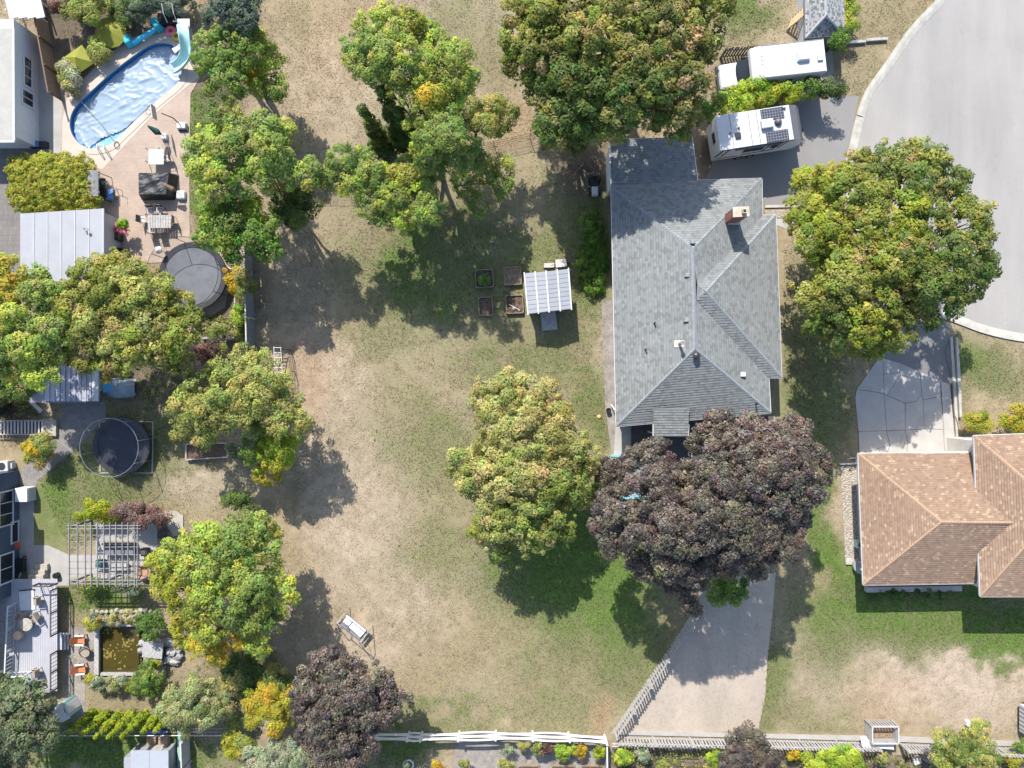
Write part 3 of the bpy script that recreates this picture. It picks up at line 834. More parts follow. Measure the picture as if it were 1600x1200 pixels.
window(th, (P(1345, 760, 3).x + 1.17, P(1345, 760, 3).y, 1.6), 1.2, 1.1, (-1, 0))
# downspouts on the west wall
dsp = MB()
for yy in (722, 890):
    q = P(1344, yy, 3)
    dsp = MB().beam(q + Vector((.1, 0, -.1)), q + Vector((1.1, 0, -.6)), .09, .07).beam(q + Vector((1.1, 0, -.6)), q + Vector((1.1, 0, -2.85)), .09, .07, up=(0, 1, 0)).beam(q + Vector((1.1, 0, -2.9)), q + Vector((.6, 0, -2.93)), .09, .07)
    dsp.build('downspout', M_WHITE, th)
MB().beam(P(1312, 725, .1), P(1344, 724, .1), .12, .2).build('bed_border', M_WHITE, th)

# stone bed beside it, with single pebbles
ground_poly('rock_bed', [(1313, 727), (1345, 725), (1352, 880), (1321, 884)], -0.1, 0.02, M_GRAVEL)
def pebbles(name, poly, n, r0, r1, mt, seed, z=0.02, label=None, cat=None):
    r = np.random.default_rng(seed)
    a = np.array(poly); lo = a.min(0); hi = a.max(0)
    pts = []
    while len(pts) < n:
        q = lo + r.random((n, 2)) * (hi - lo)
        ok = inside(poly, q[:, 0], q[:, 1])
        pts += [tuple(x) for x in q[ok]]
    m = MB()
    base = [Vector((1, 0, 0)), Vector((.3, .95, 0)), Vector((-.8, .6, 0)), Vector((-.8, -.6, 0)), Vector((.3, -.95, 0)), Vector((0, 0, .8)), Vector((0, 0, -.5))]
    fs = [(k, (k + 1) % 5, 5) for k in range(5)] + [((k + 1) % 5, k, 6) for k in range(5)]
    for (x, y) in pts[:n]:
        s = r.uniform(r0, r1); ang = r.uniform(0, 6.28)
        R = Matrix.Rotation(ang, 3, 'Z')
        c = P(x, y) + Vector((0, 0, z))
        m.grid([c + (R @ Vector((b.x * s * 1.2, b.y * s * .9, b.z * s * .8))) for b in base], fs)
    o = m.build(name, mt)
    tag(o, label, cat, None, 'stuff')
    return o
M_PEB = mat("river_stone", (0.38, 0.33, 0.27), 0.8, 0.5, 9, 30, 0.2)
pebbles('bed_gravel', [(1314, 728), (1344, 726), (1350, 878), (1322, 882)], 1500, .05, .1, M_PEB, 3)
pebbles('drive_gravel', [(1196, 330), (1243, 329), (1243, 340), (1197, 340)], 260, .04, .08, M_PEB, 5)
pebbles('pond_gravel', [(110, 1000), (154, 1000), (154, 1050), (134, 1056), (130, 1110), (104, 1110)], 700, .02, .05, M_PEB, 6)
pebbles('dirt_clods', [(1095, 925), (1205, 900), (1195, 1080), (1180, 1135), (975, 1135), (1040, 1040)], 700, .015, .045, M_DIRT, 8)
pebbles('yard_gravel', [(714, 1160), (944, 1162), (944, 1215), (708, 1215)], 2200, .02, .05, M_GRAVEL, 7)
# ------------------------------------------------------------------ vehicles
def rotv(rz): return Matrix.Rotation(rz, 3, 'Z')
M_SOLAR = brick_mat("solar_cells", (0.03, 0.035, 0.05), (0.04, 0.045, 0.06), (0.2, 0.2, 0.22), 0.2, 0.2, -0.153, 0.014, 0.1, 0.25, 0.0)
M_TRGREY = mat("trailer_grey", (0.085, 0.085, 0.095), 0.45, 0.1, 2, 20, 0.03)
M_TRSIDE = mat("trailer_side", (0.5, 0.5, 0.49), 0.45, 0.08, 1, 20, 0.02)
M_TYRE = mat("tyre_rubber", (0.018, 0.018, 0.018), 0.8, 0.2, 3, 20, 0.1)

def wheel(parent, c, r, w, axis='y'):
    c = Vector(c); d = Vector((0, w / 2, 0)) if axis == 'y' else Vector((w / 2, 0, 0))
    t = MB().tube([c - d, c - d * .8, c + d * .8, c + d], [r * .9, r, r, r * .9], 18).build('wheel', M_TYRE, parent, local=True)
    MB().tube([c - d * 1.05, c + d * 1.05], r * .55, 14).build('rim', M_GREYMETAL, t, local=True)
    return t

# travel trailer: local x forwards (towards the road), y to the far side
tc = (P(1117, 181, 3.2) + P(1242, 218, 3.2) + P(1232, 163, 3.2) + P(1127, 236, 3.2)) / 4
ang = math.atan2(18, 117)
tt = thing('travel_trailer', "white travel trailer with two roof solar panels parked on the asphalt drive", "travel trailer", (tc.x, tc.y, 0), ang)
L2, W2 = 2.74, 1.27
def rbox(m, x0, x1, y0, y1, z0, z1, r=0.0):
    return m.box(((x0 + x1) / 2, (y0 + y1) / 2, (z0 + z1) / 2), (x1 - x0, y1 - y0, z1 - z0))
prof = [(-L2, .55), (-L2 - .02, 2.9), (-L2, 3.17), (L2 - .05, 3.17), (L2 + .55, 2.95), (L2 + 1.02, 2.25), (L2 + 1.05, 1.4), (L2 + .8, .75), (L2 + .5, .55)]
def side_prism(prof, y0, y1):
    m = MB(); n = len(prof)
    vs = [(x, y0, z) for x, z in prof] + [(x, y1, z) for x, z in prof]
    fs = [tuple(range(n)), tuple(reversed(range(n, 2 * n)))] + [((i + 1) % n, i, n + i, n + (i + 1) % n) for i in range(n)]
    return m.grid(vs, fs)
side_prism(prof, -W2, W2).build('body', M_TRSIDE, tt, local=True, bevel=.04)
rbox(MB(), -L2 - .03, L2 - .02, -W2 - .02, W2 + .02, 3.16, 3.22).build('roof', M_WHITE_METAL, tt, local=True, bevel=.02)
MB().face([(L2 - .01, -W2 - .01, 3.2), (L2 + .56, -W2 - .01, 2.99), (L2 + .56, W2 + .01, 2.99), (L2 - .01, W2 + .01, 3.2)]).face([(L2 + .56, -W2 - .01, 2.99), (L2 + 1.05, -W2 - .01, 2.27), (L2 + 1.05, W2 + .01, 2.27), (L2 + .56, W2 + .01, 2.99)]).build('front_cap', M_TRGREY, tt, local=True)
for y in (-W2 - .012, W2 + .012):
    q = MB()
    rbox(q, -L2 + .15, L2 + .1, y - .012, y + .012, 2.88, 2.96)
    rbox(q, -L2 + .3, -.9, y - .012, y + .012, 1.0, 1.07)
    q.beam((-L2 + .25, y, 2.9), (-L2 + .02, y, 1.6), .03, .12, up=(1, 0, 0))
    q.beam((-L2 + .75, y, 2.9), (-L2 + .5, y, 1.5), .03, .08, up=(1, 0, 0))
    q.beam((1.25, y, 2.9), (.95, y, 1.4), .03, .1, up=(1, 0, 0))
    q.beam((2.1, y, 2.9), (1.7, y, 1.3), .03, .12, up=(1, 0, 0))
    q.beam((2.4, y, 2.9), (2.1, y, 1.5), .03, .08, up=(1, 0, 0))
    q.beam((1.7, y, 1.3), (-.6, y, 1.2), .03, .08)
    q.build('stripe', M_BLACK, tt, local=True)
    w_ = rbox(MB(), -.7, .8, y - .02, y + .02, 1.75, 2.6).build('window', M_BLACK, tt, local=True)
    rbox(MB(), -.62, .72, y - .026, y + .026, 1.83, 2.52).build('pane', M_GLASS, w_, local=True)
    w_ = rbox(MB(), 1.35, 1.8, y - .02, y + .02, 1.85, 2.5).build('window', M_BLACK, tt, local=True)
    rbox(MB(), 1.4, 1.75, y - .026, y + .026, 1.9, 2.45).build('pane', M_GLASS, w_, local=True)
    for x in (-.55, .35):
        wheel(tt, (x, y * .93, .36), .36, .22)
w_ = rbox(MB(), -L2 - .045, -L2 - .01, -.4, .4, 1.8, 2.4).build('window', M_BLACK, tt, local=True)
rbox(MB(), -L2 - .05, -L2 - .02, -.34, .34, 1.86, 2.34).build('pane', M_GLASS, w_, local=True)
for y in (.82, -.86):
    s_ = rbox(MB(), .55 if y > 0 else .7, 2.25 if y > 0 else 2.35, y - .41, y + .39, 3.26, 3.3).build('solar_panel', M_SOLAR, tt, local=True)
rbox(MB(), .42, 1.3, -.24, .42, 3.22, 3.55).build('air_conditioner', M_WHITE_METAL, tt, local=True, bevel=.06)
MB().lathe([(.27, 0), (.27, .12), (.2, .25), (.08, .33)], (1.72, .12, 3.22), 20).build('dome', M_TRGREY, tt, local=True, smooth=True)
rbox(MB(), -1.55, -1.15, -.6, -.2, 3.22, 3.36).build('roof_vent', M_DARKMETAL, tt, local=True)
for x, y in ((-1.9, -.15), (-1.2, .12), (2.2, 1.05), (2.35, 1.05)):
    MB().cyl((x, y, 3.2), .07, .14, 10).build('vent_pipe', M_DARKMETAL, tt, local=True)
for x in (-1.75, -.35, .25):
    MB().box((x, 0, 3.222), (.035, 2 * W2, .012)).build('roof_seam', M_TRGREY, tt, local=True)
MB().tube([(-1.6, -W2 - .09, 3.02), (1.9, -W2 - .09, 3.02)], .08, 10).build('awning_roll', M_TRGREY, tt, local=True)
h_ = MB().beam((L2 + .4, -.7, .5), (L2 + 1.9, 0, .5), .08, .12).beam((L2 + .4, .7, .5), (L2 + 1.9, 0, .5), .08, .12).build('hitch', M_BLACK, tt, local=True)
MB().cyl((L2 + 1.3, -.18, .55), .17, .5, 14).cyl((L2 + 1.3, .18, .55), .17, .5, 14).box((L2 + 1.3, 0, .9), (.4, .75, .35)).build('gas_bottle_cover', M_GREYMETAL, tt, local=True)
MB().cyl((L2 + 1.75, 0, 0), .05, 1.0, 8).box((L2 + 1.75, 0, .03), (.25, .25, .05)).build('jack', M_BLACK, tt, local=True)

# motorhome: local x towards the bonnet
mc = (P(1187, 70, 3.1) + P(1286, 59, 3.1) + P(1291, 111, 3.1) + P(1190, 125, 3.1)) / 4
ang = math.atan2(-11, -100)
mh = thing('motorhome', "white cab-over motorhome parked beside the dark picket fence", "motorhome", (mc.x, mc.y, 0), ang)
prof = [(-2.45, .6), (-2.45, 3.05), (2.35, 3.05), (2.95, 2.72), (3.0, 2.3), (2.3, 2.05), (2.3, .6)]
side_prism(list(reversed(prof)), -1.22, 1.22).build('body', M_WHITE_METAL, mh, local=True, bevel=.06)
rbox(MB(), -2.42, 2.3, -1.2, 1.2, 3.05, 3.09).build('roof', M_WHITE_METAL, mh, local=True)
cab = [(2.3, .5), (2.3, 2.0), (2.75, 1.95), (3.55, 1.25), (4.55, 1.1), (4.8, .95), (4.82, .5)]
side_prism(list(reversed(cab)), -.98, .98).build('cab', M_WHITE_METAL, mh, local=True, bevel=.2)
ws = MB().face([(2.72, -.88, 1.99), (3.5, -.92, 1.33), (3.62, -.5, 1.27), (3.66, 0, 1.25), (3.62, .5, 1.27), (3.5, .92, 1.33), (2.72, .88, 1.99)]).face([(2.78, -.993, 1.85), (3.3, -.993, 1.38), (2.5, -.993, 1.3), (2.5, -.993, 1.85)]).face([(2.78, .993, 1.85), (2.5, .993, 1.85), (2.5, .993, 1.3), (3.3, .993, 1.38)])
ws.build('windscreen', M_GLASS, mh, local=True)
rbox(MB(), 4.75, 4.95, -1.0, 1.0, .45, .7).build('bumper', M_DARKMETAL, mh, local=True)
for y in (-.75, .75):
    rbox(MB(), 4.74, 4.85, y - .15, y + .15, .78, .95).build('headlight', M_GREYMETAL, mh, local=True)
    rbox(MB(), 3.05, 3.2, y * 1.5 - .1, y * 1.5 + .1, 1.35, 1.65).build('wing_mirror', M_BLACK, mh, local=True)
    for x, yy in ((3.9, .88), (-1.0, 1.05)):
        wheel(mh, (x, math.copysign(yy, y), .38), .38, .26)
for y in (-1.235, 1.235):
    for x0, x1, z0, z1 in ((.9, 1.8, 1.7, 2.3), (-.2, .3, 1.75, 2.35), (-2.1, -1.2, 1.7, 2.3)):
        w_ = rbox(MB(), x0, x1, y - .015, y + .015, z0, z1).build('window', M_BLACK, mh, local=True)
        rbox(MB(), x0 + .06, x1 - .06, y - .02, y + .02, z0 + .06, z1 - .06).build('pane', M_GLASS, w_, local=True)
MB().box((-.75, .0, 3.24), (1.0, .7, .3), taper=.75).build('air_conditioner', M_WHITE_METAL, mh, local=True, bevel=.03)
for x in (-1.5, .6):
    MB().box((x, 0, 3.092), (.03, 2.38, .012)).build('roof_seam', M_GREYMETAL, mh, local=True)
for y in (-1.17, 1.17):
    MB().box((-.05, y, 3.1), (4.6, .03, .03)).build('roof_edge', M_GREYMETAL, mh, local=True)
MB().box((-2.0, .2, 3.16), (.42, .42, .16), taper=.9).build('roof_vent', M_WHITE_METAL, mh, local=True)
for y in (-.45, -.15, .15, 1.0):
    MB().box((2.25, y, 3.1), (.08, .1, .06)).build('marker_light', M_COPING, mh, local=True)

# riding mower
rmw = thing('riding_mower', "black riding mower with a pale grey bonnet beside the garage wall", "lawn mower", P(928, 291), math.radians(-88))
MB().box((.0, 0, .35), (1.5, .5, .2)).build('chassis', M_BLACK, rmw, local=True, bevel=.04)
MB().box((.55, 0, .6), (.75, .52, .42), taper=.85).build('bonnet', mat("mower_grey", (.42, .42, .4), .4, .1), rmw, local=True, bevel=.06)
MB().box((-.3, 0, .62), (.45, .48, .12)).box((-.52, 0, .85), (.1, .46, .45)).build('seat', M_BLACKCLOTH, rmw, local=True, bevel=.05)
MB().tube([(.12, .16 * math.cos(a), .95 + .16 * math.sin(a)) for a in [k * .524 for k in range(12)]], .02, 6, close=True).beam((.3, 0, .7), (.12, 0, .95), .03, .03).build('steering_wheel', M_DARKMETAL, rmw, local=True)
MB().tube([(-.9, -.42, .32), (-.95, 0, .34), (-.9, .42, .32), (-.3, .5, .3), (.1, .48, .3), (.1, -.48, .3), (-.3, -.5, .3)], .03, 6, close=True).build('guard_rail', M_GREYMETAL, rmw, local=True)
MB().box((0, 0, .2), (.75, .98, .14)).build('cutting_deck', M_DARKMETAL, rmw, local=True, bevel=.04)
for x, y, r in ((-.5, .42, .28), (-.5, -.42, .28), (.6, .38, .2), (.6, -.38, .2)):
    wheel(rmw, (x, y, r), r, .2)

# ------------------------------------------------------------------ fences
def frame_dir(a, b):
    d = (b - a); L = d.length; d = d / L
    return d, L, Vector((-d.y, d.x, 0))

def picket_fence(name, label, a, b, h, step, pw, mt, post_step, group=None, lean=0.0, rails=(0.25, 0.85), postm=None, side=1):
    a = Vector((a[0], a[1], 0)); b = Vector((b[0], b[1], 0))
    d, L, nrm = frame_dir(a, b)
    th_ = thing(name, label, "fence", (a.x, a.y, 0), math.atan2(d.y, d.x), group)
    rr = random.Random(int(L * 10))
    n = int(L / step)
    src = None
    for i in range(n):
        x = (i + .5) * L / n
        if src is None:
            src = MB().box((0, 0, h / 2 + .03), (pw, .025, h)).build('picket', mt, th_, local=True)
            o = src
        else:
            o = src.copy(); COL.objects.link(o)
        o.location = (x, side * .06, rr.uniform(-.02, .03)); o.rotation_euler = (rr.uniform(-.02, .02), rr.uniform(-.02, .02), rr.uniform(-.05, .05))
    for r in rails:
        MB().beam((0, 0, h * r), (L, 0, h * r), .05, .09).build('rail', mt, th_, local=True)
    k = max(1, round(L / post_step)); ps = None
    for i in range(k + 1):
        if ps is None:
            ps = MB().box((0, 0, (h + .1) / 2), (.12, .12, h + .1)).build('post', postm or mt, th_, local=True); o = ps
        else:
            o = ps.copy(); COL.objects.link(o)
        o.location = (L * i / k, -side * .0, 0)
    return th_

picket_fence('picket_fence', "weathered picket fence running diagonally along the edge of the sandy lot", P(960, 1140), P(1092, 945), 1.5, .26, .14, M_GREYWOOD, 2.6, side=1)
picket_fence('picket_fence', "weathered picket fence along the bottom of the sandy lot behind the concrete strip", P(962, 1149), P(1362, 1158), 1.5, .24, .15, M_GREYWOOD, 2.85, side=-1)
picket_fence('picket_fence', "weathered picket fence between the slatted compost bin and the trailer in the corner", P(1404, 1160), P(1606, 1168), 1.5, .24, .15, M_GREYWOOD, 2.85, side=-1)
picket_fence('picket_fence', "dark brown picket fence between the motorhome and the big maple", P(1125, 92), P(1292, 80), 1.7, .22, .13, M_DARKWOOD, 2.4, side=1)

# white basket weave fence along the bottom of the lawn
wf = thing('woven_fence', "white woven plank fence along the bottom edge of the dry lawn", "fence", P(600, 1146))
posts = [(590, 1143), (640, 1143), (660, 1143.5), (718, 1142.5), (775, 1141.5), (832, 1142.5), (888, 1144), (944, 1148)]
ps = None
for q in posts:
    p = P(*q)
    if ps is None:
        ps = MB().box((0, 0, .8), (.13, .13, 1.6)).build('post', M_WHITE, wf, local=True); o = ps
    else:
        o = ps.copy(); COL.objects.link(o)
    o.location = p - wf.location
for i in range(len(posts) - 1):
    a, b = P(*posts[i]), P(*posts[i + 1])
    d, L, nrm = frame_dir(a, b)
    for k in range(4):
        s = 1 if (i + k) % 2 else -1
        m = MB(); vs = []; fs = []
        N = 8
        for j in range(N + 1):
            t = j / N
            off = nrm * (s * (.015 + .05 * math.sin(math.pi * t)))
            z0 = .2 + k * .33 + rr.uniform(-.012, .012)
            for dy, z in ((-.012, z0), (.012, z0), (.012, z0 + .3), (-.012, z0 + .3)):
                vs.append(a + d * (L * t) + off + nrm * dy + Vector((0, 0, z)))
        for j in range(N):
            for e in range(4):
                fs.append((j * 4 + e, j * 4 + (e + 1) % 4, (j + 1) * 4 + (e + 1) % 4, (j + 1) * 4 + e))
        m.grid(vs, fs).build('plank', M_WHITE, wf)

def board_fence(name, label, a, b, h, board, mt, railm=None, group=None, cap=True):
    a = Vector((a[0], a[1], 0)); b = Vector((b[0], b[1], 0))
    d, L, nrm = frame_dir(a, b)
    t = thing(name, label, "fence", (a.x, a.y, 0), math.atan2(d.y, d.x), group)
    n = max(1, int(L / board)); src = None
    rr = random.Random(int(L * 7))
    for i in range(n):
        if src is None:
            src = MB().box((0, 0, h / 2), (L / n - .012, .025, h)).build('board', mt, t, local=True); o = src
        else:
            o = src.copy(); COL.objects.link(o)
        o.location = ((i + .5) * L / n, rr.uniform(-.006, .006), rr.uniform(-.015, .015))
    if cap: MB().beam((0, 0, h + .04), (L, 0, h + .04), .1, .05).build('cap_rail', railm or mt, t, local=True)
    k = max(1, round(L / 2.4))
    for i in range(k + 1):
        MB().box((L * i / k, .07, h / 2), (.1, .1, h)).build('post', railm or mt, t, local=True)
    return t
M_FENCEBLUE = mat("grey_blue_boards", (.17, .175, .185), .8, .25, 5, 40, .25)
board_fence('board_fence', "grey blue board fence between the trampoline terrace and the dry lawn", P(394, 392), P(398, 552), 1.75, .2, M_FENCEBLUE, M_PALEWOOD)
board_fence('board_fence', "pale grey fence running down beside the green tarpaulin and shed", P(296, 1146), P(299, 1230), 1.5, .22, M_PALEWOOD, M_PALEWOOD)
board_fence('board_fence', "pale fence dividing the gravel garden from the vegetable garden", P(945, 1152), P(946, 1240), 1.35, .2, M_GREYWOOD, M_WHITE)
board_fence('board_fence', "brown wooden fence screening the pool yard from the neighbouring wall", P(66, -12), P(97, 158), 1.7, .25, mat("brown_fence_board", (.23, .15, .1), .8, .25, 5, 30, .3), M_BROWNWOOD)
te = thing('timber_edging', "grey timber retaining edge across the dry verge beside the road", "edging", P(1320, 66))
for k, (x0, y0, x1, y1) in enumerate(((1316, 67, 1352, 65), (1353, 63, 1386, 61))):
    MB().beam(P(x0, y0, .12), P(x1, y1, .12), .2, .26).build('sleeper', M_GREYWOOD, te)
te = thing('timber_edging', "grey timber retaining edge at the bottom of the trampoline terrace", "edging", P(318, 530))
for k, (x0, y0, x1, y1) in enumerate(((316, 528, 352, 530), (353, 530, 388, 529))):
    MB().beam(P(x0, y0, .2), P(x1, y1, .2), .16, .42).build('sleeper', M_GREYWOOD, te)
pl_ = thing('garden_border', "thin white border rail in the planted bed by the trampoline terrace", "border rail", P(367, 440))
MB().beam(P(367, 398, .5), P(367, 512, .5), .07, .07).build('rail', M_PALEWOOD, pl_)
for y in (400, 440, 480, 510): MB().box(P(367, y, .235), (.07, .07, .47)).build('post', M_PALEWOOD, pl_)

def wire_fence(label, pts, h=1.1, pm=None):
    t = thing('wire_fence', label, "fence", P(*pts[0]))
    for q in pts:
        MB().cyl(P(*q), .03, h + .1, 6).build('post', pm or M_DARKMETAL, t)
    for z in (.1, .6, h):
        MB().tube([P(*q) + Vector((0, 0, z)) for q in pts], .03 if pm and z == h else .012, 4).build('wire', pm or M_DARKMETAL, t)
    pan = MB()
    for a, b in zip(pts[:-1], pts[1:]):
        A, B = P(*a), P(*b)
        pan.face([A + Vector((0, 0, .1)), B + Vector((0, 0, .1)), B + Vector((0, 0, h)), A + Vector((0, 0, h))])
    pan.build('mesh', net_mat("wire_mesh", (.12, .11, .1), .12), t)
wire_fence("thin wire fence crossing the dry lawn between the ash trees", [(470, 303), (510, 300), (552, 302), (600, 252), (660, 248), (720, 240), (772, 228), (828, 216), (850, 212)])
wire_fence("thin white railed wire fence behind the row of upright cedars", [(108, 1138), (160, 1138), (212, 1138), (264, 1138), (316, 1138), (366, 1138)], 1.2, M_WHITE)
wire_fence("thin wire fence along the edge of the dry lawn by the white ladder", [(436, 545), (455, 547), (460, 580), (463, 625), (465, 660)], 1.0)

# ------------------------------------------------------------------ garden house with translucent roof, raised beds
gz = thing('garden_shelter', "small garden house with a white translucent ribbed roof beside the raised beds", "garden house", P(855, 455))
M_POLY = mat("translucent_white", (.25, .26, .275), .35, .06, 1.5, 20, .03)
zE, zR = 2.3, 2.62
cor = [P(819, 427, zE), P(888, 420, zE), P(893, 483, zE), P(825, 491, zE)]
rT, rB = P(853, 424, zR), P(858, 487, zR)
def lerp(a, b, t): return a + (b - a) * t
for sgn, (ct, cb) in enumerate(((cor[0], cor[3]), (cor[1], cor[2]))):
    for k in range(9):
        a0, a1 = lerp(ct, cb, k / 9 + .004), lerp(ct, cb, (k + 1) / 9 - .004)
        r0, r1 = lerp(rT, rB, k / 9 + .004), lerp(rT, rB, (k + 1) / 9 - .004)
        m = MB(); up = Vector((0, 0, .02))
        vs = [a0, a1, r1, r0] + [p + up for p in (a0, a1, r1, r0)]
        m.grid(vs, [(3, 2, 1, 0), (4, 5, 6, 7), (0, 1, 5, 4), (1, 2, 6, 5), (2, 3, 7, 6), (3, 0, 4, 7)])
        m.build('roof_panel', M_POLY, gz)
for t in (.0, .5, 1.0):
    for e in (0, 1):
        c0, c1 = (cor[0], cor[3]) if e == 0 else (cor[1], cor[2])
        if t == 1.0 and e == 1: continue
        a, b = lerp(c0, rT, t), lerp(c1, rB, t)
        MB().beam(a + Vector((0, .06, .05)), b + Vector((0, -.06, .05)), .09, .06).build('roof_batten', M_WHITE, gz)
MB().prism([cor[0] + Vector((.15, -.15, 0)), cor[1] + Vector((-.15, -.15, 0)), cor[2] + Vector((-.15, .25, 0)), cor[3] + Vector((.15, .25, 0))], 0.02, 2.2).build('wall', mat("shed_grey", (.13, .13, .135), .8, .25, 3, 30, .2), gz)
MB().face([cor[3] + Vector((.1, .16, -.05)), cor[2] + Vector((-.1, .16, -.05)), rB + Vector((0, .1, -.06))]).build('gable', M_OFFWHITE, gz)
MB().beam(cor[3] + Vector((0, .02, -.05)), rB + Vector((0, .02, -.03)), .04, .14).beam(cor[2] + Vector((0, .02, -.05)), rB + Vector((0, .02, -.03)), .04, .14).build('bargeboard', M_DARKWOOD, gz)
dm = MB()
mid = (cor[3] + cor[2]) / 2
dd = dm.box((mid.x + .0, mid.y + .23, 1.05), (1.2, .06, 2.0)).build('door', M_GREYWOOD, gz)
MB().box((mid.x + .5, mid.y + .19, 1.05), (.05, .06, .14)).build('handle', M_DARKMETAL, dd)
MB().prism([P(844, 488), P(868, 487), P(871, 515), P(847, 517)], 0.0, .14).build('ramp', M_GREYWOOD, gz)
hoop = MB().tube([Vector((mid.x + .95 + .22 * math.cos(a), mid.y + .16, 1.1 + .22 * math.sin(a))) for a in [k * .45 for k in range(14)]], .03, 6, close=True)
tag(hoop.build('coiled_hose', M_GREYMETAL), "coiled grey hose hanging on the front of the garden house", "hose")
jn = thing('wheelbarrow', "pale wheelbarrow tipped against the back of the garden house", "wheelbarrow", P(876, 413), .1)
MB().box((0, 0, .45), (.7, .5, .26), taper=1.25).build('tray', M_PALEWOOD, jn, local=True, bevel=.03)
wheel(jn, (.55, 0, .2), .2, .08)
for y in (-.22, .22): MB().tube([(.5, y * .3, .25), (-.3, y, .4), (-.85, y * 1.3, .6)], .02, 6).build('handle', M_DARKMETAL, jn, local=True)
tag(MB().box(P(858, 415, .12), (.8, .35, .24)).build('timber_block', M_PALEWOOD, bevel=.02), "pale timber block lying behind the garden house", "timber")

def raised_bed(label, c, w, l, rz, h=.35, fill=M_SOIL):
    t = thing('raised_bed', label, "raised bed", P(*c), rz, "raised beds beside the garden house")
    for y in (-l / 2, l / 2): MB().box((0, y, h / 2), (w, .05, h)).build('side_board', M_BEDWOOD, t, local=True)
    for x in (-w / 2, w / 2): MB().box((x, 0, h / 2), (.05, l - .06, h - .01)).build('side_board', M_BEDWOOD, t, local=True)
    for x in (-1, 1):
        for y in (-1, 1): MB().box((x * (w / 2 - .05), y * (l / 2 - .05), h / 2 + .01), (.08, .08, h + .04)).build('corner_post', M_BEDWOOD, t, local=True)
    m = MB(); N = 8; vs = []; fs = []
    for i in range(N + 1):
        for j in range(N + 1):
            vs.append(((i / N - .5) * (w - .06), (j / N - .5) * (l - .06), h * .6 + rr.uniform(-.04, .04)))
    for i in range(N):
        for j in range(N):
            k = i * (N + 1) + j
            fs.append((k, k + N + 1, k + N + 2, k + 1))
    m.grid(vs, fs).build('soil', fill, t, local=True)
    return t
M_STRAW = mat("straw_mulch", (.24, .18, .12), .95, .6, 6, 16, 1.0)
raised_bed("raised bed holding a leafy green plant, farthest from the garden house, upper row", (757, 436), 1.35, 1.35, .06, .35, M_DARKWOOD)
raised_bed("square raised bed filled with straw coloured mulch in the upper row", (801, 432), 1.3, 1.35, .05, .35, M_STRAW)
raised_bed("narrow raised bed of bare soil in the lower row", (759, 479), 1.05, 1.4, .04)
raised_bed("raised bed of reddish soil with a stick and stones nearest the ramp", (804, 476), 1.32, 1.38, .05)
tag(MB().tube([P(796, 476, .3), P(811, 484, .33)], .035, 6).build('wooden_stick', M_PALEWOOD), "pale stick lying across the soil of a raised bed", "stick")
for q, r, lb in (((803, 482), .14, "larger dark stone on the soil of the raised bed with a stick"), ((811, 485), .1, "smaller dark stone by the end of the stick in the raised bed")):
    tag(MB().lathe([(r * .5, 0), (r, r * .4), (r * .8, r * .9), (r * .2, r * 1.1)], P(*q, .2), 9).build('garden_stone', M_ROCK), lb, "stone")

# ------------------------------------------------------------------ swing bench on the dry lawn
sw = thing('garden_swing', "garden swing seat with white cushions standing on the dry lawn", "swing seat", P(554, 976), math.radians(-39))
M_SWFR = mat("swing_frame", (.2, .195, .205), .45, .12)
M_CUSH = mat("white_cushion", (.72, .72, .75), .8, .06, 2, 20, .1)
for x in (-1.15, 1.15):
    MB().tube([(x, -.85, 0), (x, -.25, 1.8), (x, .0, 1.95), (x, .25, 1.8), (x, .85, 0)], .03, 8).build('end_frame', M_SWFR, sw, local=True)
    MB().beam((x, -.55, .5), (x, .55, .5), .05, .07).build('cross_bar', M_SWFR, sw, local=True)
    MB().box((x, 0, .66), (.14, 1.0, .05)).build('armrest', M_GREYWOOD, sw, local=True)
MB().tube([(-1.15, 0, 1.93), (1.15, 0, 1.93)], .03, 8).build('top_bar', M_SWFR, sw, local=True)
for y in (-.42, -.3, -.18): MB().box((0, y, .44), (2.0, .08, .03)).build('seat_slat', M_SWFR, sw, local=True)
MB().beam((-1.05, -.48, .45), (1.05, -.48, .45), .06, .06).beam((-1.05, .42, .45), (1.05, .42, .45), .06, .06).build('seat_frame', M_SWFR, sw, local=True)
for k, x in enumerate((-.58, .08, .66)):
    MB().box((x, .1 - .04 * k, .53), (.56 if k == 0 else .62, .56, .13), M=rotv(-.04 * k)).build('cushion', M_CUSH, sw, local=True, bevel=.05)
MB().box((0, .46, .78), (1.9, .09, .5), M=Matrix.Rotation(-.25, 3, 'X')).build('backrest', M_CUSH, sw, local=True, bevel=.04)
for x in (-.95, .95): MB().beam((x, .0, 1.93), (x, .05, .5), .02, .02, up=(0, 1, 0)).build('hanger', M_DARKMETAL, sw, local=True)
# ladder leaning low on the wire fence
ld = thing('ladder', "white ladder lying at the edge of the dry lawn beside the olive green tree", "ladder", P(438, 562), math.radians(-2))
for x in (-.28, .28): MB().beam((x, -1.1, .25), (x * .95, .95, .85), .06, .05).build('stile', M_WHITE, ld, local=True)
for k in range(6):
    t = k / 5
    MB().beam((-.28, -1.0 + 1.9 * t, .29 + .55 * t), (.28, -1.0 + 1.9 * t, .29 + .55 * t), .04, .04).build('rung', M_WHITE, ld, local=True)

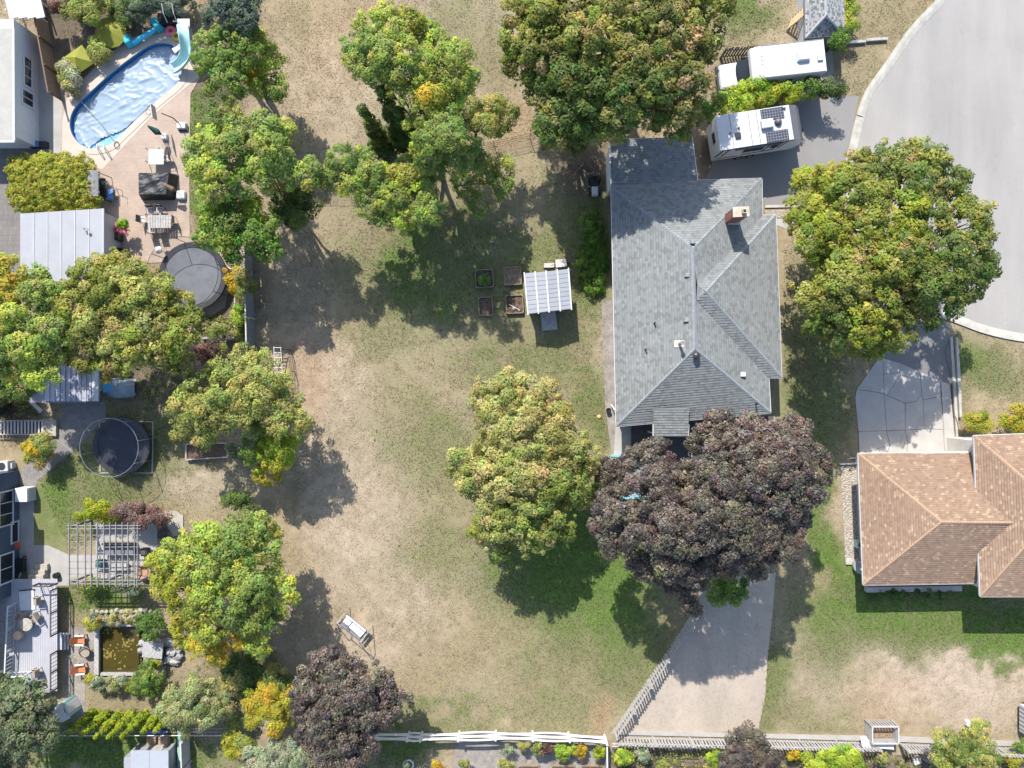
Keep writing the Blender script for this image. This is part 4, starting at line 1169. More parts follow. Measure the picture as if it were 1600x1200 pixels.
# ------------------------------------------------------------------ pool yard
def loop_fill(name, outer, inner, z, mt, thick=.12):
    bm = bmesh.new()
    for L in (outer, inner):
        vs = [bm.verts.new((p[0], p[1], z)) for p in L]
        for i in range(len(vs)): bm.edges.new((vs[i], vs[(i + 1) % len(vs)]))
    bmesh.ops.triangle_fill(bm, use_beauty=True, edges=bm.edges[:])
    bmesh.ops.recalc_face_normals(bm, faces=bm.faces[:])
    if bm.faces and sum(f.normal.z for f in bm.faces) < 0: bmesh.ops.reverse_faces(bm, faces=bm.faces[:])
    ext = bmesh.ops.extrude_face_region(bm, geom=bm.faces[:])
    bmesh.ops.translate(bm, vec=(0, 0, -thick), verts=[e for e in ext['geom'] if isinstance(e, bmesh.types.BMVert)])
    bmesh.ops.recalc_face_normals(bm, faces=bm.faces[:])
    me = bpy.data.meshes.new(name); bm.to_mesh(me); bm.free()
    me.materials.append(mt)
    o = bpy.data.objects.new(name, me); COL.objects.link(o)
    return o
PD = densify(POOL + [POOL[0]], 4)[:-1]
pool_w = [P(*q) for q in PD]
pc = sum(pool_w, Vector()) / len(pool_w)
def scaled(poly, add):
    out = []
    n = len(poly)
    for i, p in enumerate(poly):
        t = (poly[(i + 1) % n] - poly[i - 1]).normalized(); nr = Vector((t.y, -t.x, 0))
        if nr.dot(p - pc) < 0: nr = -nr
        out.append(p + nr * add)
    return out
cop_out = scaled(pool_w, .45)
tag(loop_fill('pool_deck', pxpoly(POOL_DECK), [Vector((p.x, p.y, 0)) for p in cop_out], .04, M_PAVER, .2), kind='structure')
pool = thing('swimming_pool', "oval in-ground swimming pool with blue liner walls", "swimming pool", Vector((pc.x, pc.y, 0)))
o = loop_fill('coping', [Vector((p.x, p.y, 0)) for p in cop_out], [Vector((p.x, p.y, 0)) for p in scaled(pool_w, -.03)], .075, M_COPING, .1)
o.parent = pool; o.location = -pool.location
o = loop_fill('light_paving', pxpoly([(98, 190), (106, 150), (170, 84), (215, 58), (262, 52), (292, 62), (300, 100), (315, 117), (240, 180), (160, 265), (98, 240)]), [Vector((p.x, p.y, 0)) for p in scaled(pool_w, .46)], .05, M_COPING, .1)
tag(o, kind='structure')
M_LINER = mat("blue_liner", (.03, .2, .5), .35, .12, 2, 20, .02)
m = MB(); n = len(pool_w)
for i in range(n):
    a, b = pool_w[i], pool_w[(i + 1) % n]
    m.face([a + Vector((0, 0, .02)), b + Vector((0, 0, .02)), b + Vector((0, 0, -1.4)), a + Vector((0, 0, -1.4))])
m.face([p + Vector((0, 0, -1.4)) for p in pool_w])
m.build('liner', M_LINER, pool)
mw = bpy.data.materials.new("pool_water")
nt, nn, ll, pp = nodes_of(mw)
vpos = objcoord(nt)
ll.new(mixc(nt, ramp(nt, noise(nt, 2.5, 3, .6, vpos, 1.2), [(.35, 0), (.65, 1)]), (.13, .3, .46), (.2, .38, .52)), pp.inputs['Base Color'])
pp.inputs['Roughness'].default_value = .12
bump(nt, noise(nt, 5, 3, .6, vpos, .6), .25, .05, pp)
MB().face([p + Vector((0, 0, -.42)) for p in scaled(pool_w, -.01)]).build('water', mw, pool)
# wrinkled floating cover over most of the water
def make_cover():
    e = [Vector((p.x, p.y, 0)) for p in scaled(pool_w, -.07)]
    xs = np.arange(min(p.x for p in e), max(p.x for p in e), .1); ys = np.arange(min(p.y for p in e), max(p.y for p in e), .1)
    X, Y = np.meshgrid(xs, ys)
    a, b = P(300, 124), P(150, 226)
    ok = inside([(p.x, p.y) for p in e], X, Y)
    d = (b - a).normalized(); nr = Vector((-d.y, d.x, 0))
    side = (X - a.x) * nr.x + (Y - a.y) * nr.y
    mid_ = (pc - a).dot(nr)
    ok &= (side * np.sign(mid_)) > 0.1 + .18 * np.sin(X * 1.5)
    w1_ = fbm(X + 3 * fbm(X, Y, .5, 3, 9), Y + 3 * fbm(X, Y, .5, 3, 8), .45, 4, 4)
    w2_ = fbm(X * .9 + Y * .5, (Y - X * .4) * 2.4, .55, 3, 5)
    Z = -.41 + .06 + .07 * (1 - np.abs(2 * w1_ - 1) * 5).clip(0, 1) ** 3 + .055 * (1 - np.abs(2 * w2_ - 1) * 5.0).clip(0, 1) ** 3 + .03 * fbm(X, Y, 1.6, 3, 6)
    idx = -np.ones(X.shape, int); vs = []
    for i in range(X.shape[0]):
        for j in range(X.shape[1]):
            if ok[i, j]:
                idx[i, j] = len(vs); vs.append((X[i, j], Y[i, j], Z[i, j]))
    fs = []
    for i in range(X.shape[0] - 1):
        for j in range(X.shape[1] - 1):
            q = (idx[i, j], idx[i, j + 1], idx[i + 1, j + 1], idx[i + 1, j])
            if min(q) >= 0: fs.append(q)
    mc_ = mat("pool_cover_sheet", (.2, .265, .33), .4, .08, 1.2, 8, .03)
    o = MB().grid(vs, fs).build('pool_cover', mc_, smooth=True)
    tag(o, "wrinkled pale bubble cover floating on the swimming pool", "pool cover")
make_cover()

M_TURQ = mat("turquoise_plastic", (.03, .36, .46), .35, .12, 2, 20, .02)
M_AQUA = mat("pale_aqua_plastic", (.4, .62, .6), .3, .08, 2, 20, .02)
# curved slide
sl = thing('pool_slide', "curved pale turquoise water slide dropping into the pool", "water slide", P(288, 70))
cl = [(287, 40, 2.0), (289, 52, 1.95), (291, 64, 1.7), (293, 76, 1.35), (291, 88, 1.0), (286, 97, .7), (279, 104, .42), (272, 108, .25)]
c3 = [np.array(P(x, y, z)) for x, y, z in cl]
pts = []
for i in range(len(c3) - 1):
    for s in range(4):
        p0, p1, p2, p3 = [c3[min(max(j, 0), len(c3) - 1)] for j in (i - 1, i, i + 1, i + 2)]
        t = s / 4
        pts.append(Vector(.5 * ((2 * p1) + (-p0 + p2) * t + (2 * p0 - 5 * p1 + 4 * p2 - p3) * t * t + (-p0 + 3 * p1 - 3 * p2 + p3) * t ** 3)))
pts.append(Vector(c3[-1]))
vs = []; fs = []
prof = [(-.42, .3), (-.36, .3), (-.3, .06), (0, 0), (.3, .06), (.36, .3), (.42, .3), (.33, -.06), (0, -.1), (-.33, -.06)]
for i, p in enumerate(pts):
    t = (pts[min(i + 1, len(pts) - 1)] - pts[max(i - 1, 0)]).normalized()
    y = Vector((0, 0, 1)).cross(t).normalized(); z = t.cross(y)
    for a, b in prof: vs.append(p + y * a + z * b)
k = len(prof)
for i in range(len(pts) - 1):
    for j in range(k):
        fs.append((i * k + j, i * k + (j + 1) % k, (i + 1) * k + (j + 1) % k, (i + 1) * k + j))
MB().grid(vs, fs).build('flume', M_AQUA, sl, smooth=True)
MB().box(P(287, 37, 1.95), (.9, .7, .08)).build('platform', M_WHITE, sl)
for x in (-.38, .38):
    MB().tube([P(287, 37, 0) + Vector((x, .8, 0)), P(287, 37, 0) + Vector((x, .35, 1.95)), P(287, 37, 0) + Vector((x, .1, 2.8)), P(287, 37, 0) + Vector((x, -.5, 2.5)), P(287, 44, 0) + Vector((x, -.5, 1.9))], .03, 8).build('handrail', M_WHITE, sl)
for i in range(5):
    MB().beam(P(287, 37, 0) + Vector((-.36, .75 - .09 * i, .3 + .38 * i)), P(287, 37, 0) + Vector((.36, .75 - .09 * i, .3 + .38 * i)), .1, .04).build('step', M_WHITE, sl)
for x in (-.3, .3): MB().tube([P(292, 76, 0) + Vector((x, 0, 0)), P(292, 76, 1.3) + Vector((x, 0, -.1))], .04, 8).build('support', M_WHITE, sl)
# second, turquoise straight slide roller along the pool
s2 = thing('toy_seesaw', "turquoise plastic water toy lying along the far edge of the pool", "pool toy", P(225, 58))
MB().tube([P(208, 68, .35), P(220, 60, .4), P(238, 49, .4), P(244, 44, .35)], [.2, .19, .19, .2], 12).build('beam', mat("sky_blue_plastic", (.05, .4, .6), .3, .1), s2, smooth=True)
for q, r in (((203, 66), .75), ((248, 41), .7)):
    c = P(*q, .02)
    MB().box(c + Vector((0, 0, .38)), (.7, 1.1, .7), rz=.55, taper=.7).build('end_block', M_TURQ, s2, bevel=.12)
# inflatables
def ring(name, label, c, R, r, mt):
    m = MB().tube([P(*c, r) + Vector((R * math.cos(a), R * math.sin(a), 0)) for a in [k * 2 * math.pi / 20 for k in range(20)]], r, 10, close=True)
    tag(m.build(name, mt, smooth=True), label, "inflatable ring")
ring('swim_ring', "pink inflatable swim ring lying beside the water slide", (267, 48), .27, .15, mat("pink_vinyl", (.75, .14, .2), .3, .1))
ring('swim_ring', "ochre yellow inflatable swim ring half under the pink one", (276, 57), .27, .13, mat("ochre_vinyl", (.5, .33, .03), .35, .1))
bx_ = thing('storage_box', "dark storage box among shade at the top of the pool terrace", "storage box", P(268, 34), .05)
MB().box((0, 0, .3), (1.5, .75, .6)).build('bin', M_DARKMETAL, bx_, local=True, bevel=.03)
MB().box((0, 0, .64), (1.56, .8, .07)).build('lid', M_BLACK, bx_, local=True, bevel=.02)
tb = tag(MB().prism([P(270, 78), P(283, 68), P(288, 74), P(275, 85)], .06, .2).build('diving_stand', M_WHITE, bevel=.03), "white board stand at the pool corner beside the slide", "board")
lf = MB().box(P(300, 90, .25), (.5, .4, .4), rz=.4, taper=.7).build('toy_dolphin', M_TURQ, bevel=.12); lf.name = 'plastic_toy'
tag(lf, "small turquoise plastic toy by the hedge behind the slide", "toy")
# pool ladder rails + pole
lr = thing('pool_ladder', "steel pool ladder with twin rails at the near end of the pool", "pool ladder", P(158, 230))
for dx in (0, 11):
    MB().tube([P(151 + dx, 226, -.9), P(151 + dx, 227, .5), P(152 + dx, 231, .75), P(154 + dx, 236, .6), P(155 + dx, 238, .05)], .03, 8).build('handrail', M_WHITE_METAL, lr)
for z in (-.2, -.5): MB().beam(P(151, 226, z), P(162, 226, z), .12, .04).build('step', M_WHITE, lr)
po = thing('skimmer_pole', "long pool skimmer pole lying across the pool cover", "pool skimmer", P(150, 175))
MB().tube([P(118, 150, .12), P(150, 182, .1), P(180, 222, .12)], .025, 6).build('handle', M_GREYMETAL, po)
MB().tube([P(182 + 4 * math.cos(a), 226 + 5 * math.sin(a), .14) for a in [k * .6 for k in range(10)]], .025, 6, close=True).build('hoop', M_DARKMETAL, po)
# lime parasols
M_LIME = mat("lime_canvas", (.17, .175, .015), .75, .1, 1.5, 20, .1)
def parasol(label, c, r, n, rz, h=2.3):
    t = thing('parasol', label, "parasol", P(*c), rz)
    m = MB(); top = (0, 0, h + .5)
    ring_ = [(r * math.cos(2 * math.pi * k / n), r * math.sin(2 * math.pi * k / n), h) for k in range(n)]
    m.grid(ring_ + [top], [(k, (k + 1) % n, n) for k in range(n)])
    m.build('canopy', M_LIME, t, local=True)
    MB().cyl((0, 0, 0), .03, h + .55, 8).build('pole', M_GREYMETAL, t, local=True)
    MB().cyl((0, 0, 0), .28, .1, 14).build('base', M_DARKMETAL, t, local=True)
parasol("lime green round parasol under the conifers behind the pool", (181, 57), 1.25, 12, 0, .7)
parasol("lime green square parasol over the shaded bed left of the pool", (132, 100), 1.2, 4, math.radians(35 + 45), .7)
# basketball hoop
bh = thing('basketball_hoop', "portable poolside basketball hoop with a white base", "basketball hoop", P(283, 197), 0)
MB().tube([P(283, 196, .2), P(270, 184, 1.6), P(252, 177, 2.0)], .04, 8).build('pole', M_BLACK, bh)
MB().box(P(240, 175, 2.0), (.06, 1.05, .75), rz=.15).build('backboard', M_PALEWOOD, bh)
MB().tube([P(232, 175, 1.8) + Vector((.2 * math.cos(a), .2 * math.sin(a), 0)) for a in [k * .6 for k in range(10)]], .02, 6, close=True).build('rim', M_BROWNWOOD, bh)
MB().box(P(284, 197, .2), (.8, .55, .36), taper=.8).build('base', M_WHITE, bh, bevel=.06)
MB().box(P(287, 201, .1), (.7, .4, .12)).build('weight', M_BLACK, bh)
# closed umbrella lying over
um = thing('garden_umbrella', "closed dark green umbrella leaning from its white base on the patio", "umbrella", P(257, 214))
MB().tube([P(257, 214, .1), P(252, 209, .9), P(231, 197, 1.7)], [.03, .03, .02], 6).build('pole', M_BLACK, um)
MB().tube([P(252, 210, .9), P(245, 206, 1.15), P(233, 198, 1.6), P(230, 196, 1.68)], [.05, .26, .1, .02], 10).build('canopy', mat("dark_green_canvas", (.012, .06, .055), .8, .2), um)
MB().box(P(257, 214, .18), (.5, .5, .34), taper=.8).build('base', M_WHITE, um, bevel=.06)
# tables and chairs
M_RATTAN = mat("brown_mesh", (.12, .095, .085), .7, .3, 6, 40, .3)
def patio_chair():
    t = thing('patio_chair', "", "chair", (0, 0, 0), 0, "patio chairs by the pool")
    MB().box((0, 0, .42), (.5, .48, .035)).build('seat', M_PALEWOOD, t, local=True)
    MB().box((0, .25, .72), (.5, .03, .5), M=Matrix.Rotation(-.15, 3, 'X')).build('backrest', M_RATTAN, t, local=True)
    for x in (-.25, .25):
        MB().tube([(x, -.24, 0), (x, -.24, .62), (x, .22, .64)], .018, 6).build('armrest', M_DARKMETAL, t, local=True)
        MB().tube([(x, .2, 0), (x, .24, .45), (x, .3, .95)], .018, 6).build('leg', M_DARKMETAL, t, local=True)
    return t
chair0 = patio_chair()
spots = [((266, 250), -1.4, "mesh patio chair drawn up to the frosted glass table"), ((228, 345), 1.5, "mesh patio chair at the left end of the dining table"),
         ((272, 346), -1.5, "mesh patio chair at the right end of the dining table, with pale seat"), ((240, 331), .05, "mesh patio chair behind the dining table, left one of a pair"), ((254, 330), -.1, "mesh patio chair behind the dining table, right one of a pair"),
         ((241, 362), 3.1, "mesh patio chair in front of the dining table, left one of a pair"), ((255, 361), 3.2, "mesh patio chair in front of the dining table, right one of a pair")]
for i, (q, rz, lb) in enumerate(spots):
    if i == 0:
        chair0.location = P(*q, .0) + Vector((0, 0, .05)); chair0.rotation_euler.z = rz; chair0['label'] = lb
    else:
        dup(chair0, P(*q) + Vector((0, 0, .05)), rz, lb)
gt = thing('glass_table', "square frosted white table on the pool patio", "table", P(243, 245))
MB().box(P(244, 245, .74), (1.18, 1.18, .03)).build('tabletop', mat("frosted_glass", (.36, .41, .385), .2, .05), gt, bevel=.01)
for x in (-.5, .5):
    for y in (-.5, .5): MB().box(P(243, 245) + Vector((x, y, .39)), (.05, .05, .68)).build('leg', M_WHITE, gt)
dt = thing('dining_table', "long slatted dining table on the patio below the covered grill", "table", P(249, 346))
for k in range(9): MB().box(P(249, 346, .73) + Vector((-.8 + k * .2, 0, 0)), (.17, 1.0, .03)).build('slat', M_GREYWOOD, dt)
for x in (-.75, .75):
    for y in (-.4, .4): MB().box(P(249, 346) + Vector((x, y, .38)), (.06, .06, .66)).build('leg', M_DARKMETAL, dt)
gr = thing('covered_grill', "big barbecue grill under a black wrinkled cover", "grill", P(250, 293))
N = 14; vs = []; fs = []
for i in range(N + 1):
    for j in range(N + 1):
        u, w = i / N * 2 - 1, j / N * 2 - 1
        e = max(abs(u), abs(w))
        z = 1.12 + .08 * math.sin(u * 7 + w * 3) * (1 - e) + .07 * math.sin(w * 6 - u * 4) * (1 - e) if e < .86 else (1.05 if e < .95 else .1)
        kx = 1.0 if e < .95 else 1.06
        vs.append((u * 1.28 * kx + (.15 * w if u > .5 else 0), w * .95 * kx, z + rr.uniform(-.02, .02)))
for i in range(N):
    for j in range(N):
        k = i * (N + 1) + j
        fs.append((k, k + N + 1, k + N + 2, k + 1))
MB().grid(vs, fs).build('cover', M_BLACKCLOTH, gr, local=True)
MB().box((0, 0, .06), (2.4, 1.8, .1)).build('base', M_BLACK, gr, local=True)
cu = thing('garden_umbrella', "closed brown umbrella lying over the black grill cover from a white base", "umbrella", P(283, 305))
MB().tube([P(283, 305, .3), P(276, 300, 1.0), P(254, 288, 1.45)], [.025, .025, .02], 6).build('pole', M_BLACK, cu)
MB().tube([P(275, 299, 1.1), P(270, 296, 1.22), P(258, 289, 1.42), P(254, 287, 1.48)], [.05, .2, .12, .04], 10).build('canopy', M_BROWNWOOD, cu)
MB().box(P(283, 305, .2), (.75, .75, .36), taper=.85).build('base', M_WHITE, cu, bevel=.12)
sb = thing('patio_swing', "grey canopied patio swing beside the rounded yellow hedge", "swing seat", P(163, 297))
M_CANOPY = mat("grey_canopy", (.17, .17, .185), .7, .15, 2, 20, .1)
N = 8; vs = []; fs = []
for i in range(N + 1):
    for j in range(2):
        t = i / N * 2 - 1
        vs.append((t * .58, (-.98 if j == 0 else .98), 1.85 + .16 * (1 - t * t)))
for i in range(N): fs.append((i * 2, i * 2 + 2, i * 2 + 3, i * 2 + 1))
MB().grid(vs, fs).grid([(v[0], v[1], v[2] - .03) for v in vs], [tuple(reversed(f)) for f in fs]).build('canopy', M_CANOPY, sb, local=True)
for y in (-.95, .95):
    MB().tube([(-.55, y, 0), (-.3, y, 1.8), (.3, y, 1.82), (.6, y, 0)], .03, 8).build('end_frame', M_DARKMETAL, sb, local=True)
MB().box((.05, 0, .45), (.55, 1.6, .12)).box((-.28, 0, .75), (.1, 1.6, .5)).build('seat', M_BLACKCLOTH, sb, local=True, bevel=.04)
lc = thing('garden_chair', "dark framed garden chair with a blue cushion next to the patio swing", "chair", P(178, 306))
MB().box((0, 0, .4), (.62, .62, .06)).build('seat', M_DARKMETAL, lc, local=True)
MB().box((0, -.02, .48), (.5, .78, .1)).build('cushion', mat("blue_cushion", (.08, .19, .42), .8, .15), lc, local=True, bevel=.04)
for x in (-.3, .3): MB().tube([(x, -.3, 0), (x, -.3, .6), (x, .35, .62), (x, .4, 0)], .025, 6).build('armrest', M_BLACK, lc, local=True)
MB().tube([(.3, .5, .5), (.95, .25, .5), (.95, -.25, .5)], .02, 6).build('footrest', M_DARKMETAL, lc, local=True)
# white roofed shed
sh = thing('pool_shed', "shed with a white standing seam metal roof beside the patio", "shed", P(97, 372))
c4 = [P(32, 334, 2.5), P(161, 326, 2.75), P(161, 440, 2.75), P(32, 440, 2.5)]
for k in range(6):
    a, b = lerp(c4[0], c4[1], k / 6), lerp(c4[0], c4[1], (k + 1) / 6)
    c_, d_ = lerp(c4[3], c4[2], (k + 1) / 6), lerp(c4[3], c4[2], k / 6)
    g = (b - a) * .006
    up = Vector((0, 0, .04))
    vs = [d_ + g, c_ - g, b - g, a + g]
    MB().grid(vs + [v + up for v in vs], [(3, 2, 1, 0), (4, 5, 6, 7), (0, 1, 5, 4), (1, 2, 6, 5), (2, 3, 7, 6), (3, 0, 4, 7)]).build('roof_panel', mat("white_roof_sheet", (.26, .265, .28), .5, .08, .8, 20, .03), sh)
    MB().beam(b + up * 1.3, c_ + up * 1.3, .05, .06).build('seam', M_OFFWHITE, sh)
MB().prism([c4[0] + Vector((.2, -.2, 0)), c4[1] + Vector((-.15, -.2, 0)), c4[2] + Vector((-.15, .2, 0)), c4[3] + Vector((.2, .2, 0))], 0, 2.42).build('wall', M_OFFWHITE, sh)
MB().beam(c4[1] + Vector((.03, 0, -.02)), c4[2] + Vector((.03, 0, -.02)), .08, .14).build('gutter', M_WHITE, sh)
MB().cyl(P(136, 359, 2.6), .06, .5, 10).cyl(P(136, 359, 3.05), .11, .08, 10).build('vent_pipe', M_GREYMETAL, sh)
MB().box(P(160, 390, 1.1) + Vector((.06, 0, 0)), (.06, .9, 2.0)).build('door', M_WHITE, sh)
pt = thing('tall_planter', "tall dark planter beside the white roofed shed", "planter", P(188, 368))
MB().box((0, 0, .45), (.5, .95, .9), taper=1.1).build('pot', M_BLACK, pt, local=True, bevel=.03)
MB().box((0, 0, .92), (.42, .8, .04)).build('soil', M_SOIL, pt, local=True)
at = thing('air_conditioner', "small dark cooling unit by the shed wall below the planter", "cooling unit", P(187, 394))
MB().box((0, 0, .3), (.7, .5, .6)).build('casing', M_BLACK, at, local=True, bevel=.03)
MB().cyl((0, 0, .6), .06, .25, 8).build('pipe', M_WHITE, at, local=True)

# neighbour wall at the very left of the pool yard
nw = thing('white_house', "white walled house edge with a pale flat roof left of the pool", "house", P(45, 130))
MB().prism([P(-40, 46, 3), P(20, 44, 3), P(22, 221, 3), P(-40, 222, 3)], 2.86, 3.0).build('roof', mat("pale_roof", (.3, .29, .26), .85, .15, 1, 20, .15), nw)
MB().beam(P(-40, 222, 2.98), P(23, 221.5, 2.98), .12, .16).beam(P(22, 44, 2.98), P(22.6, 221, 2.98), .12, .16).build('gutter', M_WHITE, nw)
MB().prism([P(-40, 60), P(60, 58), P(62, 232), P(-40, 232)], 0, 2.85).build('wall', M_WHITE, nw)
window(nw, P(61, 125) + Vector((0.02, 0, 1.4)), 2.2, .9, (1, 0), mull=2)
window(nw, P(61, 165) + Vector((0.02, 0, 1.4)), 1.1, 1.3, (1, 0))
dk = thing('lean_to_roof', "pale panelled lean-to roof with dark seams in the top corner of the pool yard", "lean-to", P(45, 15))
for k in range(4):
    MB().beam(P(12 + k * 14, -12, 2.4), P(22 + k * 14, 28, 2.2), .66, .05).build('roof_panel', M_OFFWHITE, dk)
for q in ((16, 2), (60, 0), (60, 24), (24, 26)): MB().box(P(*q, 1.1), (.1, .1, 2.2)).build('post', M_WHITE, dk)
bb = thing('storage_bench', "blue cushioned bench in the shade beside the hedge at the white wall", "bench", P(64, 228))
MB().box((0, 0, .22), (1.3, .5, .4)).build('base', M_DARKMETAL, bb, local=True, bevel=.02)
MB().box((-.2, 0, .48), (.7, .48, .12)).build('cushion', mat("blue_cushion2", (.05, .13, .3), .8, .15), bb, local=True, bevel=.04)

# ------------------------------------------------------------------ trampolines
M_MAT = mat("trampoline_mat", (.1, .105, .12), .55, .2, 1.2, 30, .1)
M_MATB = mat("navy_trampoline_mat", (.018, .022, .035), .5, .45, 1.5, 20, .1)
M_NET = net_mat("enclosure_net", (.16, .15, .14), .12)
def trampoline(label, c, r, h, ph, mt, npole=8, ring_m=None, ring_z=2.6, rgap=1.0, padm=None):
    t = thing('trampoline', label, "trampoline", P(*c))
    N = 32
    cs = [(math.cos(2 * math.pi * k / N), math.sin(2 * math.pi * k / N)) for k in range(N)]
    MB().lathe([(.02, h - .012), (r * .5, h - .01), (r * .88, h)], (0, 0, 0), N).build('mat', mt, t, local=True)
    m = MB(); vs = []; fs = []
    for rr_, z in ((r * .86, h + .03), (r * 1.02, h + .05), (r * 1.04, h - .06), (r * .87, h - .03)):
        vs += [(rr_ * x, rr_ * y, z) for x, y in cs]
    for j in range(4):
        for k in range(N):
            fs.append((j * N + k, j * N + (k + 1) % N, ((j + 1) % 4) * N + (k + 1) % N, ((j + 1) % 4) * N + k))
    m.grid(vs, fs).build('pad', padm or M_DARKMETAL, t, local=True)
    for k in range(npole):
        a = 2 * math.pi * (k + .3) / npole
        x, y = r * 1.05 * math.cos(a), r * 1.05 * math.sin(a)
        MB().tube([(x, y, 0), (x, y, ring_z)], .025, 6).build('pole', ring_m or M_BLACK, t, local=True)
        if k % 2 == 0:
            MB().tube([(x * .98, y * .98, h), (x * 1.02, y * 1.02, .03), (x * .8 - y * .2, y * .8 + x * .2, .03), (x * .8 - y * .2, y * .8 + x * .2, h)], .03, 6).build('leg', M_GREYMETAL, t, local=True)
    MB().tube([(r * 1.05 * x * rgap, r * 1.05 * y * rgap, ring_z) for x, y in cs], .02, 6, close=True).build('top_ring', ring_m or M_BLACK, t, local=True)
    m = MB()
    for k in range(N):
        a, b = cs[k], cs[(k + 1) % N]
        m.face([(r * a[0], r * a[1], h), (r * b[0], r * b[1], h), (r * 1.05 * rgap * b[0], r * 1.05 * rgap * b[1], ring_z), (r * 1.05 * rgap * a[0], r * 1.05 * rgap * a[1], ring_z)])
    m.build('net', M_NET, t, local=True)
    return t
trampoline("big round trampoline with grey mat and black net beside the patio", (309, 434), 2.55, .9, 0, M_MAT, 8, None, 2.7)
trampoline("round trampoline with navy mat and pale net ring on the shaded lawn", (199, 695), 2.15, .85, 0, M_MATB, 8, M_GREYMETAL, 2.6, .97)
lp = thing('garden_lamp', "white shaded standing lamp beside the big trampoline", "lamp", P(262, 396))
MB().cyl((0, 0, 0), .02, 1.5, 6).build('pole', M_BLACK, lp, local=True)
MB().lathe([(.3, 1.5), (.26, 1.6), (.1, 1.75)], (0, 0, 0), 14).build('lamp_shade', M_WHITE, lp, local=True)
MB().cyl((0, 0, 0), .2, .06, 10).build('base', M_DARKMETAL, lp, local=True)
fr = thing('ground_border', "thin square timber frame on the ground under the navy trampoline", "ground frame", P(198, 700))
for a, b in (((156, 659), (239, 659)), ((239, 659), (238, 739)), ((238, 739), (157, 739)), ((157, 739), (156, 659))):
    MB().beam(P(*a, .05), P(*b, .05), .06, .1).build('border_board', M_PALEWOOD, fr)

# ------------------------------------------------------------------ lower left yard
M_BLUE = mat("blue_siding", (.05, .075, .115), .65, .15, 1.5, 25, .1)
bhs = thing('blue_house', "blue clapboard house wall with white framed windows in the left corner", "house", P(15, 800))
MB().prism([P(-220, 742), P(30, 735), P(31, 925), P(-220, 930)], 0, 5.0).build('wall', M_BLUE, bhs)
xw = P(30.5, 800).x
cb = MB()
for k in range(26):
    z = .1 + k * .19
    cb.grid([(xw - .02, P(0, 737).y, z), (xw + .03, P(0, 737).y, z), (xw + .005, P(0, 737).y, z + .185), (xw - .02, P(0, 737).y, z + .185), (xw - .02, P(0, 923).y, z), (xw + .03, P(0, 923).y, z), (xw + .005, P(0, 923).y, z + .185), (xw - .02, P(0, 923).y, z + .185)], [(0, 1, 2, 3), (7, 6, 5, 4), (1, 5, 6, 2), (2, 6, 7, 3), (0, 4, 5, 1)])
o = cb.build('clapboard', M_BLUE, bhs); o['kind'] = 'stuff'
window(bhs, (xw + .03, P(0, 789).y, 1.6), 2.6, 1.5, (1, 0), mull=2)
window(bhs, (xw + .03, P(0, 880).y, 1.55), 2.2, 1.5, (1, 0), mull=1)
window(bhs, (xw + .03, P(0, 829).y, .62), 1.6, .8, (1, 0), mull=0, name='low_window')
MB().prism([P(-260, 732), P(36, 729), P(37, 930), P(-260, 936)], 5.0, 5.15).build('roof', M_CAP_GREY, bhs)
w2_ = thing('blue_house_wing', "shaded blue wing of the house behind the white deck", "house wing", P(-20, 1000))
MB().prism([P(-220, 955), P(8, 955), P(6, 1100), P(-220, 1100)], 0, 4.4).build('wall', M_BLUE, w2_)
window(w2_, (P(8, 1000).x + .02, P(0, 1040).y, 2.1), 2.2, 1.9, (1, 0), mull=2)
window(w2_, (P(8, 985).x + .02, P(0, 985).y, 2.1), 1.6, 1.9, (1, 0), mull=1)
MB().prism([P(-260, 950), P(14, 950), P(12, 1106), P(-260, 1106)], 4.4, 4.52).build('roof', M_CAP_GREY, w2_)
cabn = thing('meter_cabinet', "white box cabinet mounted at the blue house wall", "cabinet", P(40, 772))
MB().box(P(40, 772, .55), (.95, 1.05, 1.1)).build('casing', M_WHITE, cabn, bevel=.03)
MB().box(P(40, 772, .55) + Vector((.49, 0, 0)), (.03, .85, .9)).build('door', M_OFFWHITE, cabn)
acu = thing('air_conditioner', "white outdoor air conditioner with a round fan beside the blue house", "air conditioner", P(14, 727), .05)
MB().box((0, 0, .4), (.9, .8, .8)).build('casing', M_OFFWHITE, acu, local=True, bevel=.05)
MB().cyl((-.02, 0, .8), .3, .02, 18).build('fan_grille', M_DARKMETAL, acu, local=True)
MB().box((.5, 0, .3), (.2, .4, .5)).build('pipe_cover', M_OFFWHITE, acu, local=True)
# deck
M_DECK = mat("pale_deck_board", (.33, .33, .36), .7, .12, 1, 40, .15)
dkk = thing('deck', "raised pale deck with railings along the blue house", "deck", P(60, 990))
for k in range(28):
    x = 10 + k * 2.9
    MB().box(P(x, 992, .96), (.128, 8.6, .035)).build('deck_board', M_DECK, dkk)
MB().prism([P(10, 910), P(90, 910), P(90, 1074), P(10, 1074)], .6, .93).build('deck_frame', M_GREYWOOD, dkk)
def railing(a, b, h, z, mt, name='railing'):
    a, b = P(*a, z), P(*b, z)
    m = MB()
    d, L, nrm = frame_dir(Vector((a.x, a.y, 0)), Vector((b.x, b.y, 0)))
    m.beam(a + Vector((0, 0, h)), b + Vector((0, 0, h)), .09, .05).beam(a + Vector((0, 0, .1)), b + Vector((0, 0, .1)), .05, .05)
    r = m.build(name, mt, dkk)
    k = max(1, round(L / 1.6))
    for i in range(k + 1):
        MB().box(lerp(a, b, i / k) + Vector((0, 0, h / 2)), (.09, .09, h + .06)).build('post', mt, r)
    kk = max(2, int(L / .28))
    for i in range(kk):
        MB().box(lerp(a, b, (i + .5) / kk) + Vector((0, 0, h / 2 + .05)), (.03, .03, h - .12)).build('baluster', mt, r)
railing((91, 918), (91, 988), .95, .97, M_DARKWOOD)
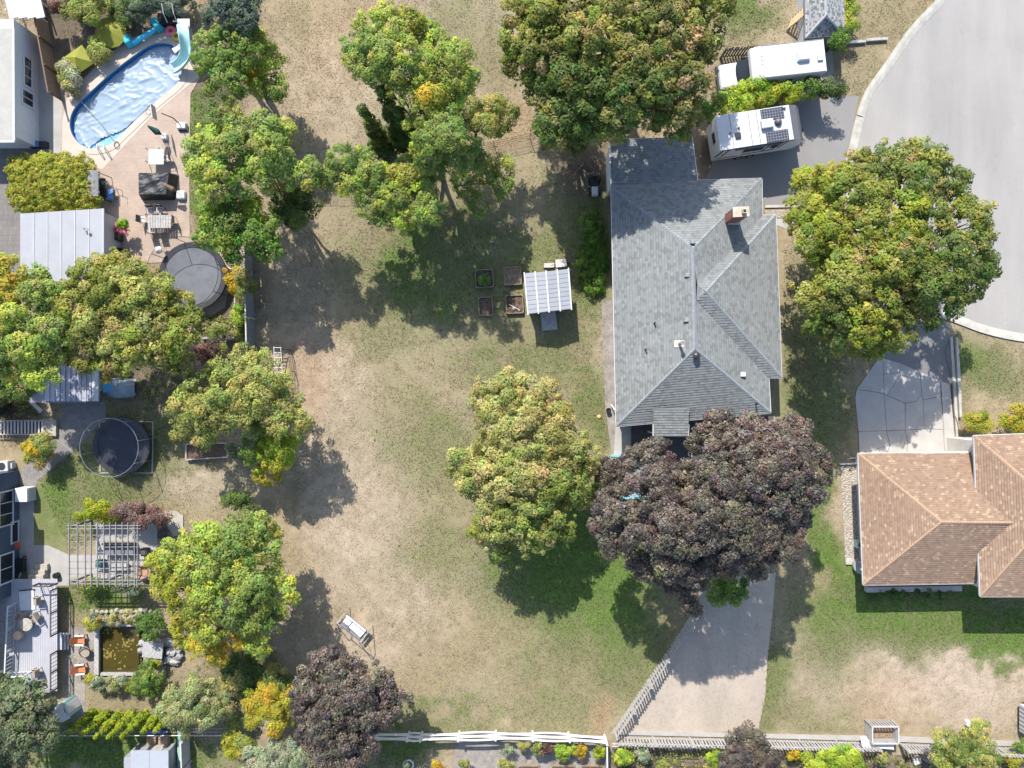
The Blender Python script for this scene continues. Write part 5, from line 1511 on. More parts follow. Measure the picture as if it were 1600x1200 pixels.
railing((91, 1016), (91, 1074), .95, .97, M_DARKWOOD)
railing((62, 911), (90, 911), .95, .97, M_DARKWOOD)
railing((26, 942), (21, 1048), 1.0, .97, M_WHITE, 'white_railing')
railing((20, 1050), (50, 1049), 1.0, .97, M_WHITE, 'white_railing')
for k in range(3): MB().box(P(94 + k * 5, 1002, .72 - .25 * k), (.3, 1.3, .06)).build('stair_tread', M_DECK, dkk)
awn = thing('folded_awning', "pale grey panel leaning at the top of the deck", "panel", P(56, 932))
MB().box((0, 0, 1.02), (1.15, 1.5, .06), rz=.1).build('panel', M_WHITE, awn, local=True)
MB().beam((-.6, .75, 1.06), (.6, .85, 1.06), .06, .06).build('frame_bar', M_DARKMETAL, awn, local=True)
wt = thing('wicker_table', "round wicker table on the pale deck", "table", P(63, 965))
MB().lathe([(.48, 1.66), (.5, 1.69), (.46, 1.71)], (0, 0, 0), 18).build('tabletop', M_STONE, wt, local=True)
MB().lathe([(.3, .98), (.12, 1.3), (.12, 1.5), (.3, 1.66)], (0, 0, 0), 12).build('pedestal', M_RATTAN, wt, local=True)
M_WICKER = mat("wicker", (.3, .25, .2), .85, .4, 9, 30, .4)
def wchair(label, c, rz, z):
    t = thing('wicker_chair', label, "chair", P(*c), rz, "wicker chairs on the deck")
    MB().box((0, 0, z + .4), (.55, .55, .12)).build('seat', M_WICKER, t, local=True, bevel=.03)
    MB().box((0, .26, z + .7), (.58, .08, .55)).build('backrest', M_WICKER, t, local=True, bevel=.03)
    for x in (-.28, .28): MB().box((x, 0, z + .55), (.06, .5, .06)).build('armrest', M_WICKER, t, local=True)
    for x in (-.24, .24):
        for y in (-.22, .22): MB().box((x, y, z + .17), (.05, .05, .34)).build('leg', M_WICKER, t, local=True)
wchair("wicker chair left of the round table on the deck", (52, 955), 1.2, .98)
wchair("wicker chair right of the round table on the deck", (74, 955), -1.0, .98)
wchair("brown chair by the deck railing below the leaning panel", (76, 930), -1.5, .98)
wchair("brown chair by the deck railing near the lower end", (74, 1040), -1.5, .98)
tag(MB().lathe([(.26, .98), (.33, 1.2), (.33, 1.5), (.1, 1.52)], P(47, 983), 14).build('clay_pot', mat("pale_clay", (.5, .36, .25), .8, .15)), "pale clay pot standing on the deck boards", "pot")
for k, (q, s, lb) in enumerate((((66, 886), (1.0, .5, .34), "pale stone step by the deck, uppermost of the stack"), ((62, 894), (1.1, .45, .5), "pale stone step by the deck, second from the top"), ((60, 901), (1.2, .45, .7), "pale stone step by the deck, third from the top"), ((60, 908), (1.2, .4, .85), "pale stone step against the deck, lowest in the picture"))):
    tag(MB().box(P(q[0], q[1], s[2] / 2), s).build('stone_step', M_STONE, bevel=.04), lb, "step")
tag(MB().cyl(P(91, 898, 0), .22, .4, 14).build('round_pot', M_BLACK), "round black pot at the corner of the deck steps", "pot")
bk = thing('bike', "dark garden cart standing against the blue house wall", "cart", P(40, 880)); bk.name = 'garden_cart'
MB().box((0, 0, .5), (.5, .9, .4), taper=1.2).build('tray', M_BLACK, bk, local=True, bevel=.04)
for y in (-.4, .4): wheel(bk, (.05, y, .22), .22, .1, 'x')
MB().tube([(.1, -.4, .6), (-.15, -1.5, .9)], .03, 6).build('handle', M_PALEWOOD, bk, local=True)
tag(MB().lathe([(.3, 0), (.42, .25), (.3, .5), (.05, .6)], P(22, 897), 12).build('blue_tub', mat("bright_blue", (.03, .15, .42), .4, .1)), "bright blue bucket by the blue house wall", "bucket")
tag(MB().box(P(27, 852, 1.0), (.25, .5, .2), rz=.3).build('red_box', mat("red_paint", (.4, .06, .03), .5, .1)), "small red box at the blue house wall", "box")

# pergola
pg = thing('pergola', "weathered white pergola of crossing slats over the paved seating area", "pergola", P(163, 866))
zt = 2.55
rng = random.Random(5)
xs_ = [108, 121, 133, 142, 152, 162, 172, 181, 191, 200, 210, 215]
M_PERG = mat("pergola_wood", (.2, .19, .187), .75, .15, 4, 40, .2)
for x in xs_:
    MB().beam(P(x, 816, zt + .08), P(x + rng.uniform(-.7, .7), 917, zt + .08), .05, .09).build('rafter', M_PERG, pg)
for k, y in enumerate((821, 826, 836, 846, 855, 867, 878, 888, 897, 907, 912)):
    MB().beam(P(105, y, zt), P(220, y + rng.uniform(-.6, .6), zt), .045, .06 if 2 <= k <= 8 else .14).build('cross_slat', M_PERG, pg)
for q in ((112, 823), (215, 823), (112, 910), (215, 910), (163, 910)):
    MB().box((P(*q, zt).x, P(*q, zt).y, zt / 2 - .03), (.15, .15, zt - .1)).build('post', M_PERG, pg)
# furniture under the pergola
sofa = thing('garden_sofa', "grey cushioned garden sofa beneath the pergola", "sofa", P(192, 856))
MB().box((0, 0, .25), (2.4, .9, .3)).build('base', M_DARKWOOD, sofa, local=True)
for k in range(3): MB().box((-.78 + .78 * k, -.05, .46), (.74, .76, .16)).build('cushion', mat("grey_cushion", (.13, .14, .155), .85, .15), sofa, local=True, bevel=.05)
MB().box((0, .45, .6), (2.4, .14, .5)).build('backrest', M_DARKWOOD, sofa, local=True)
tbl = thing('low_table', "low slatted coffee table under the pergola", "table", P(190, 882))
for k in range(5): MB().box((-.5 + .25 * k, 0, .42), (.22, .7, .04)).build('slat', M_GREYWOOD, tbl, local=True)
for x in (-.5, .5):
    for y in (-.28, .28): MB().box((x, y, .2), (.07, .07, .4)).build('leg', M_GREYWOOD, tbl, local=True)
tag(MB().box(P(157, 880, .4), (.55, .6, .5)).build('cool_box', mat("dark_teal", (.02, .1, .1), .5, .1), bevel=.06), "dark teal box on the paving under the pergola", "box")
st = thing('bench', "slatted dark wooden bench on the paving beneath the brown shrub", "bench", P(256, 828), math.pi / 2)
for k in range(4): MB().box((0, -.24 + .16 * k, .42), (1.1, .12, .04)).build('slat', M_DARKWOOD, st, local=True)
for x in (-.48, .48): MB().box((x, 0, .2), (.06, .5, .4)).build('leg', M_DARKWOOD, st, local=True)
bk_ = tag(MB().lathe([(.35, 0), (.55, .3), (.6, .5), (.5, .5), (.3, .3)], P(229, 892), 14).build('fire_bowl', mat("rusty_clay", (.34, .2, .13), .8, .3)), "round rusty bowl on the paving at the lower right of the pergola", "bowl")
tag(MB().box(P(227, 862, .25), (.5, .62, .5)).build('stool', M_DARKWOOD, bevel=.03), "small dark stool right of the pergola", "stool")

# pond
M_POND = mat("pond_water", (.052, .042, .012), .12, .2, 1, 8, .05)
pond = thing('garden_pond', "rectangular garden pond of olive brown water with floating leaves", "pond", P(187, 1014))
pw = pxpoly(POND)
MB().face([p + Vector((0, 0, -.18)) for p in pw]).build('water', M_POND, pond)
m = MB()
for i in range(len(pw)):
    a, b = pw[i], pw[(i + 1) % len(pw)]
    m.face([a + Vector((0, 0, .03)), b + Vector((0, 0, .03)), b + Vector((0, 0, -.9)), a + Vector((0, 0, -.9))])
m.build('liner', M_DARKWOOD, pond)
MB().beam(P(152, 976, .1), P(152, 1054, .1), .34, .26).build('border_sleeper', M_GREYWOOD, pond)
MB().beam(P(150, 976, .09), P(219, 976, .09), .2, .24).build('border_sleeper', M_GREYWOOD, pond)
MB().beam(P(158, 1053, .09), P(215, 1053, .09), .2, .22).build('border_sleeper', M_GREYWOOD, pond)
lily = MB(); rg = random.Random(3)
for cx_, cy_, n_, s_ in ((167, 986, 22, 5), (197, 1006, 45, 8), (166, 1024, 30, 6), (190, 1046, 14, 5), (180, 1020, 14, 9)):
    for _ in range(n_):
        x, y = rg.gauss(cx_, s_), rg.gauss(cy_, s_ * .8)
        if not (159 < x < 214 and 981 < y < 1048): continue
        c = P(x, y) + Vector((0, 0, -.17 + rg.uniform(0, .012)))
        r = rg.uniform(.035, .085)
        lily.face([c + Vector((r * math.cos(k * 1.05), r * math.sin(k * 1.05), 0)) for k in range(6)])
o = lily.build('lily_leaves', mat("lily_leaf", (.22, .17, .04), .5, .4, 8, 20, .1), pond); o['kind'] = 'stuff'
# rock waterfall: single boulders
wfall = thing('rock_waterfall', "grey boulder waterfall with a slab top at the edge of the pond", "rock waterfall", P(250, 1015))
rg = random.Random(9)
def boulder(parent, c, r, name='boulder', mt=None):
    m = MB(); vs = []; fs = []
    NA, NB = 7, 4
    for j in range(NB + 1):
        ph = math.pi * j / NB * .9 + .08
        for k in range(NA):
            a = 2 * math.pi * k / NA
            s = r * rg.uniform(.75, 1.15)
            vs.append(Vector((c[0] + s * math.sin(ph) * math.cos(a) * 1.15, c[1] + s * math.sin(ph) * math.sin(a), c[2] + .75 * s * math.cos(ph))))
    for j in range(NB):
        for k in range(NA):
            fs.append((j * NA + k, (j + 1) * NA + k, (j + 1) * NA + (k + 1) % NA, j * NA + (k + 1) % NA))
    fs.append(tuple(range(NA))); fs.append(tuple(reversed(range(NB * NA, NB * NA + NA))))
    return m.grid(vs, fs).build(name, mt or M_ROCK, parent)
M_ROCKL = mat("pale_rock", (.32, .31, .3), .85, .4, 6, 20, .6)
for (x, y, r, z) in ((224, 1004, .35, .2), (222, 1016, .33, .15), (229, 1022, .3, .2), (232, 1006, .5, .4), (242, 1010, .55, .5), (238, 1020, .5, .45), (250, 1004, .4, .5), (246, 1026, .45, .4), (262, 1003, .4, .4), (270, 1006, .4, .3), (277, 1014, .42, .25), (278, 1025, .4, .25), (272, 1034, .4, .2), (268, 1018, .45, .4), (260, 1030, .4, .3), (252, 1042, .35, .2), (255, 1050, .28, .15)):
    boulder(wfall, P(x, y, z), r, 'boulder', M_ROCKL if rg.random() < .6 else M_ROCK)
MB().box(P(239, 1016, .95), (1.55, 1.2, .16), rz=-.1).build('top_slab', M_ROCKL, wfall, bevel=.03)
MB().prism([P(246, 1005), P(260, 1004), P(260, 1034), P(246, 1034)], .3, .82).build('basin', M_ROCK, wfall)
MB().prism([P(248, 1009, .8), P(257, 1009, .8), P(257, 1030, .8), P(248, 1030, .8)], .81, .83).build('basin_water', M_BLACK, wfall)
# pond stones on top border
rb = thing('pond_rocks', "row of pale stones along the upper edge of the pond", "stones", P(185, 955))
for k in range(14):
    boulder(rb, P(144 + k * 7.6, 955 + rg.uniform(-2, 2), .1), rg.uniform(.14, .22), 'stone', M_STONE)
# adirondack chairs
M_ORANGE = mat("orange_paint", (.5, .17, .07), .6, .2, 5, 30, .15)
def adirondack():
    t = thing('adirondack_chair', "", "chair", (0, 0, 0), 0, "low wooden chairs by the pond")
    for k in range(5): MB().box((-.24 + .12 * k, .02, .33), (.105, .62, .03), M=Matrix.Rotation(.15, 3, 'X')).build('seat_slat', M_ORANGE, t, local=True)
    for k in range(5): MB().box((-.24 + .12 * k, -.38, .62), (.105, .03, .68 - .06 * abs(k - 2)), M=Matrix.Rotation(.35, 3, 'X')).build('back_slat', M_ORANGE, t, local=True)
    for x in (-.36, .36):
        MB().box((x, 0, .55), (.14, .7, .03)).build('armrest', M_WHITE, t, local=True)
        MB().box((x * .95, .28, .27), (.05, .1, .54)).box((x * .95, -.3, .22), (.05, .1, .44)).build('leg', M_ORANGE, t, local=True)
    return t
ad = adirondack(); ad.location = P(130, 997); ad.rotation_euler.z = -math.pi / 2; ad['label'] = "orange low wooden chair at the top of the gravel by the pond"
dup(ad, P(131, 1042), -math.pi / 2 + .1, "orange low wooden chair at the lower end of the gravel by the pond")
wc = thing('round_chair', "round dark framed chair between the two orange chairs", "chair", P(139, 1015))
MB().tube([(.42 * math.cos(a), .42 * math.sin(a), .6 + .1 * math.sin(a)) for a in [k * .42 for k in range(15)]], .035, 6, close=True).build('rim', M_DARKMETAL, wc, local=True)
MB().lathe([(.05, .32), (.25, .35), (.4, .52)], (0, 0, 0), 14).build('seat', M_WICKER, wc, local=True)
for k in range(4): MB().tube([(.15 * math.cos(k * 1.57), .15 * math.sin(k * 1.57), .33), (.36 * math.cos(k * 1.57), .36 * math.sin(k * 1.57), 0)], .025, 6).build('leg', M_DARKMETAL, wc, local=True)
# sheds
ts = thing('turquoise_shed', "small shed with a grey white roof and a pale turquoise lean-to below the deck", "shed", P(110, 1102), math.radians(28))
M_TW = mat("turquoise_wall", (.26, .42, .4), .6, .1)
MB().box((0, 0, .85), (1.5, 1.15, 1.7)).build('wall', M_TW, ts, local=True)
for k in (-1, 1):
    MB().grid([(-.85, k * .68, 1.7), (.85, k * .68, 1.7), (.85, 0, 2.05), (-.85, 0, 2.05), (-.85, k * .68, 1.66), (.85, k * .68, 1.66), (.85, 0, 2.01), (-.85, 0, 2.01)], [(0, 1, 2, 3), (7, 6, 5, 4), (0, 4, 5, 1), (1, 5, 6, 2), (3, 2, 6, 7), (0, 3, 7, 4)]).build('roof_panel', mat("shed_roof_white", (.3, .3, .32), .5, .1), ts, local=True)
MB().grid([(-.86, -.5, 1.62), (-.86, .5, 1.62), (-1.55, .42, 1.2), (-1.55, -.42, 1.2), (-.86, -.5, 1.56), (-.86, .5, 1.56), (-1.55, .42, 1.14), (-1.55, -.42, 1.14)], [(0, 1, 2, 3), (7, 6, 5, 4), (0, 4, 5, 1), (1, 5, 6, 2), (2, 6, 7, 3), (3, 7, 4, 0)]).build('lean_to', M_TW, ts, local=True)
for y in (-.38, .38): MB().box((-1.5, y, .57), (.06, .06, 1.14)).build('post', M_WHITE, ts, local=True)
MB().box((.77, 0, .8), (.04, .7, 1.5)).build('door', M_WHITE, ts, local=True)
bs = thing('white_shed', "grey walled shed with a white blue roof below the cedar row", "shed", P(247, 1180))
MB().prism([P(217, 1161), P(276, 1160), P(277, 1240), P(217, 1240)], 0, 2.2).build('wall', mat("shed_grey_wall", (.24, .25, .27), .7, .1), bs)
for k in range(2):
    a, b = (204, 233) if k == 0 else (233.4, 263)
    MB().prism([P(a, 1173, 2.3), P(b, 1173, 2.3), P(b, 1260, 2.3), P(a, 1260, 2.3)], 2.2, 2.29).build('roof_panel', mat("white_blue_roof", (.27, .285, .31), .5, .06), bs)
MB().box((P(255, 1160).x, P(255, 1160).y + .03, .95), (1.0, .05, 1.8)).build('door', M_GREYWOOD, bs)
gt_ = tag(MB().grid([P(277, 1142, .3), P(291, 1142, .3), P(293, 1240, .3), P(277, 1240, .3), P(282, 1142, .75), P(288, 1240, .75)], [(0, 4, 5, 3), (4, 1, 2, 5), (0, 1, 4), (3, 5, 2)]).build('green_tarpaulin', mat("mint_tarp", (.24, .4, .36), .55, .1, 1, 8, .1)), "pale green tarpaulin stretched beside the shed under the cedars", "tarpaulin")
for k, (x, lb) in enumerate(((242, "brown wooden crate behind the shed, nearer the cedars' middle"), (260, "brown wooden crate behind the shed, next to the green tarpaulin"))):
    cr = thing('crate', lb, "crate", P(x, 1154))
    for j in range(4): MB().box((-.27 + .18 * j, 0, .58), (.16, .8, .03)).build('slat', M_BEDWOOD, cr, local=True)
    MB().box((0, 0, .28), (.68, .76, .54)).build('body', M_BEDWOOD, cr, local=True)
for q, s, lb in (((238, 1143), (.9, .4, .5), "blue tarpaulin bundle behind the crates, left one"), ((254, 1142), (.8, .4, .4), "blue tarpaulin bundle behind the crates, right one")):
    tag(MB().box(P(*q, s[2] / 2), s, taper=.8).build('tarpaulin_bundle', mat("blue_tarp", (.02, .09, .38), .5, .2), bevel=.1), lb, "tarpaulin")
lsh = thing('metal_roof_shed', "shed with a lavender grey corrugated roof half under the trees", "shed", P(112, 600))
rk = random.Random(2)
for k in range(18):
    x = 70 + k * 4.1
    MB().prism([P(x, 572, 2.3), P(x + 3.7, 572, 2.3), P(x + 3.7, 627, 2.3), P(x, 627, 2.3)], 2.26, 2.3 + (.05 if k % 2 else .0)).build('roof_sheet', mat("lavender_metal", (.27, .27, .31), .45, .2, 1, 20, .05), lsh)
MB().prism([P(144, 571, 2.3), P(154, 571, 2.3), P(154, 627, 2.3), P(144, 627, 2.3)], 2.2, 2.33).build('fascia_strip', M_OFFWHITE, lsh)
MB().prism([P(76, 577), P(160, 577), P(160, 628), P(76, 628)], 0, 2.2).build('wall', mat("shed_wall_dark", (.16, .16, .18), .7, .15), lsh)
MB().box((P(165, 600).x - .22, P(165, 602).y, .95), (.06, .9, 1.8)).build('door', M_WHITE, lsh)
ht = thing('covered_heap', "grey tarpaulin covered heap with a bright blue square on top", "covered heap", P(190, 606))
m = MB(); vs = []; fs = []; N = 10
for i in range(N + 1):
    for j in range(N + 1):
        u, w = i / N * 2 - 1, j / N * 2 - 1
        e = min(1, math.sqrt(u * u + w * w) / 1.25)
        vs.append((u * 1.25 * (1 - .12 * abs(w)), w * .8 * (1 - .12 * abs(u)), .95 * (1 - e ** 3) + .05 * math.sin(5 * u + 3 * w) * (1 - e)))
for i in range(N):
    for j in range(N):
        k = i * (N + 1) + j
        fs.append((k, k + N + 1, k + N + 2, k + 1))
m.grid(vs, fs).build('tarpaulin', mat("blue_grey_tarp", (.2, .25, .29), .45, .25, 2, 10, .2), ht, local=True, smooth=True)
MB().box((-.6, .02, .9), (.75, .62, .08), rz=.2).build('blue_lid', mat("sky_blue", (.08, .3, .5), .4, .08), ht, local=True, bevel=.02)
# garden stair/bridge on the left
br_ = thing('garden_steps', "dark wooden garden walkway with pale slats left of the flagstone path", "walkway", P(45, 668))
for k in range(14):
    MB().box(P(-4 + k * 5.4, 668, .3), (.14, 1.1, .05)).build('slat', M_PALEWOOD, br_)
for y in (657, 679): MB().beam(P(-10, y, .5), P(70, y, .5), .07, .1).build('rail', M_GREYWOOD, br_)
MB().prism([P(-8, 659), P(70, 659), P(70, 678), P(-8, 678)], .02, .1).build('base', M_DARKWOOD, br_)
MB().prism([P(70, 655), P(91, 655), P(91, 681), P(70, 681)], .02, .3).build('landing', M_STONE, br_)
tag(MB().beam(P(43, 622, .2), P(65, 643, .2), .28, .1).build('white_plank', M_PALEWOOD), "pale wooden plank lying on the soil above the walkway", "plank")
ra = thing('planter_box', "low pinkish timber planter under the olive green tree", "planter", P(325, 708))
for a, b in (((292, 718), (356, 714)), ((292, 694), (356, 692)), ((292, 718), (292, 694)), ((356, 714), (356, 692))):
    MB().beam(P(*a, .18), P(*b, .18), .1, .36).build('side_board', mat("pinkish_timber", (.36, .28, .24), .8, .2), ra)
MB().prism([P(293, 717), P(355, 713), P(355, 693), P(293, 695)], .02, .25).build('soil', M_SOIL, ra)

# ------------------------------------------------------------------ around the grey house, copper tree
rl = thing('deck_railing', "white railing glimpsed through the copper purple tree", "railing", P(1105, 733))
for a, b in (((1078, 733), (1118, 731)), ((1142, 700), (1141, 722)), ((1076, 700), (1076, 712))):
    MB().beam(P(*a, 1.0), P(*b, 1.0), .1, .06).build('top_rail', M_WHITE, rl)
    A_, B_ = P(*a, 0), P(*b, 0)
    for i in range(6): MB().box(lerp(A_, B_, i / 5) + Vector((0, 0, .5)), (.05, .05, 1.0)).build('baluster', M_WHITE, rl)
bp = thing('splash_pool', "pale blue framed splash pool half hidden under the copper purple tree", "splash pool", P(985, 745))
M_PALEBLUE = mat("pale_blue_vinyl", (.2, .36, .4), .4, .1)
for a, b in (((954, 712), (1010, 710)), ((954, 712), (957, 778)), ((957, 778), (1012, 776)), ((1010, 710), (1012, 776))):
    MB().beam(P(*a, .45), P(*b, .45), .14, .85).build('side_wall', M_PALEBLUE, bp)
MB().prism([P(956, 713), P(1009, 711), P(1011, 775), P(958, 777)], .05, .6).build('water', mat("pale_pool_floor", (.2, .27, .3), .3, .1), bp)
br2 = thing('barrel', "black barrel standing beside the pale blue splash pool", "barrel", P(945, 719))
MB().lathe([(.28, 0), (.34, .2), (.36, .45), (.34, .75), (.3, .9)], (0, 0, 0), 18).build('drum', M_BLACK, br2, local=True, smooth=True)
MB().lathe([(.3, .9), (.28, .93), (.05, .95)], (0, 0, 0), 18).build('lid', M_DARKMETAL, br2, local=True)
bb2 = thing('bird_feeder', "small black pot on the grass near the grey house corner", "pot", P(950, 641)); bb2.name = 'black_pot'
MB().lathe([(.14, 0), (.19, .25), (.2, .4), (.16, .4), (.13, .2)], (0, 0, 0), 14).build('pot', M_BLACK, bb2, local=True)
MB().lathe([(.02, .3), (.16, .32)], (0, 0, 0), 14).build('soil', M_BLACK, bb2, local=True)
tag(MB().beam(P(955, 632, .25), P(961, 641, .7), .07, .07).build('downspout', M_WHITE), "short white drainpipe leaning at the grey house wall", "pipe")
tag(MB().lathe([(.03, 0), (.17, .03), (.12, .12), (.03, .15)], P(936, 651), 10).build('orange_disc', mat("orange_toy", (.6, .3, .12), .5, .1)), "flat orange disc lying on the grass by the worn path", "disc")
# heap of scrap near the mower
sc = thing('scrap_pile', "pile of dark boards and rubble in the shade beside the mower", "scrap pile", P(912, 262))
rg = random.Random(12)
for k in range(12):
    a = P(905 + rg.uniform(-8, 22), 258 + rg.uniform(-14, 22), .05 + .03 * k)
    MB().beam(a, a + Vector((rg.uniform(-.8, .8), rg.uniform(-.8, .8), rg.uniform(0, .1))), .12, .05).build('board', M_BROWNWOOD if k % 2 else M_DARKWOOD, sc)
# tan house side
lg = thing('planter_ledge', "long grey planter ledge against the shaded wall of the tan house", "planter ledge", P(1422, 920))
MB().prism([P(1350, 915), P(1497, 913), P(1497, 921), P(1350, 923)], 0, .5).build('ledge', M_PALEWOOD, lg)
cst = tag(MB().lathe([(.55, 0), (.62, .5), (.6, .55)], P(1341, 882), 14, ).build('stone_well', M_CONCRETE), "half round concrete well at the corner of the tan house", "well")
acb = thing('heat_pump', "pale green grey box unit on the rock bed by the tan house", "air conditioner", P(1339, 848))
MB().box((0, 0, .35), (.65, .6, .7)).build('casing', mat("green_grey", (.4, .45, .42), .5, .08), acb, local=True, bevel=.04)
MB().cyl((0, 0, .7), .22, .02, 14).build('fan_grille', M_DARKMETAL, acb, local=True)
tag(MB().box(P(1327, 877, .08), (.55, .5, .16)).build('paving_block', M_KERB, bevel=.02), "square concrete paving block at the end of the rock bed", "paving block")

# shingled playhouse with wooden stair, top right
ph_ = thing('playhouse', "small playhouse with a speckled shingle hip roof and wooden steps", "playhouse", P(1290, 25))
z0 = 2.2; q = [P(1258, -42, z0), P(1315, -44, z0), P(1320, 54, z0), P(1259, 59, z0)]
ap1, ap2 = P(1290, -10, 3.2), P(1291, 24, 3.2)
rm = MB()
roof_face(rm, [q[3], q[2], ap2], (0, 1), .14)
roof_face(rm, [q[2], q[1], ap1, ap2], (0, 1), .14)
roof_face(rm, [q[0], q[3], ap2, ap1], (0, 1), .14)
roof_face(rm, [q[0], q[1], ap1], (0, 1), .14)
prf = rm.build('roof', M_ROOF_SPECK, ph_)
for a, b in ((ap2, q[3]), (ap2, q[2]), (ap1, q[0]), (ap1, q[1]), (ap1, ap2)): ridge_cap('ridge_cap', a, b, mat("pale_cap", (.3, .31, .32), .85, .2), prf, .22)
gutter([(q[0], q[3]), (q[3], q[2]), (q[1], q[2])], ph_, M_GREYMETAL)
MB().prism(inset_poly(q, .25), 0, 2.15).build('wall', M_OFFWHITE, ph_)
MB().prism(q, 2.12, 2.16).build('soffit', M_WHITE, ph_)
M_YELWOOD = mat("yellow_wood", (.45, .34, .2), .75, .2, 5, 30, .2)
stp = thing('wooden_stair', "pale wooden open stair leaning up to the playhouse", "stair", P(1245, 25))
for k in range(7):
    c = P(1235 + k * 4, 36 - k * 3.4, .2 + .22 * k)
    MB().box(c, (.1, .95, .05), rz=-.35).build('tread', M_YELWOOD, stp)
for dy in (-.5, .5):
    a, b = P(1233, 37, .1), P(1261, 14, 1.5)
    n_ = Vector((.35, .93, 0)) * dy
    MB().beam(a + n_, b + n_, .06, .18).build('stringer', M_YELWOOD, stp)

# ------------------------------------------------------------------ bottom right things
cbn = thing('compost_bin', "open slatted grey timber compost bin in front of the bottom fence", "compost bin", P(1380, 1142))
x0, x1, y0, y1 = 1351, 1391, 1124, 1150
for zi in range(6):
    z = .09 + zi * .2
    for a, b in (((x0, y1), (x1, y1)),):
        MB().beam(P(*a) + Vector((0, 0, z)), P(*b) + Vector((0, 0, z)), .03, .12).build('slat', M_GREYWOOD, cbn)
for k in range(10):
    a = P(x0 + (x1 - x0) * k / 9, y0)
    MB().box(a + Vector((0, 0, .58)), (.12, .03, 1.12)).build('slat', M_GREYWOOD, cbn)
for zi in range(6):
    z = .09 + zi * .2
    for xx in (x0, x1):
        MB().beam(P(xx, y0) + Vector((0, 0, z)), P(xx, y1) + Vector((0, 0, z)), .03, .12).build('slat', M_GREYWOOD, cbn)
for xx in (x0, x1):
    for yy in (y0, y1): MB().box(P(xx, yy) + Vector((0, 0, .6)), (.1, .1, 1.24)).build('corner_post', M_GREYWOOD, cbn)
for a, b in (((x0, y0), (x1, y0)), ((x0, y1), (x1, y1)), ((x0, y0), (x0, y1)), ((x1, y0), (x1, y1))):
    MB().beam(P(*a) + Vector((0, 0, 1.22)), P(*b) + Vector((0, 0, 1.22)), .1, .05).build('top_board', M_PALEWOOD, cbn)
MB().prism([P(x0 + 1, y0 + 1), P(x1 - 1, y0 + 1), P(x1 - 1, y1 - 1), P(x0 + 1, y1 - 1)], .02, .4).build('compost', mat("compost", (.27, .18, .12), .95, .6, 5, 18, 1), cbn)
wb = thing('white_bench', "white L shaped board between the compost bin and the fence", "board", P(1370, 1162))
MB().prism([P(1344, 1151, .8), P(1353, 1150, .8), P(1361, 1161, .8), P(1397, 1164, .8), P(1396, 1171, .8), P(1347, 1167, .8)], .76, .82).build('board', M_WHITE, wb)
for q in ((1348, 1155), (1350, 1164), (1392, 1167)): MB().box(P(*q, .38), (.09, .09, .76)).build('post', M_WHITE, wb)
tag(MB().box(P(1512, 1130, .22), (.32, .5, .44), taper=.8).build('feed_tub', M_WHITE, bevel=.06), "small white tub standing on the bare dirt above the fence", "tub")
ctr = thing('cargo_trailer', "white ribbed trailer end cut off by the picture corner", "trailer", P(1612, 1130))
MB().prism([P(1587, 1096), P(1660, 1098), P(1660, 1138), P(1587, 1138)], .4, 2.3).build('body', M_WHITE_METAL, ctr)
for k in range(6): MB().box(Vector((P(1587, 0).x - .01, P(0, 1100 + k * 6.6).y, 1.35)), (.04, .08, 1.85)).build('rib', M_GREYMETAL, ctr)
for y in (1102, 1138):
    c = P(1604, y, .3)
    MB().tube([c - Vector((0, .12, 0)), c + Vector((0, .12, 0))], .3, 16).build('wheel', M_TYRE, ctr)
# trellis frames in the vegetable garden
tr = thing('garden_trellis', "twin rail garden trellis along the picket fence", "trellis", P(1050, 1168))
for y in (1165, 1169): MB().beam(P(956, y - 3, .9), P(1150, y + 1, .9), .06, .06).build('rail', M_PALEWOOD, tr)
for k in range(7): MB().box(P(960 + k * 30, 1165 + k * .6, .45), (.06, .06, .9)).build('post', M_PALEWOOD, tr)
gd_ = thing('garden_grid', "dark timber planting grid on the soil of the vegetable garden", "planting grid", P(1040, 1190))
for x in (1010, 1037, 1063, 1093): MB().beam(P(x, 1172, .08), P(x + 3, 1215, .08), .08, .14).build('divider', M_DARKWOOD, gd_)
for y in (1183, 1197): MB().beam(P(1000, y, .07), P(1095, y + 2, .07), .07, .12).build('divider', M_DARKWOOD, gd_)
for (x0, x1, lb) in ((810, 842, "timber bed of bare soil at the picture bottom, left of three"), (862, 898, "timber bed at the picture bottom, middle of three"), (908, 942, "timber bed at the picture bottom beside the dividing fence")):
    t = thing('timber_bed', lb, "raised bed", P((x0 + x1) / 2, 1205), 0, "timber beds in the gravel garden")
    w = (x1 - x0) / 20
    for y in (.55, -.55): MB().box((0, y, .15), (w, .06, .3)).build('side_board', M_BEDWOOD, t, local=True)
    for x in (-w / 2, w / 2): MB().box((x, 0, .145), (.06, 1.03, .29)).build('side_board', M_BEDWOOD, t, local=True)
    MB().box((0, 0, .1), (w - .08, 1.0, .18)).build('soil', M_SOIL, t, local=True)
ring('planter_ring', "white ring edging round a small plant on the lower lawn", (638, 1195), .38, .07, M_WHITE)
wb2 = thing('wheel_barrow', "brown upturned wheelbarrow in the vegetable garden below the compost bin", "wheelbarrow", P(1445, 1180), -.5); wb2.name = 'wheelbarrow'
MB().box((0, 0, .4), (1.1, .75, .4), taper=.7).build('tray', mat("mud_brown", (.22, .165, .13), .7, .25), wb2, local=True, bevel=.06)
wheel(wb2, (.75, 0, .2), .2, .1)
for y in (-.25, .25): MB().tube([(.7, y * .4, .25), (-.4, y, .25), (-1.0, y * 1.2, .35)], .025, 6).build('handle', M_PALEWOOD, wb2, local=True)
tag(MB().box(P(1432, 1188, .15), (.6, .5, .3), rz=.4).build('cardboard_box', M_PALEWOOD, bevel=.02), "pale box on the soil beside the upturned wheelbarrow", "box")
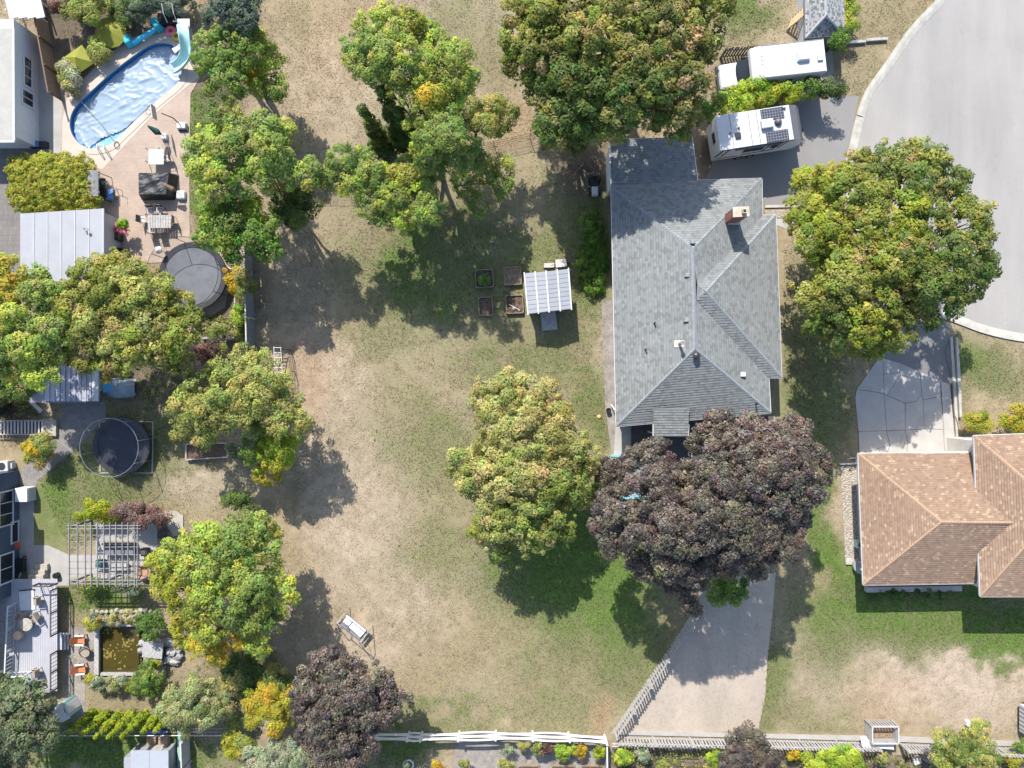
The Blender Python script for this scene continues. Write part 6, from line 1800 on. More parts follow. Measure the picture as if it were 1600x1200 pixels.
tag(MB().lathe([(.22, 0), (.28, .3), (.25, .5), (.05, .55)], P(1468, 1172), 12).build('white_bucket', M_WHITE), "white bucket below the picket fence near the compost bin", "bucket")
# ------------------------------------------------------------------ vegetation
PAL = {
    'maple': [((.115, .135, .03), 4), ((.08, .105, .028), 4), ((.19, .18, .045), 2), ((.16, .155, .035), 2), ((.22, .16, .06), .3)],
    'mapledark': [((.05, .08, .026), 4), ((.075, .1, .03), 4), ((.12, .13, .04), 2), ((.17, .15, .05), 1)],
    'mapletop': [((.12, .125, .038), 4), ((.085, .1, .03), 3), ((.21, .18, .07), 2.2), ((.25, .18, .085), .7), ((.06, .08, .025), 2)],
    'yellowgreen': [((.18, .195, .032), 4), ((.14, .165, .03), 3), ((.225, .22, .042), 2), ((.1, .13, .03), 2)],
    'ash': [((.095, .135, .045), 4), ((.125, .16, .05), 3), ((.075, .11, .04), 3), ((.17, .2, .05), 1.5)],
    'ashlight': [((.17, .21, .05), 4), ((.13, .17, .05), 4), ((.22, .25, .05), 2)],
    'olive': [((.16, .175, .065), 4), ((.125, .145, .055), 3), ((.2, .205, .08), 3), ((.09, .11, .04), 2)],
    'yellow': [((.33, .29, .03), 4), ((.26, .25, .035), 3), ((.36, .28, .03), 1.5)],
    'orange': [((.4, .27, .02), 3), ((.4, .2, .02), 1.5), ((.36, .3, .03), 3)],
    'golden': [((.27, .25, .085), 4), ((.22, .22, .075), 4), ((.31, .28, .1), 2), ((.15, .165, .06), 3), ((.3, .23, .09), .2)],
    'goldgreen': [((.13, .155, .05), 4), ((.19, .19, .06), 3), ((.09, .12, .04), 3)],
    'copper': [((.084, .066, .048), 4), ((.066, .052, .04), 4), ((.098, .082, .058), 2.5), ((.05, .039, .033), 3), ((.11, .097, .065), 1), ((.07, .055, .048), 2)],
    'copperred': [((.098, .07, .054), 4), ((.075, .055, .046), 4), ((.11, .088, .066), 2)],
    'dark': [((.04, .065, .026), 4), ((.055, .085, .03), 4), ((.085, .11, .045), 2)],
    'spruce': [((.05, .075, .05), 4), ((.07, .1, .065), 3), ((.035, .055, .04), 3)],
    'cedar': [((.035, .06, .018), 4), ((.055, .085, .024), 3), ((.09, .11, .03), 1.2)],
    'lime': [((.2, .235, .02), 4), ((.15, .19, .02), 3), ((.26, .27, .03), 2)],
    'cedarlime': [((.15, .19, .016), 4), ((.11, .15, .014), 3), ((.2, .22, .024), 2), ((.07, .1, .012), 2)],
    'greygreen': [((.105, .125, .065), 4), ((.08, .1, .05), 3), ((.135, .15, .08), 2), ((.055, .075, .038), 2)],
    'hedge': [((.22, .225, .035), 4), ((.17, .185, .03), 3), ((.27, .26, .045), 2), ((.11, .135, .025), 1)],
    'silver': [((.17, .2, .12), 4), ((.22, .25, .16), 3), ((.12, .15, .09), 3)],
    'willow': [((.19, .21, .085), 4), ((.135, .16, .065), 3), ((.24, .25, .11), 3)],
    'brown': [((.11, .06, .045), 4), ((.08, .045, .035), 4), ((.16, .1, .07), 2)],
    'mid': [((.07, .115, .03), 4), ((.1, .145, .04), 3), ((.05, .085, .025), 3)],
    'bright': [((.15, .21, .03), 4), ((.11, .17, .028), 3), ((.21, .25, .04), 2)],
    'box': [((.045, .085, .022), 4), ((.065, .11, .03), 3)],
    'pale': [((.3, .29, .17), 4), ((.24, .25, .13), 3), ((.36, .34, .22), 2)],
    'ivy': [((.045, .095, .02), 4), ((.065, .125, .026), 4), ((.1, .16, .035), 1.5)],
    'pink': [((.5, .12, .25), 3), ((.1, .15, .04), 3)],
}

def inside1(poly, x, y):
    r = False; n = len(poly); j = n - 1
    for i in range(n):
        xi, yi = poly[i]; xj, yj = poly[j]
        if (yi > y) != (yj > y) and x < (xj - xi) * (y - yi) / (yj - yi) + xi: r = not r
        j = i
    return r

def poly_dist(poly, x, y):
    best = 1e9
    n = len(poly)
    for i in range(n):
        ax, ay = poly[i]; bx, by = poly[(i + 1) % n]
        dx, dy = bx - ax, by - ay
        t = max(0, min(1, ((x - ax) * dx + (y - ay) * dy) / (dx * dx + dy * dy + 1e-9)))
        best = min(best, math.hypot(x - ax - t * dx, y - ay - t * dy))
    return best

def leaf_cloud(name, clumps, leaf, mt, parent, seed, asp=0.72, origin=None, ow=.42, vary=.25):
    """clumps: array (x, y, z, r, n, cr, cg, cb, flat) -> one mesh of leaf sized faces"""
    r = np.random.default_rng(seed)
    cl = np.array(clumps, float)
    cnt = cl[:, 4].astype(int)
    I = np.repeat(np.arange(len(cl)), cnt)
    N = len(I)
    d = r.normal(size=(N, 3)); d[:, 2] = np.abs(d[:, 2]) * 0.9 - 0.25
    d /= np.linalg.norm(d, axis=1, keepdims=True)
    rad = cl[I, 3] * (r.random(N) ** 0.4)
    pos = cl[I, :3] + d * rad[:, None] * np.stack([np.ones(N), np.ones(N), cl[I, 8]], 1)
    nrm = d * 0.75 + np.array([0, 0, 0.75]) + r.normal(size=(N, 3)) * 0.42
    nrm /= np.linalg.norm(nrm, axis=1, keepdims=True)
    t = np.cross(nrm, r.normal(size=(N, 3))); t /= np.linalg.norm(t, axis=1, keepdims=True)
    b = np.cross(nrm, t)
    s = leaf * r.uniform(0.55, 1.45, N)[:, None] * 0.5
    droop = nrm * s * 0.25
    s = s * 1.22
    V = np.stack([pos - t * s, pos + t * s * 0.8 - b * s * asp, pos + t * s * 0.5 + b * s * asp], 1)
    col = cl[I, 5:8] * r.uniform(1 - vary, 1 + vary, (N, 1)) * (1 + r.normal(size=(N, 3)) * 0.05)
    col = np.clip(col, 0.01, 1)
    org = np.array(parent.location) if parent is not None else np.array(origin)
    V = V.reshape(-1, 3) - org
    me = bpy.data.meshes.new(name)
    me.vertices.add(3 * N); me.vertices.foreach_set('co', V.ravel().astype(np.float32))
    me.loops.add(3 * N); me.loops.foreach_set('vertex_index', np.arange(3 * N, dtype=np.int32))
    me.polygons.add(N); me.polygons.foreach_set('loop_start', np.arange(0, 3 * N, 3, dtype=np.int32)); me.polygons.foreach_set('loop_total', np.full(N, 3, dtype=np.int32))
    me.update(calc_edges=True)
    ca = me.color_attributes.new('Col', 'BYTE_COLOR', 'POINT')
    c4 = np.repeat(np.concatenate([col, np.ones((N, 1))], 1), 3, 0)
    ca.data.foreach_set('color', c4.ravel().astype(np.float32))
    ctr = cl[I, 9:12]
    out = pos - ctr; out /= (np.linalg.norm(out, axis=1, keepdims=True) + 1e-6)
    sn = nrm * (1.05 - ow) + d * .3 + out * ow + np.array([0, 0, .15]); sn /= np.linalg.norm(sn, axis=1, keepdims=True)
    an = me.attributes.new('custom_normal', 'FLOAT_VECTOR', 'POINT')
    an.data.foreach_set('vector', np.repeat(sn, 3, 0).ravel().astype(np.float32))
    me.materials.append(mt)
    o = bpy.data.objects.new(name, me)
    if parent is not None: o.parent = parent
    else: o.location = org
    COL.objects.link(o)
    return o, N

NLEAF = 0
BOOST = {'ash': 1.6, 'ashlight': 1.5, 'olive': 1.5, 'bright': 1.5, 'goldgreen': 1.45, 'maple': 1.45, 'mapledark': 1.5, 'mapletop': 1.4, 'copper': 1.05, 'copperred': 1.05, 'dark': 1.6, 'mid': 1.65, 'spruce': 1.6, 'yellow': 1.1, 'orange': 1.0, 'pale': 1.05, 'golden': 1.2, 'hedge': 1.2, 'lime': 1.15, 'box': 1.5}
def tone(c, pal):
    k = BOOST.get(pal, 1.3)
    w = (1.1, 1.07, .75) if c[1] > c[0] * 1.02 and pal not in ('silver', 'spruce', 'willow', 'greygreen') else (1, 1, 1)
    return tuple(v * k * u for v, u in zip(c, w))

def pick(rg, pal):
    P_ = PAL[pal]
    tot = sum(w for _, w in P_); x = rg.random() * tot
    for c, w in P_:
        x -= w
        if x <= 0: return tone(c, pal)
    return tone(P_[-1][0], pal)

def lobes_from(outline, lr, ztop, zedge, pal, spots, rg, gap=1.0, zpow=1.0):
    """fill a crown outline with overlapping leaf lobes, domed in height"""
    xs = [p[0] for p in outline]; ys = [p[1] for p in outline]
    pts = []
    tries = 0
    A = np.array(outline)
    while tries < 4000:
        tries += 1
        x, y = rg.uniform(min(xs), max(xs)), rg.uniform(min(ys), max(ys))
        if not inside1(outline, x, y): continue
        de = poly_dist(outline, x, y)
        if de < lr * 0.45: continue
        if any((x - q[0]) ** 2 + (y - q[1]) ** 2 < (lr * 1.02 * gap) ** 2 for q in pts): continue
        pts.append((x, y, de))
    dm = max(p[2] for p in pts) if pts else 1
    out = []
    for x, y, de in pts:
        h = math.sqrt(max(0, 1 - (1 - min(1, de / dm)) ** 2)) ** zpow
        z = zedge + (ztop - zedge) * h + rg.uniform(-.6, .5) * lr / 26
        p = pal
        for s in spots:
            if math.hypot(x - s[0], y - s[1]) < s[2] * rg.uniform(.8, 1.2): p = s[3]
        out.append((x, y, lr * rg.uniform(.8, 1.2), z, p))
    return out

def make_tree(name, label, cat, lobes, base, leaf=.27, dens=1.0, mt=None, seed=1, group=None, trunk_r=.25, clump=.42, flat=.75, crown='crown', trunk=True, limbs=9, under=True, share=.35, ow=.42, vary=.28):
    global NLEAF
    leaf = max(.1, leaf * .64)
    rg = random.Random(seed)
    b0 = P(*base)
    t = thing(name, label, cat, b0, 0, group)
    clumps = []
    for (x, y, r, z, pal) in lobes:
        c = P(x, y, z); R = r / 20 * (1 - z / H)
        n = max(4, int(2.6 * (R / clump) ** 2 * 1.15))
        lobe_tint = rg.uniform(.86, 1.12)
        main = pick(rg, pal)
        for _ in range(n):
            while True:
                d = Vector((rg.gauss(0, 1), rg.gauss(0, 1), rg.gauss(0, 1)))
                if d.length > .1: break
            d.normalize()
            if d.z < -.35: d.z = -d.z
            stray = rg.random() < .14
            q = R * (rg.uniform(1.0, 1.32) if stray else rg.uniform(.62, 1.02))
            p = c + Vector((d.x * q, d.y * q, d.z * q * flat))
            cr = clump * (rg.uniform(.35, .7) if stray else rg.uniform(.65, 1.3))
            k = main if rg.random() < share else pick(rg, pal)
            k = [v * lobe_tint * rg.uniform(.85, 1.12) for v in k]
            clumps.append((p.x, p.y, max(.15, p.z), cr, max(5, dens * 34 * (cr / .42) ** 2 * (.27 / leaf) ** 2 * .8), *k, .8, c.x, c.y, c.z))
        if under:
            # sparse inner twigs' leaves that close the crown from below
            for _ in range(max(1, n // 5)):
                k = pick(rg, pal)
                clumps.append((c.x + rg.uniform(-.5, .5) * R, c.y + rg.uniform(-.5, .5) * R, max(.15, c.z - R * .5), clump * 1.3, 16 * dens, *[v * .9 for v in k], .6, c.x, c.y, c.z))
    o, N = leaf_cloud(crown, clumps, leaf, mt or M_LEAF, t, seed, ow=ow, vary=vary)
    NLEAF += N
    if trunk:
        m = MB()
        zc = sum(l[3] for l in lobes) / len(lobes)
        xc = sum(P(l[0], l[1], l[3]).x for l in lobes) / len(lobes); yc = sum(P(l[0], l[1], l[3]).y for l in lobes) / len(lobes)
        fork = Vector((b0.x + (xc - b0.x) * .35, b0.y + (yc - b0.y) * .35, zc * .42))
        m.tube([b0 + Vector((0, 0, -.2)), b0 + Vector((0, 0, .5)), (b0 + fork) / 2 + Vector((rg.uniform(-.15, .15), rg.uniform(-.15, .15), 0)), fork], [trunk_r * 1.3, trunk_r, trunk_r * .9, trunk_r * .75], 9)
        sel = lobes if len(lobes) <= limbs else rg.sample(lobes, limbs)
        for (x, y, r, z, pal) in sel:
            e = P(x, y, z - .1)
            md = fork + (e - fork) * .5 + Vector((rg.uniform(-.4, .4), rg.uniform(-.4, .4), .5))
            m.tube([fork - Vector((0, 0, .2)), md, e], [trunk_r * .5, trunk_r * .28, trunk_r * .07], 6)
            for _ in range(2):
                e2 = e + Vector((rg.uniform(-1, 1), rg.uniform(-1, 1), rg.uniform(0, .5))) * r / 20
                m.tube([md, (md + e2) / 2 + Vector((0, 0, .2)), e2], [trunk_r * .2, trunk_r * .12, trunk_r * .03], 5)
        m.build('trunk', M_BARK, t, smooth=True)
    return t

def tree(label, outline, base, ztop, zedge, lr, pal, spots=(), seed=1, name='deciduous_tree', cat='tree', gap=1.0, extra=(), **kw):
    rg = random.Random(seed * 13 + 5)
    if name == 'copper_maple': outline = [(1108 + (x - 1108) * .965, 790 + (y - 790) * .97) for x, y in outline]
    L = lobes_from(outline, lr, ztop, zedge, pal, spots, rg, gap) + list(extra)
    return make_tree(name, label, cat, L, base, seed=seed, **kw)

def ell(cx, cy, rx, ry, n=14, j=.1, seed=0):
    rg = random.Random(seed + int(cx + cy))
    return [(cx + rx * math.cos(2 * math.pi * k / n) * rg.uniform(1 - j, 1 + j), cy + ry * math.sin(2 * math.pi * k / n) * rg.uniform(1 - j, 1 + j)) for k in range(n)]

# big trees
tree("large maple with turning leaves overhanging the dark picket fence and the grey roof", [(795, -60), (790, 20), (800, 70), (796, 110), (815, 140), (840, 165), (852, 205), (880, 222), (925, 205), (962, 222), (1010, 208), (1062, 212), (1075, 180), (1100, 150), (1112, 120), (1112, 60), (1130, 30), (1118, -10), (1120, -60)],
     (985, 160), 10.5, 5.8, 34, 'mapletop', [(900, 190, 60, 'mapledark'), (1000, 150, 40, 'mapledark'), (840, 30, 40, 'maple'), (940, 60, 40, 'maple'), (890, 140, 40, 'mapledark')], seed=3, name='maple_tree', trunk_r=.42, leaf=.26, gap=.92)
tree("broad maple with yellow green crown between the driveways and the road", [(1225, 365), (1245, 330), (1255, 290), (1290, 262), (1330, 240), (1370, 226), (1405, 222), (1450, 235), (1490, 260), (1505, 290), (1516, 320), (1530, 338), (1548, 365), (1555, 400), (1548, 440), (1525, 460), (1500, 490), (1455, 515), (1425, 540), (1390, 552), (1330, 548), (1280, 540), (1262, 500), (1240, 455), (1245, 410)],
     (1376, 415), 9.6, 4.4, 32, 'maple', [(1440, 300, 55, 'mapledark'), (1420, 250, 55, 'mapledark'), (1520, 420, 50, 'mapledark'), (1460, 480, 50, 'mapledark'), (1300, 320, 60, 'yellowgreen'), (1400, 350, 35, 'yellowgreen'), (1340, 490, 30, 'yellowgreen'), (1290, 500, 30, 'mapledark'), (1500, 310, 16, 'orange')], seed=5, name='maple_tree', trunk_r=.38, leaf=.25, gap=.95)
tree("huge copper purple tree covering the deck beside the grey house", [(1000, 678), (1040, 700), (1060, 735), (1085, 700), (1085, 665), (1100, 645), (1130, 640), (1190, 652), (1212, 640), (1240, 648), (1270, 680), (1290, 720), (1297, 760), (1285, 790), (1258, 798), (1262, 840), (1258, 880), (1235, 895), (1195, 905), (1165, 900), (1110, 908), (1098, 945), (1070, 940), (1040, 912), (1000, 900), (965, 880), (945, 850), (922, 820), (925, 785), (962, 770), (975, 745), (980, 705)],
     (1110, 800), 12.2, 4.2, 27, 'copper', [(1030, 740, 40, 'copper'), (1200, 690, 50, 'copperred'), (1140, 650, 35, 'copperred')], seed=7, name='copper_maple', mt=M_PURPLE, trunk_r=.45, leaf=.21, gap=.88, share=.12, ow=.1, vary=.5, flat=.6,
     extra=[(975, 735, 18, 4.8, 'copper'), (990, 715, 15, 5.0, 'copper'), (960, 770, 15, 4.6, 'copper'), (948, 738, 20, 4.6, 'copper'), (962, 750, 16, 4.4, 'copper'), (942, 775, 11, 3.8, 'copper'), (1082, 945, 12, 4.5, 'copper')], dens=1.1)
tree("golden leaved tree standing alone in the middle of the dry lawn", [(740, 625), (770, 590), (800, 584), (835, 578), (868, 596), (890, 620), (902, 655), (925, 675), (934, 705), (918, 740), (925, 775), (900, 800), (895, 830), (862, 850), (835, 862), (800, 862), (775, 870), (748, 850), (742, 810), (730, 780), (708, 745), (705, 715), (735, 695), (742, 660)],
     (826, 735), 7.6, 2.8, 25, 'golden', [(870, 800, 50, 'goldgreen'), (890, 740, 40, 'goldgreen'), (780, 820, 35, 'goldgreen'), (750, 790, 25, 'golden')], seed=9, name='golden_tree', leaf=.23, trunk_r=.25)
tree("purple leaved round tree at the bottom left of the dry lawn", [(470, 1060), (490, 1030), (530, 1018), (565, 1030), (600, 1045), (622, 1075), (640, 1105), (632, 1135), (600, 1140), (578, 1160), (570, 1195), (540, 1240), (500, 1220), (478, 1180), (462, 1140), (460, 1095)],
     (570, 1065), 6.5, 3.0, 25, 'copper', [], seed=11, name='purple_tree', mt=M_PURPLE, leaf=.21, gap=.88, dens=1.1, share=.12, ow=.1, vary=.5, flat=.6)
# ash cluster in the middle top
tree("tall feathery ash tree with yellow tufts rising above the wire fence", [(566, 30), (600, 16), (640, 14), (676, 34), (684, 58), (730, 74), (728, 110), (722, 150), (706, 170), (712, 195), (728, 205), (728, 235), (690, 242), (672, 238), (655, 205), (645, 165), (605, 138), (570, 125), (552, 100), (544, 62)],
     (690, 272), 11.2, 8.6, 25, 'ashlight', [(590, 85, 32, 'ash'), (605, 125, 30, 'ash'), (690, 215, 40, 'ash'), (668, 162, 17, 'yellow'), (565, 55, 16, 'yellowgreen'), (615, 125, 18, 'yellowgreen'), (650, 35, 22, 'yellowgreen')], seed=13, name='ash_tree', leaf=.19, dens=1.0, clump=.38, gap=.92, trunk_r=.2, limbs=16, extra=[(668, 250, 20, 8.5, 'ash'), (705, 238, 20, 8.0, 'ash'), (718, 258, 18, 7.4, 'ash'), (690, 262, 16, 7.0, 'ash'), (660, 228, 16, 9, 'ashlight'), (652, 200, 22, 9.2, 'ashlight'), (705, 190, 22, 9, 'ash'), (640, 256, 17, 6.6, 'ash'), (735, 225, 18, 6.6, 'ash'), (730, 120, 17, 9.2, 'ashlight'), (748, 250, 15, 5.6, 'ash'), (665, 268, 17, 6.2, 'ash')])
tree("spreading ash tree with a lime yellow tuft below the wire fence", [(505, 250), (535, 226), (578, 240), (606, 262), (640, 262), (672, 274), (680, 300), (700, 322), (690, 350), (655, 352), (625, 366), (588, 358), (560, 335), (534, 305), (508, 288)],
     (690, 278), 7.0, 4.6, 25, 'ash', [(648, 288, 24, 'yellowgreen'), (640, 280, 10, 'yellow'), (552, 275, 16, 'ashlight'), (600, 290, 20, 'ashlight'), (640, 315, 24, 'ashlight')], seed=17, name='ash_tree', leaf=.19, dens=.9, clump=.36, gap=.9, trunk_r=.16)
tree("thin grey green ash crown right of the tall ash trunk", [(715, 268), (745, 246), (782, 246), (810, 266), (812, 298), (794, 316), (770, 336), (742, 334), (712, 304)],
     (712, 290), 4.2, 3.0, 23, 'ash', [(735, 270, 14, 'ashlight')], seed=19, name='ash_tree', leaf=.2, dens=.6, clump=.36, gap=1.15, trunk_r=.16)
tree("pale half bare tree between the tall ash and the big maple", [(690, 150), (730, 140), (775, 150), (800, 170), (795, 200), (760, 215), (715, 215), (690, 190)], (745, 225), 5.5, 3.5, 22, 'olive', [], seed=21, name='sparse_tree', leaf=.17, dens=.7, clump=.36, gap=1.2, trunk_r=.14)
# dark columns
def column(label, base, top, r, hgt, pal, seed, group=None, leaf=.2, name='columnar_conifer', dens=1.2, n=9, clump=.3, tip=.12):
    rg = random.Random(seed)
    b = P(*base)
    lob = []
    for k in range(n):
        t = (k + .5) / n
        z = .3 + (hgt - .5) * t
        f = (1 - t) ** .75 * .9 + tip
        # upright tree: same spot at every height
        q = b
        px_ = q.x / ((1 - z / H) / 20) + 800; py_ = 600 - q.y / ((1 - z / H) / 20)
        lob.append((px_ + rg.uniform(-1, 1), py_ + rg.uniform(-1, 1), r * f, z, pal))
    return make_tree(name, label, 'conifer', lob, base, leaf=leaf, dens=dens, seed=seed, group=group, clump=clump, flat=1.0, trunk_r=.1, limbs=0, under=False)
column("leftmost of three dark columnar conifers beside the tall ash", (604, 238), None, 17, 9.5, 'cedar', 31, "dark columnar conifers", n=14)
column("middle one of three dark columnar conifers beside the tall ash", (634, 226), None, 19, 11.0, 'cedar', 32, "dark columnar conifers", n=16)
column("rightmost of three dark columnar conifers beside the tall ash", (650, 240), None, 17, 9.5, 'cedar', 33, "dark columnar conifers", n=14)
# left row
tree("dense green tree beside the lawn strip right of the pool", [(318, 55), (330, 20), (345, -20), (405, -30), (412, 20), (400, 55), (395, 90), (380, 120), (375, 150), (350, 165), (330, 150), (318, 120), (305, 90)], (378, 95), 7.5, 4.0, 24, 'mid', [(340, 15, 30, 'spruce'), (390, 10, 25, 'spruce'), (340, 70, 25, 'ash')], seed=41, leaf=.22, gap=.95)
tree("small tree with bright yellow top above the pool lawn", [(362, 95), (385, 78), (412, 50), (420, 70), (448, 95), (448, 130), (430, 160), (400, 165), (375, 150), (362, 125)], (418, 150), 5.5, 3.5, 20, 'ashlight', [(390, 90, 16, 'yellow'), (412, 65, 14, 'yellow'), (385, 112, 12, 'orange'), (425, 140, 18, 'ash')], seed=43, leaf=.2, dens=.8, gap=1.05)
tree("tall leafy tree left of a dark gap, along the patio edge", [(300, 230), (320, 195), (350, 180), (382, 190), (394, 215), (398, 250), (392, 285), (370, 310), (340, 312), (312, 300), (298, 270)], (360, 262), 8.6, 5.0, 24, 'ash', [(325, 232, 16, 'ashlight'), (330, 260, 20, 'ashlight')], seed=45, leaf=.22)
tree("light green tree right of a dark gap, at the edge of the dry lawn", [(402, 220), (410, 188), (440, 185), (455, 210), (460, 250), (490, 265), (495, 285), (465, 292), (440, 305), (410, 300), (395, 260)], (428, 262), 8.6, 4.5, 23, 'ash', [(415, 250, 22, 'ashlight'), (430, 215, 14, 'ashlight')], seed=46, leaf=.22)
tree("dark leafy tree overhanging the big trampoline", [(300, 330), (320, 312), (352, 315), (385, 310), (412, 325), (430, 350), (440, 375), (425, 395), (390, 405), (345, 402), (325, 395), (298, 375)], (375, 350), 7.0, 3.2, 23, 'mid', [(330, 335, 18, 'bright'), (395, 325, 20, 'bright'), (360, 370, 16, 'bright')], seed=47, leaf=.24)
tree("olive spruce like tree spreading over the dry lawn beside the wire fence", [(418, 310), (440, 295), (470, 298), (490, 315), (502, 338), (490, 352), (465, 350), (440, 350), (420, 335)], (448, 332), 5.6, 3.0, 19, 'olive', [(460, 330, 20, 'cedar'), (480, 335, 14, 'cedar')], seed=48, leaf=.18, name='spruce_tree')
tree("bluish dark conifer mass at the top edge behind the pool", [(205, 15), (230, -20), (300, -25), (310, 10), (285, 20), (262, 22), (240, 12), (222, 25)], (262, 22), 1.6, 1.0, 17, 'spruce', [], seed=49, leaf=.17, name='spruce_tree', dens=1.1)
tree("dark conifer at the top edge above the lime parasol", [(160, 15), (185, -25), (215, -20), (220, 20), (205, 30), (185, 32)], (200, 22), 1.2, .7, 14, 'dark', [], seed=50, leaf=.17, name='spruce_tree')
tree("dusty brown green shrub in the top left corner beside the fence", [(85, 20), (100, -15), (150, -15), (172, 8), (160, 28), (125, 30), (95, 32)], (130, 20), 1.6, .9, 15, 'olive', [(100, 20, 12, 'brown')], seed=51, leaf=.16, name='shrub', cat='shrub', crown='foliage')
tree("grey green bush between the lime parasols", [(140, 62), (160, 68), (172, 82), (165, 95), (150, 97), (142, 82)], (155, 85), .75, .4, 10, 'olive', [], seed=52, leaf=.14, name='shrub', cat='shrub', crown='foliage', trunk_r=.06)
tree("pale dry bush at the left end of the pool", [(95, 105), (110, 95), (130, 122), (128, 138), (108, 148), (96, 135)], (112, 125), .65, .4, 10, 'pale', [], seed=53, leaf=.14, name='shrub', cat='shrub', crown='foliage', trunk_r=.06)
rgh = random.Random(8)
hl = []
for hx in range(34, 146, 13):
    for hy in range(258, 322, 12):
        if hx > 128 and hy < 270: continue
        e = min(hx - 22, 148 - hx, hy - 246, 330 - hy)
        hl.append((hx + rgh.uniform(-3, 3), hy + rgh.uniform(-3, 3), 17 + rgh.uniform(-1, 2), 1.35 + .5 * min(1, e / 34) + rgh.uniform(-.06, .06), 'hedge'))
make_tree('rounded_hedge', "rounded clipped yellow green hedge beside the patio swing", 'hedge', hl, (90, 285), leaf=.15, dens=.8, seed=54, clump=.24, flat=.6, crown='foliage', trunk_r=.1, share=.1, ow=.3, vary=.4)
tree("big yellow green maple between the two trampolines", [(92, 440), (110, 425), (135, 415), (140, 402), (195, 400), (215, 415), (250, 425), (270, 445), (288, 465), (300, 492), (314, 510), (315, 545), (290, 572), (262, 578), (240, 585), (200, 588), (165, 575), (140, 565), (122, 560), (100, 540), (95, 500), (88, 470)], (212, 515), 7.8, 3.4, 25, 'maple', [(190, 450, 30, 'olive'), (150, 500, 30, 'olive'), (190, 520, 25, 'golden'), (280, 460, 20, 'mapledark'), (210, 432, 18, 'golden'), (250, 530, 25, 'golden')], seed=55, name='maple_tree', leaf=.23)
tree("ash tree with a bright yellow patch at the left picture edge", [(-40, 400), (-5, 400), (20, 410), (50, 420), (78, 425), (95, 450), (95, 500), (108, 530), (92, 560), (95, 590), (85, 610), (60, 615), (40, 590), (10, 580), (-40, 580)], (20, 510), 8.0, 4.0, 24, 'ash', [(25, 445, 24, 'yellow'), (8, 415, 16, 'yellow'), (25, 500, 22, 'ashlight'), (50, 570, 30, 'ashlight')], seed=57, name='ash_tree', leaf=.22)
tree("dark shaded shrub under the ash tree at the left edge", [(-30, 575), (10, 585), (45, 605), (40, 625), (0, 630), (-30, 625)], (10, 605), 2.4, 1.2, 17, 'dark', [], seed=58, name='shrub', cat='shrub', leaf=.2, crown='foliage')
tree("grey twiggy shrub beside the garden walkway at the left edge", [(-20, 628), (15, 625), (20, 648), (-20, 652)], (2, 640), 1.3, .7, 11, 'copper', [], seed=59, name='shrub', cat='shrub', leaf=.14, crown='foliage', trunk_r=.06, dens=.7)
tree("olive green tree beside the white ladder at the edge of the dry lawn", [(275, 620), (300, 590), (330, 575), (360, 562), (385, 548), (410, 560), (428, 545), (440, 580), (455, 600), (465, 625), (478, 655), (470, 680), (440, 690), (400, 680), (372, 672), (345, 690), (310, 700), (285, 690), (265, 665), (280, 645)], (384, 655), 6.8, 3.2, 23, 'olive', [(420, 665, 22, 'goldgreen')], seed=61, leaf=.2, dens=.75, gap=1.02)
tree("brighter green tree below the olive one, with yellow tips", [(372, 690), (395, 670), (430, 668), (455, 675), (462, 705), (450, 730), (425, 755), (405, 745), (378, 738), (370, 715)], (402, 700), 4.6, 2.2, 20, 'bright', [(440, 720, 12, 'yellow'), (415, 742, 10, 'yellow'), (400, 690, 18, 'mid')], seed=62, leaf=.2)
tree("silvery grey twiggy shrub beside the pinkish planter", [(350, 695), (372, 690), (388, 705), (375, 722), (355, 715)], (366, 706), 1.3, .7, 10, 'silver', [], seed=63, leaf=.13, name='shrub', cat='shrub', crown='foliage', trunk_r=.05, dens=.6)
tree("small dark shrub alone at the edge of the dry lawn", [(352, 785), (368, 768), (395, 765), (403, 785), (395, 800), (372, 798)], (383, 783), 2.2, 1.0, 14, 'dark', [], seed=64, leaf=.18, name='shrub', cat='shrub', crown='foliage', trunk_r=.08)
tree("large yellow green tree with orange tips between pergola and dry lawn", [(245, 870), (262, 845), (290, 832), (330, 818), (370, 812), (405, 800), (420, 815), (435, 840), (432, 880), (440, 915), (455, 930), (430, 950), (428, 990), (420, 1020), (395, 1025), (372, 1020), (350, 1028), (310, 1025), (298, 1000), (265, 985), (262, 960), (242, 925), (235, 905)], (352, 900), 7.6, 3.0, 25, 'ashlight', [(400, 850, 40, 'ash'), (395, 960, 45, 'ash'), (280, 920, 40, 'yellowgreen'), (310, 1008, 20, 'orange'), (365, 1008, 16, 'orange'), (335, 1015, 22, 'yellow'), (310, 970, 24, 'yellowgreen'), (340, 880, 30, 'ash'), (420, 1010, 14, 'yellow')], seed=66, leaf=.22, dens=.9)
tree("dark olive shrub mass below the orange tipped tree", [(345, 1040), (370, 1025), (410, 1032), (440, 1045), (460, 1060), (450, 1075), (400, 1075), (362, 1085), (350, 1070)], (400, 1055), 2.5, 1.2, 17, 'dark', [(440, 1050, 14, 'golden'), (360, 1072, 14, 'golden')], seed=67, leaf=.18, name='shrub', cat='shrub', crown='foliage')
tree("bright golden yellow shrub left of the purple tree", [(378, 1090), (395, 1082), (420, 1068), (445, 1062), (462, 1075), (462, 1100), (452, 1125), (435, 1145), (412, 1140), (398, 1150), (385, 1125)], (430, 1095), 3.0, 1.4, 16, 'yellow', [(425, 1122, 8, 'mid'), (440, 1070, 10, 'golden'), (390, 1095, 12, 'golden')], seed=68, leaf=.16, name='shrub', cat='shrub', crown='foliage')
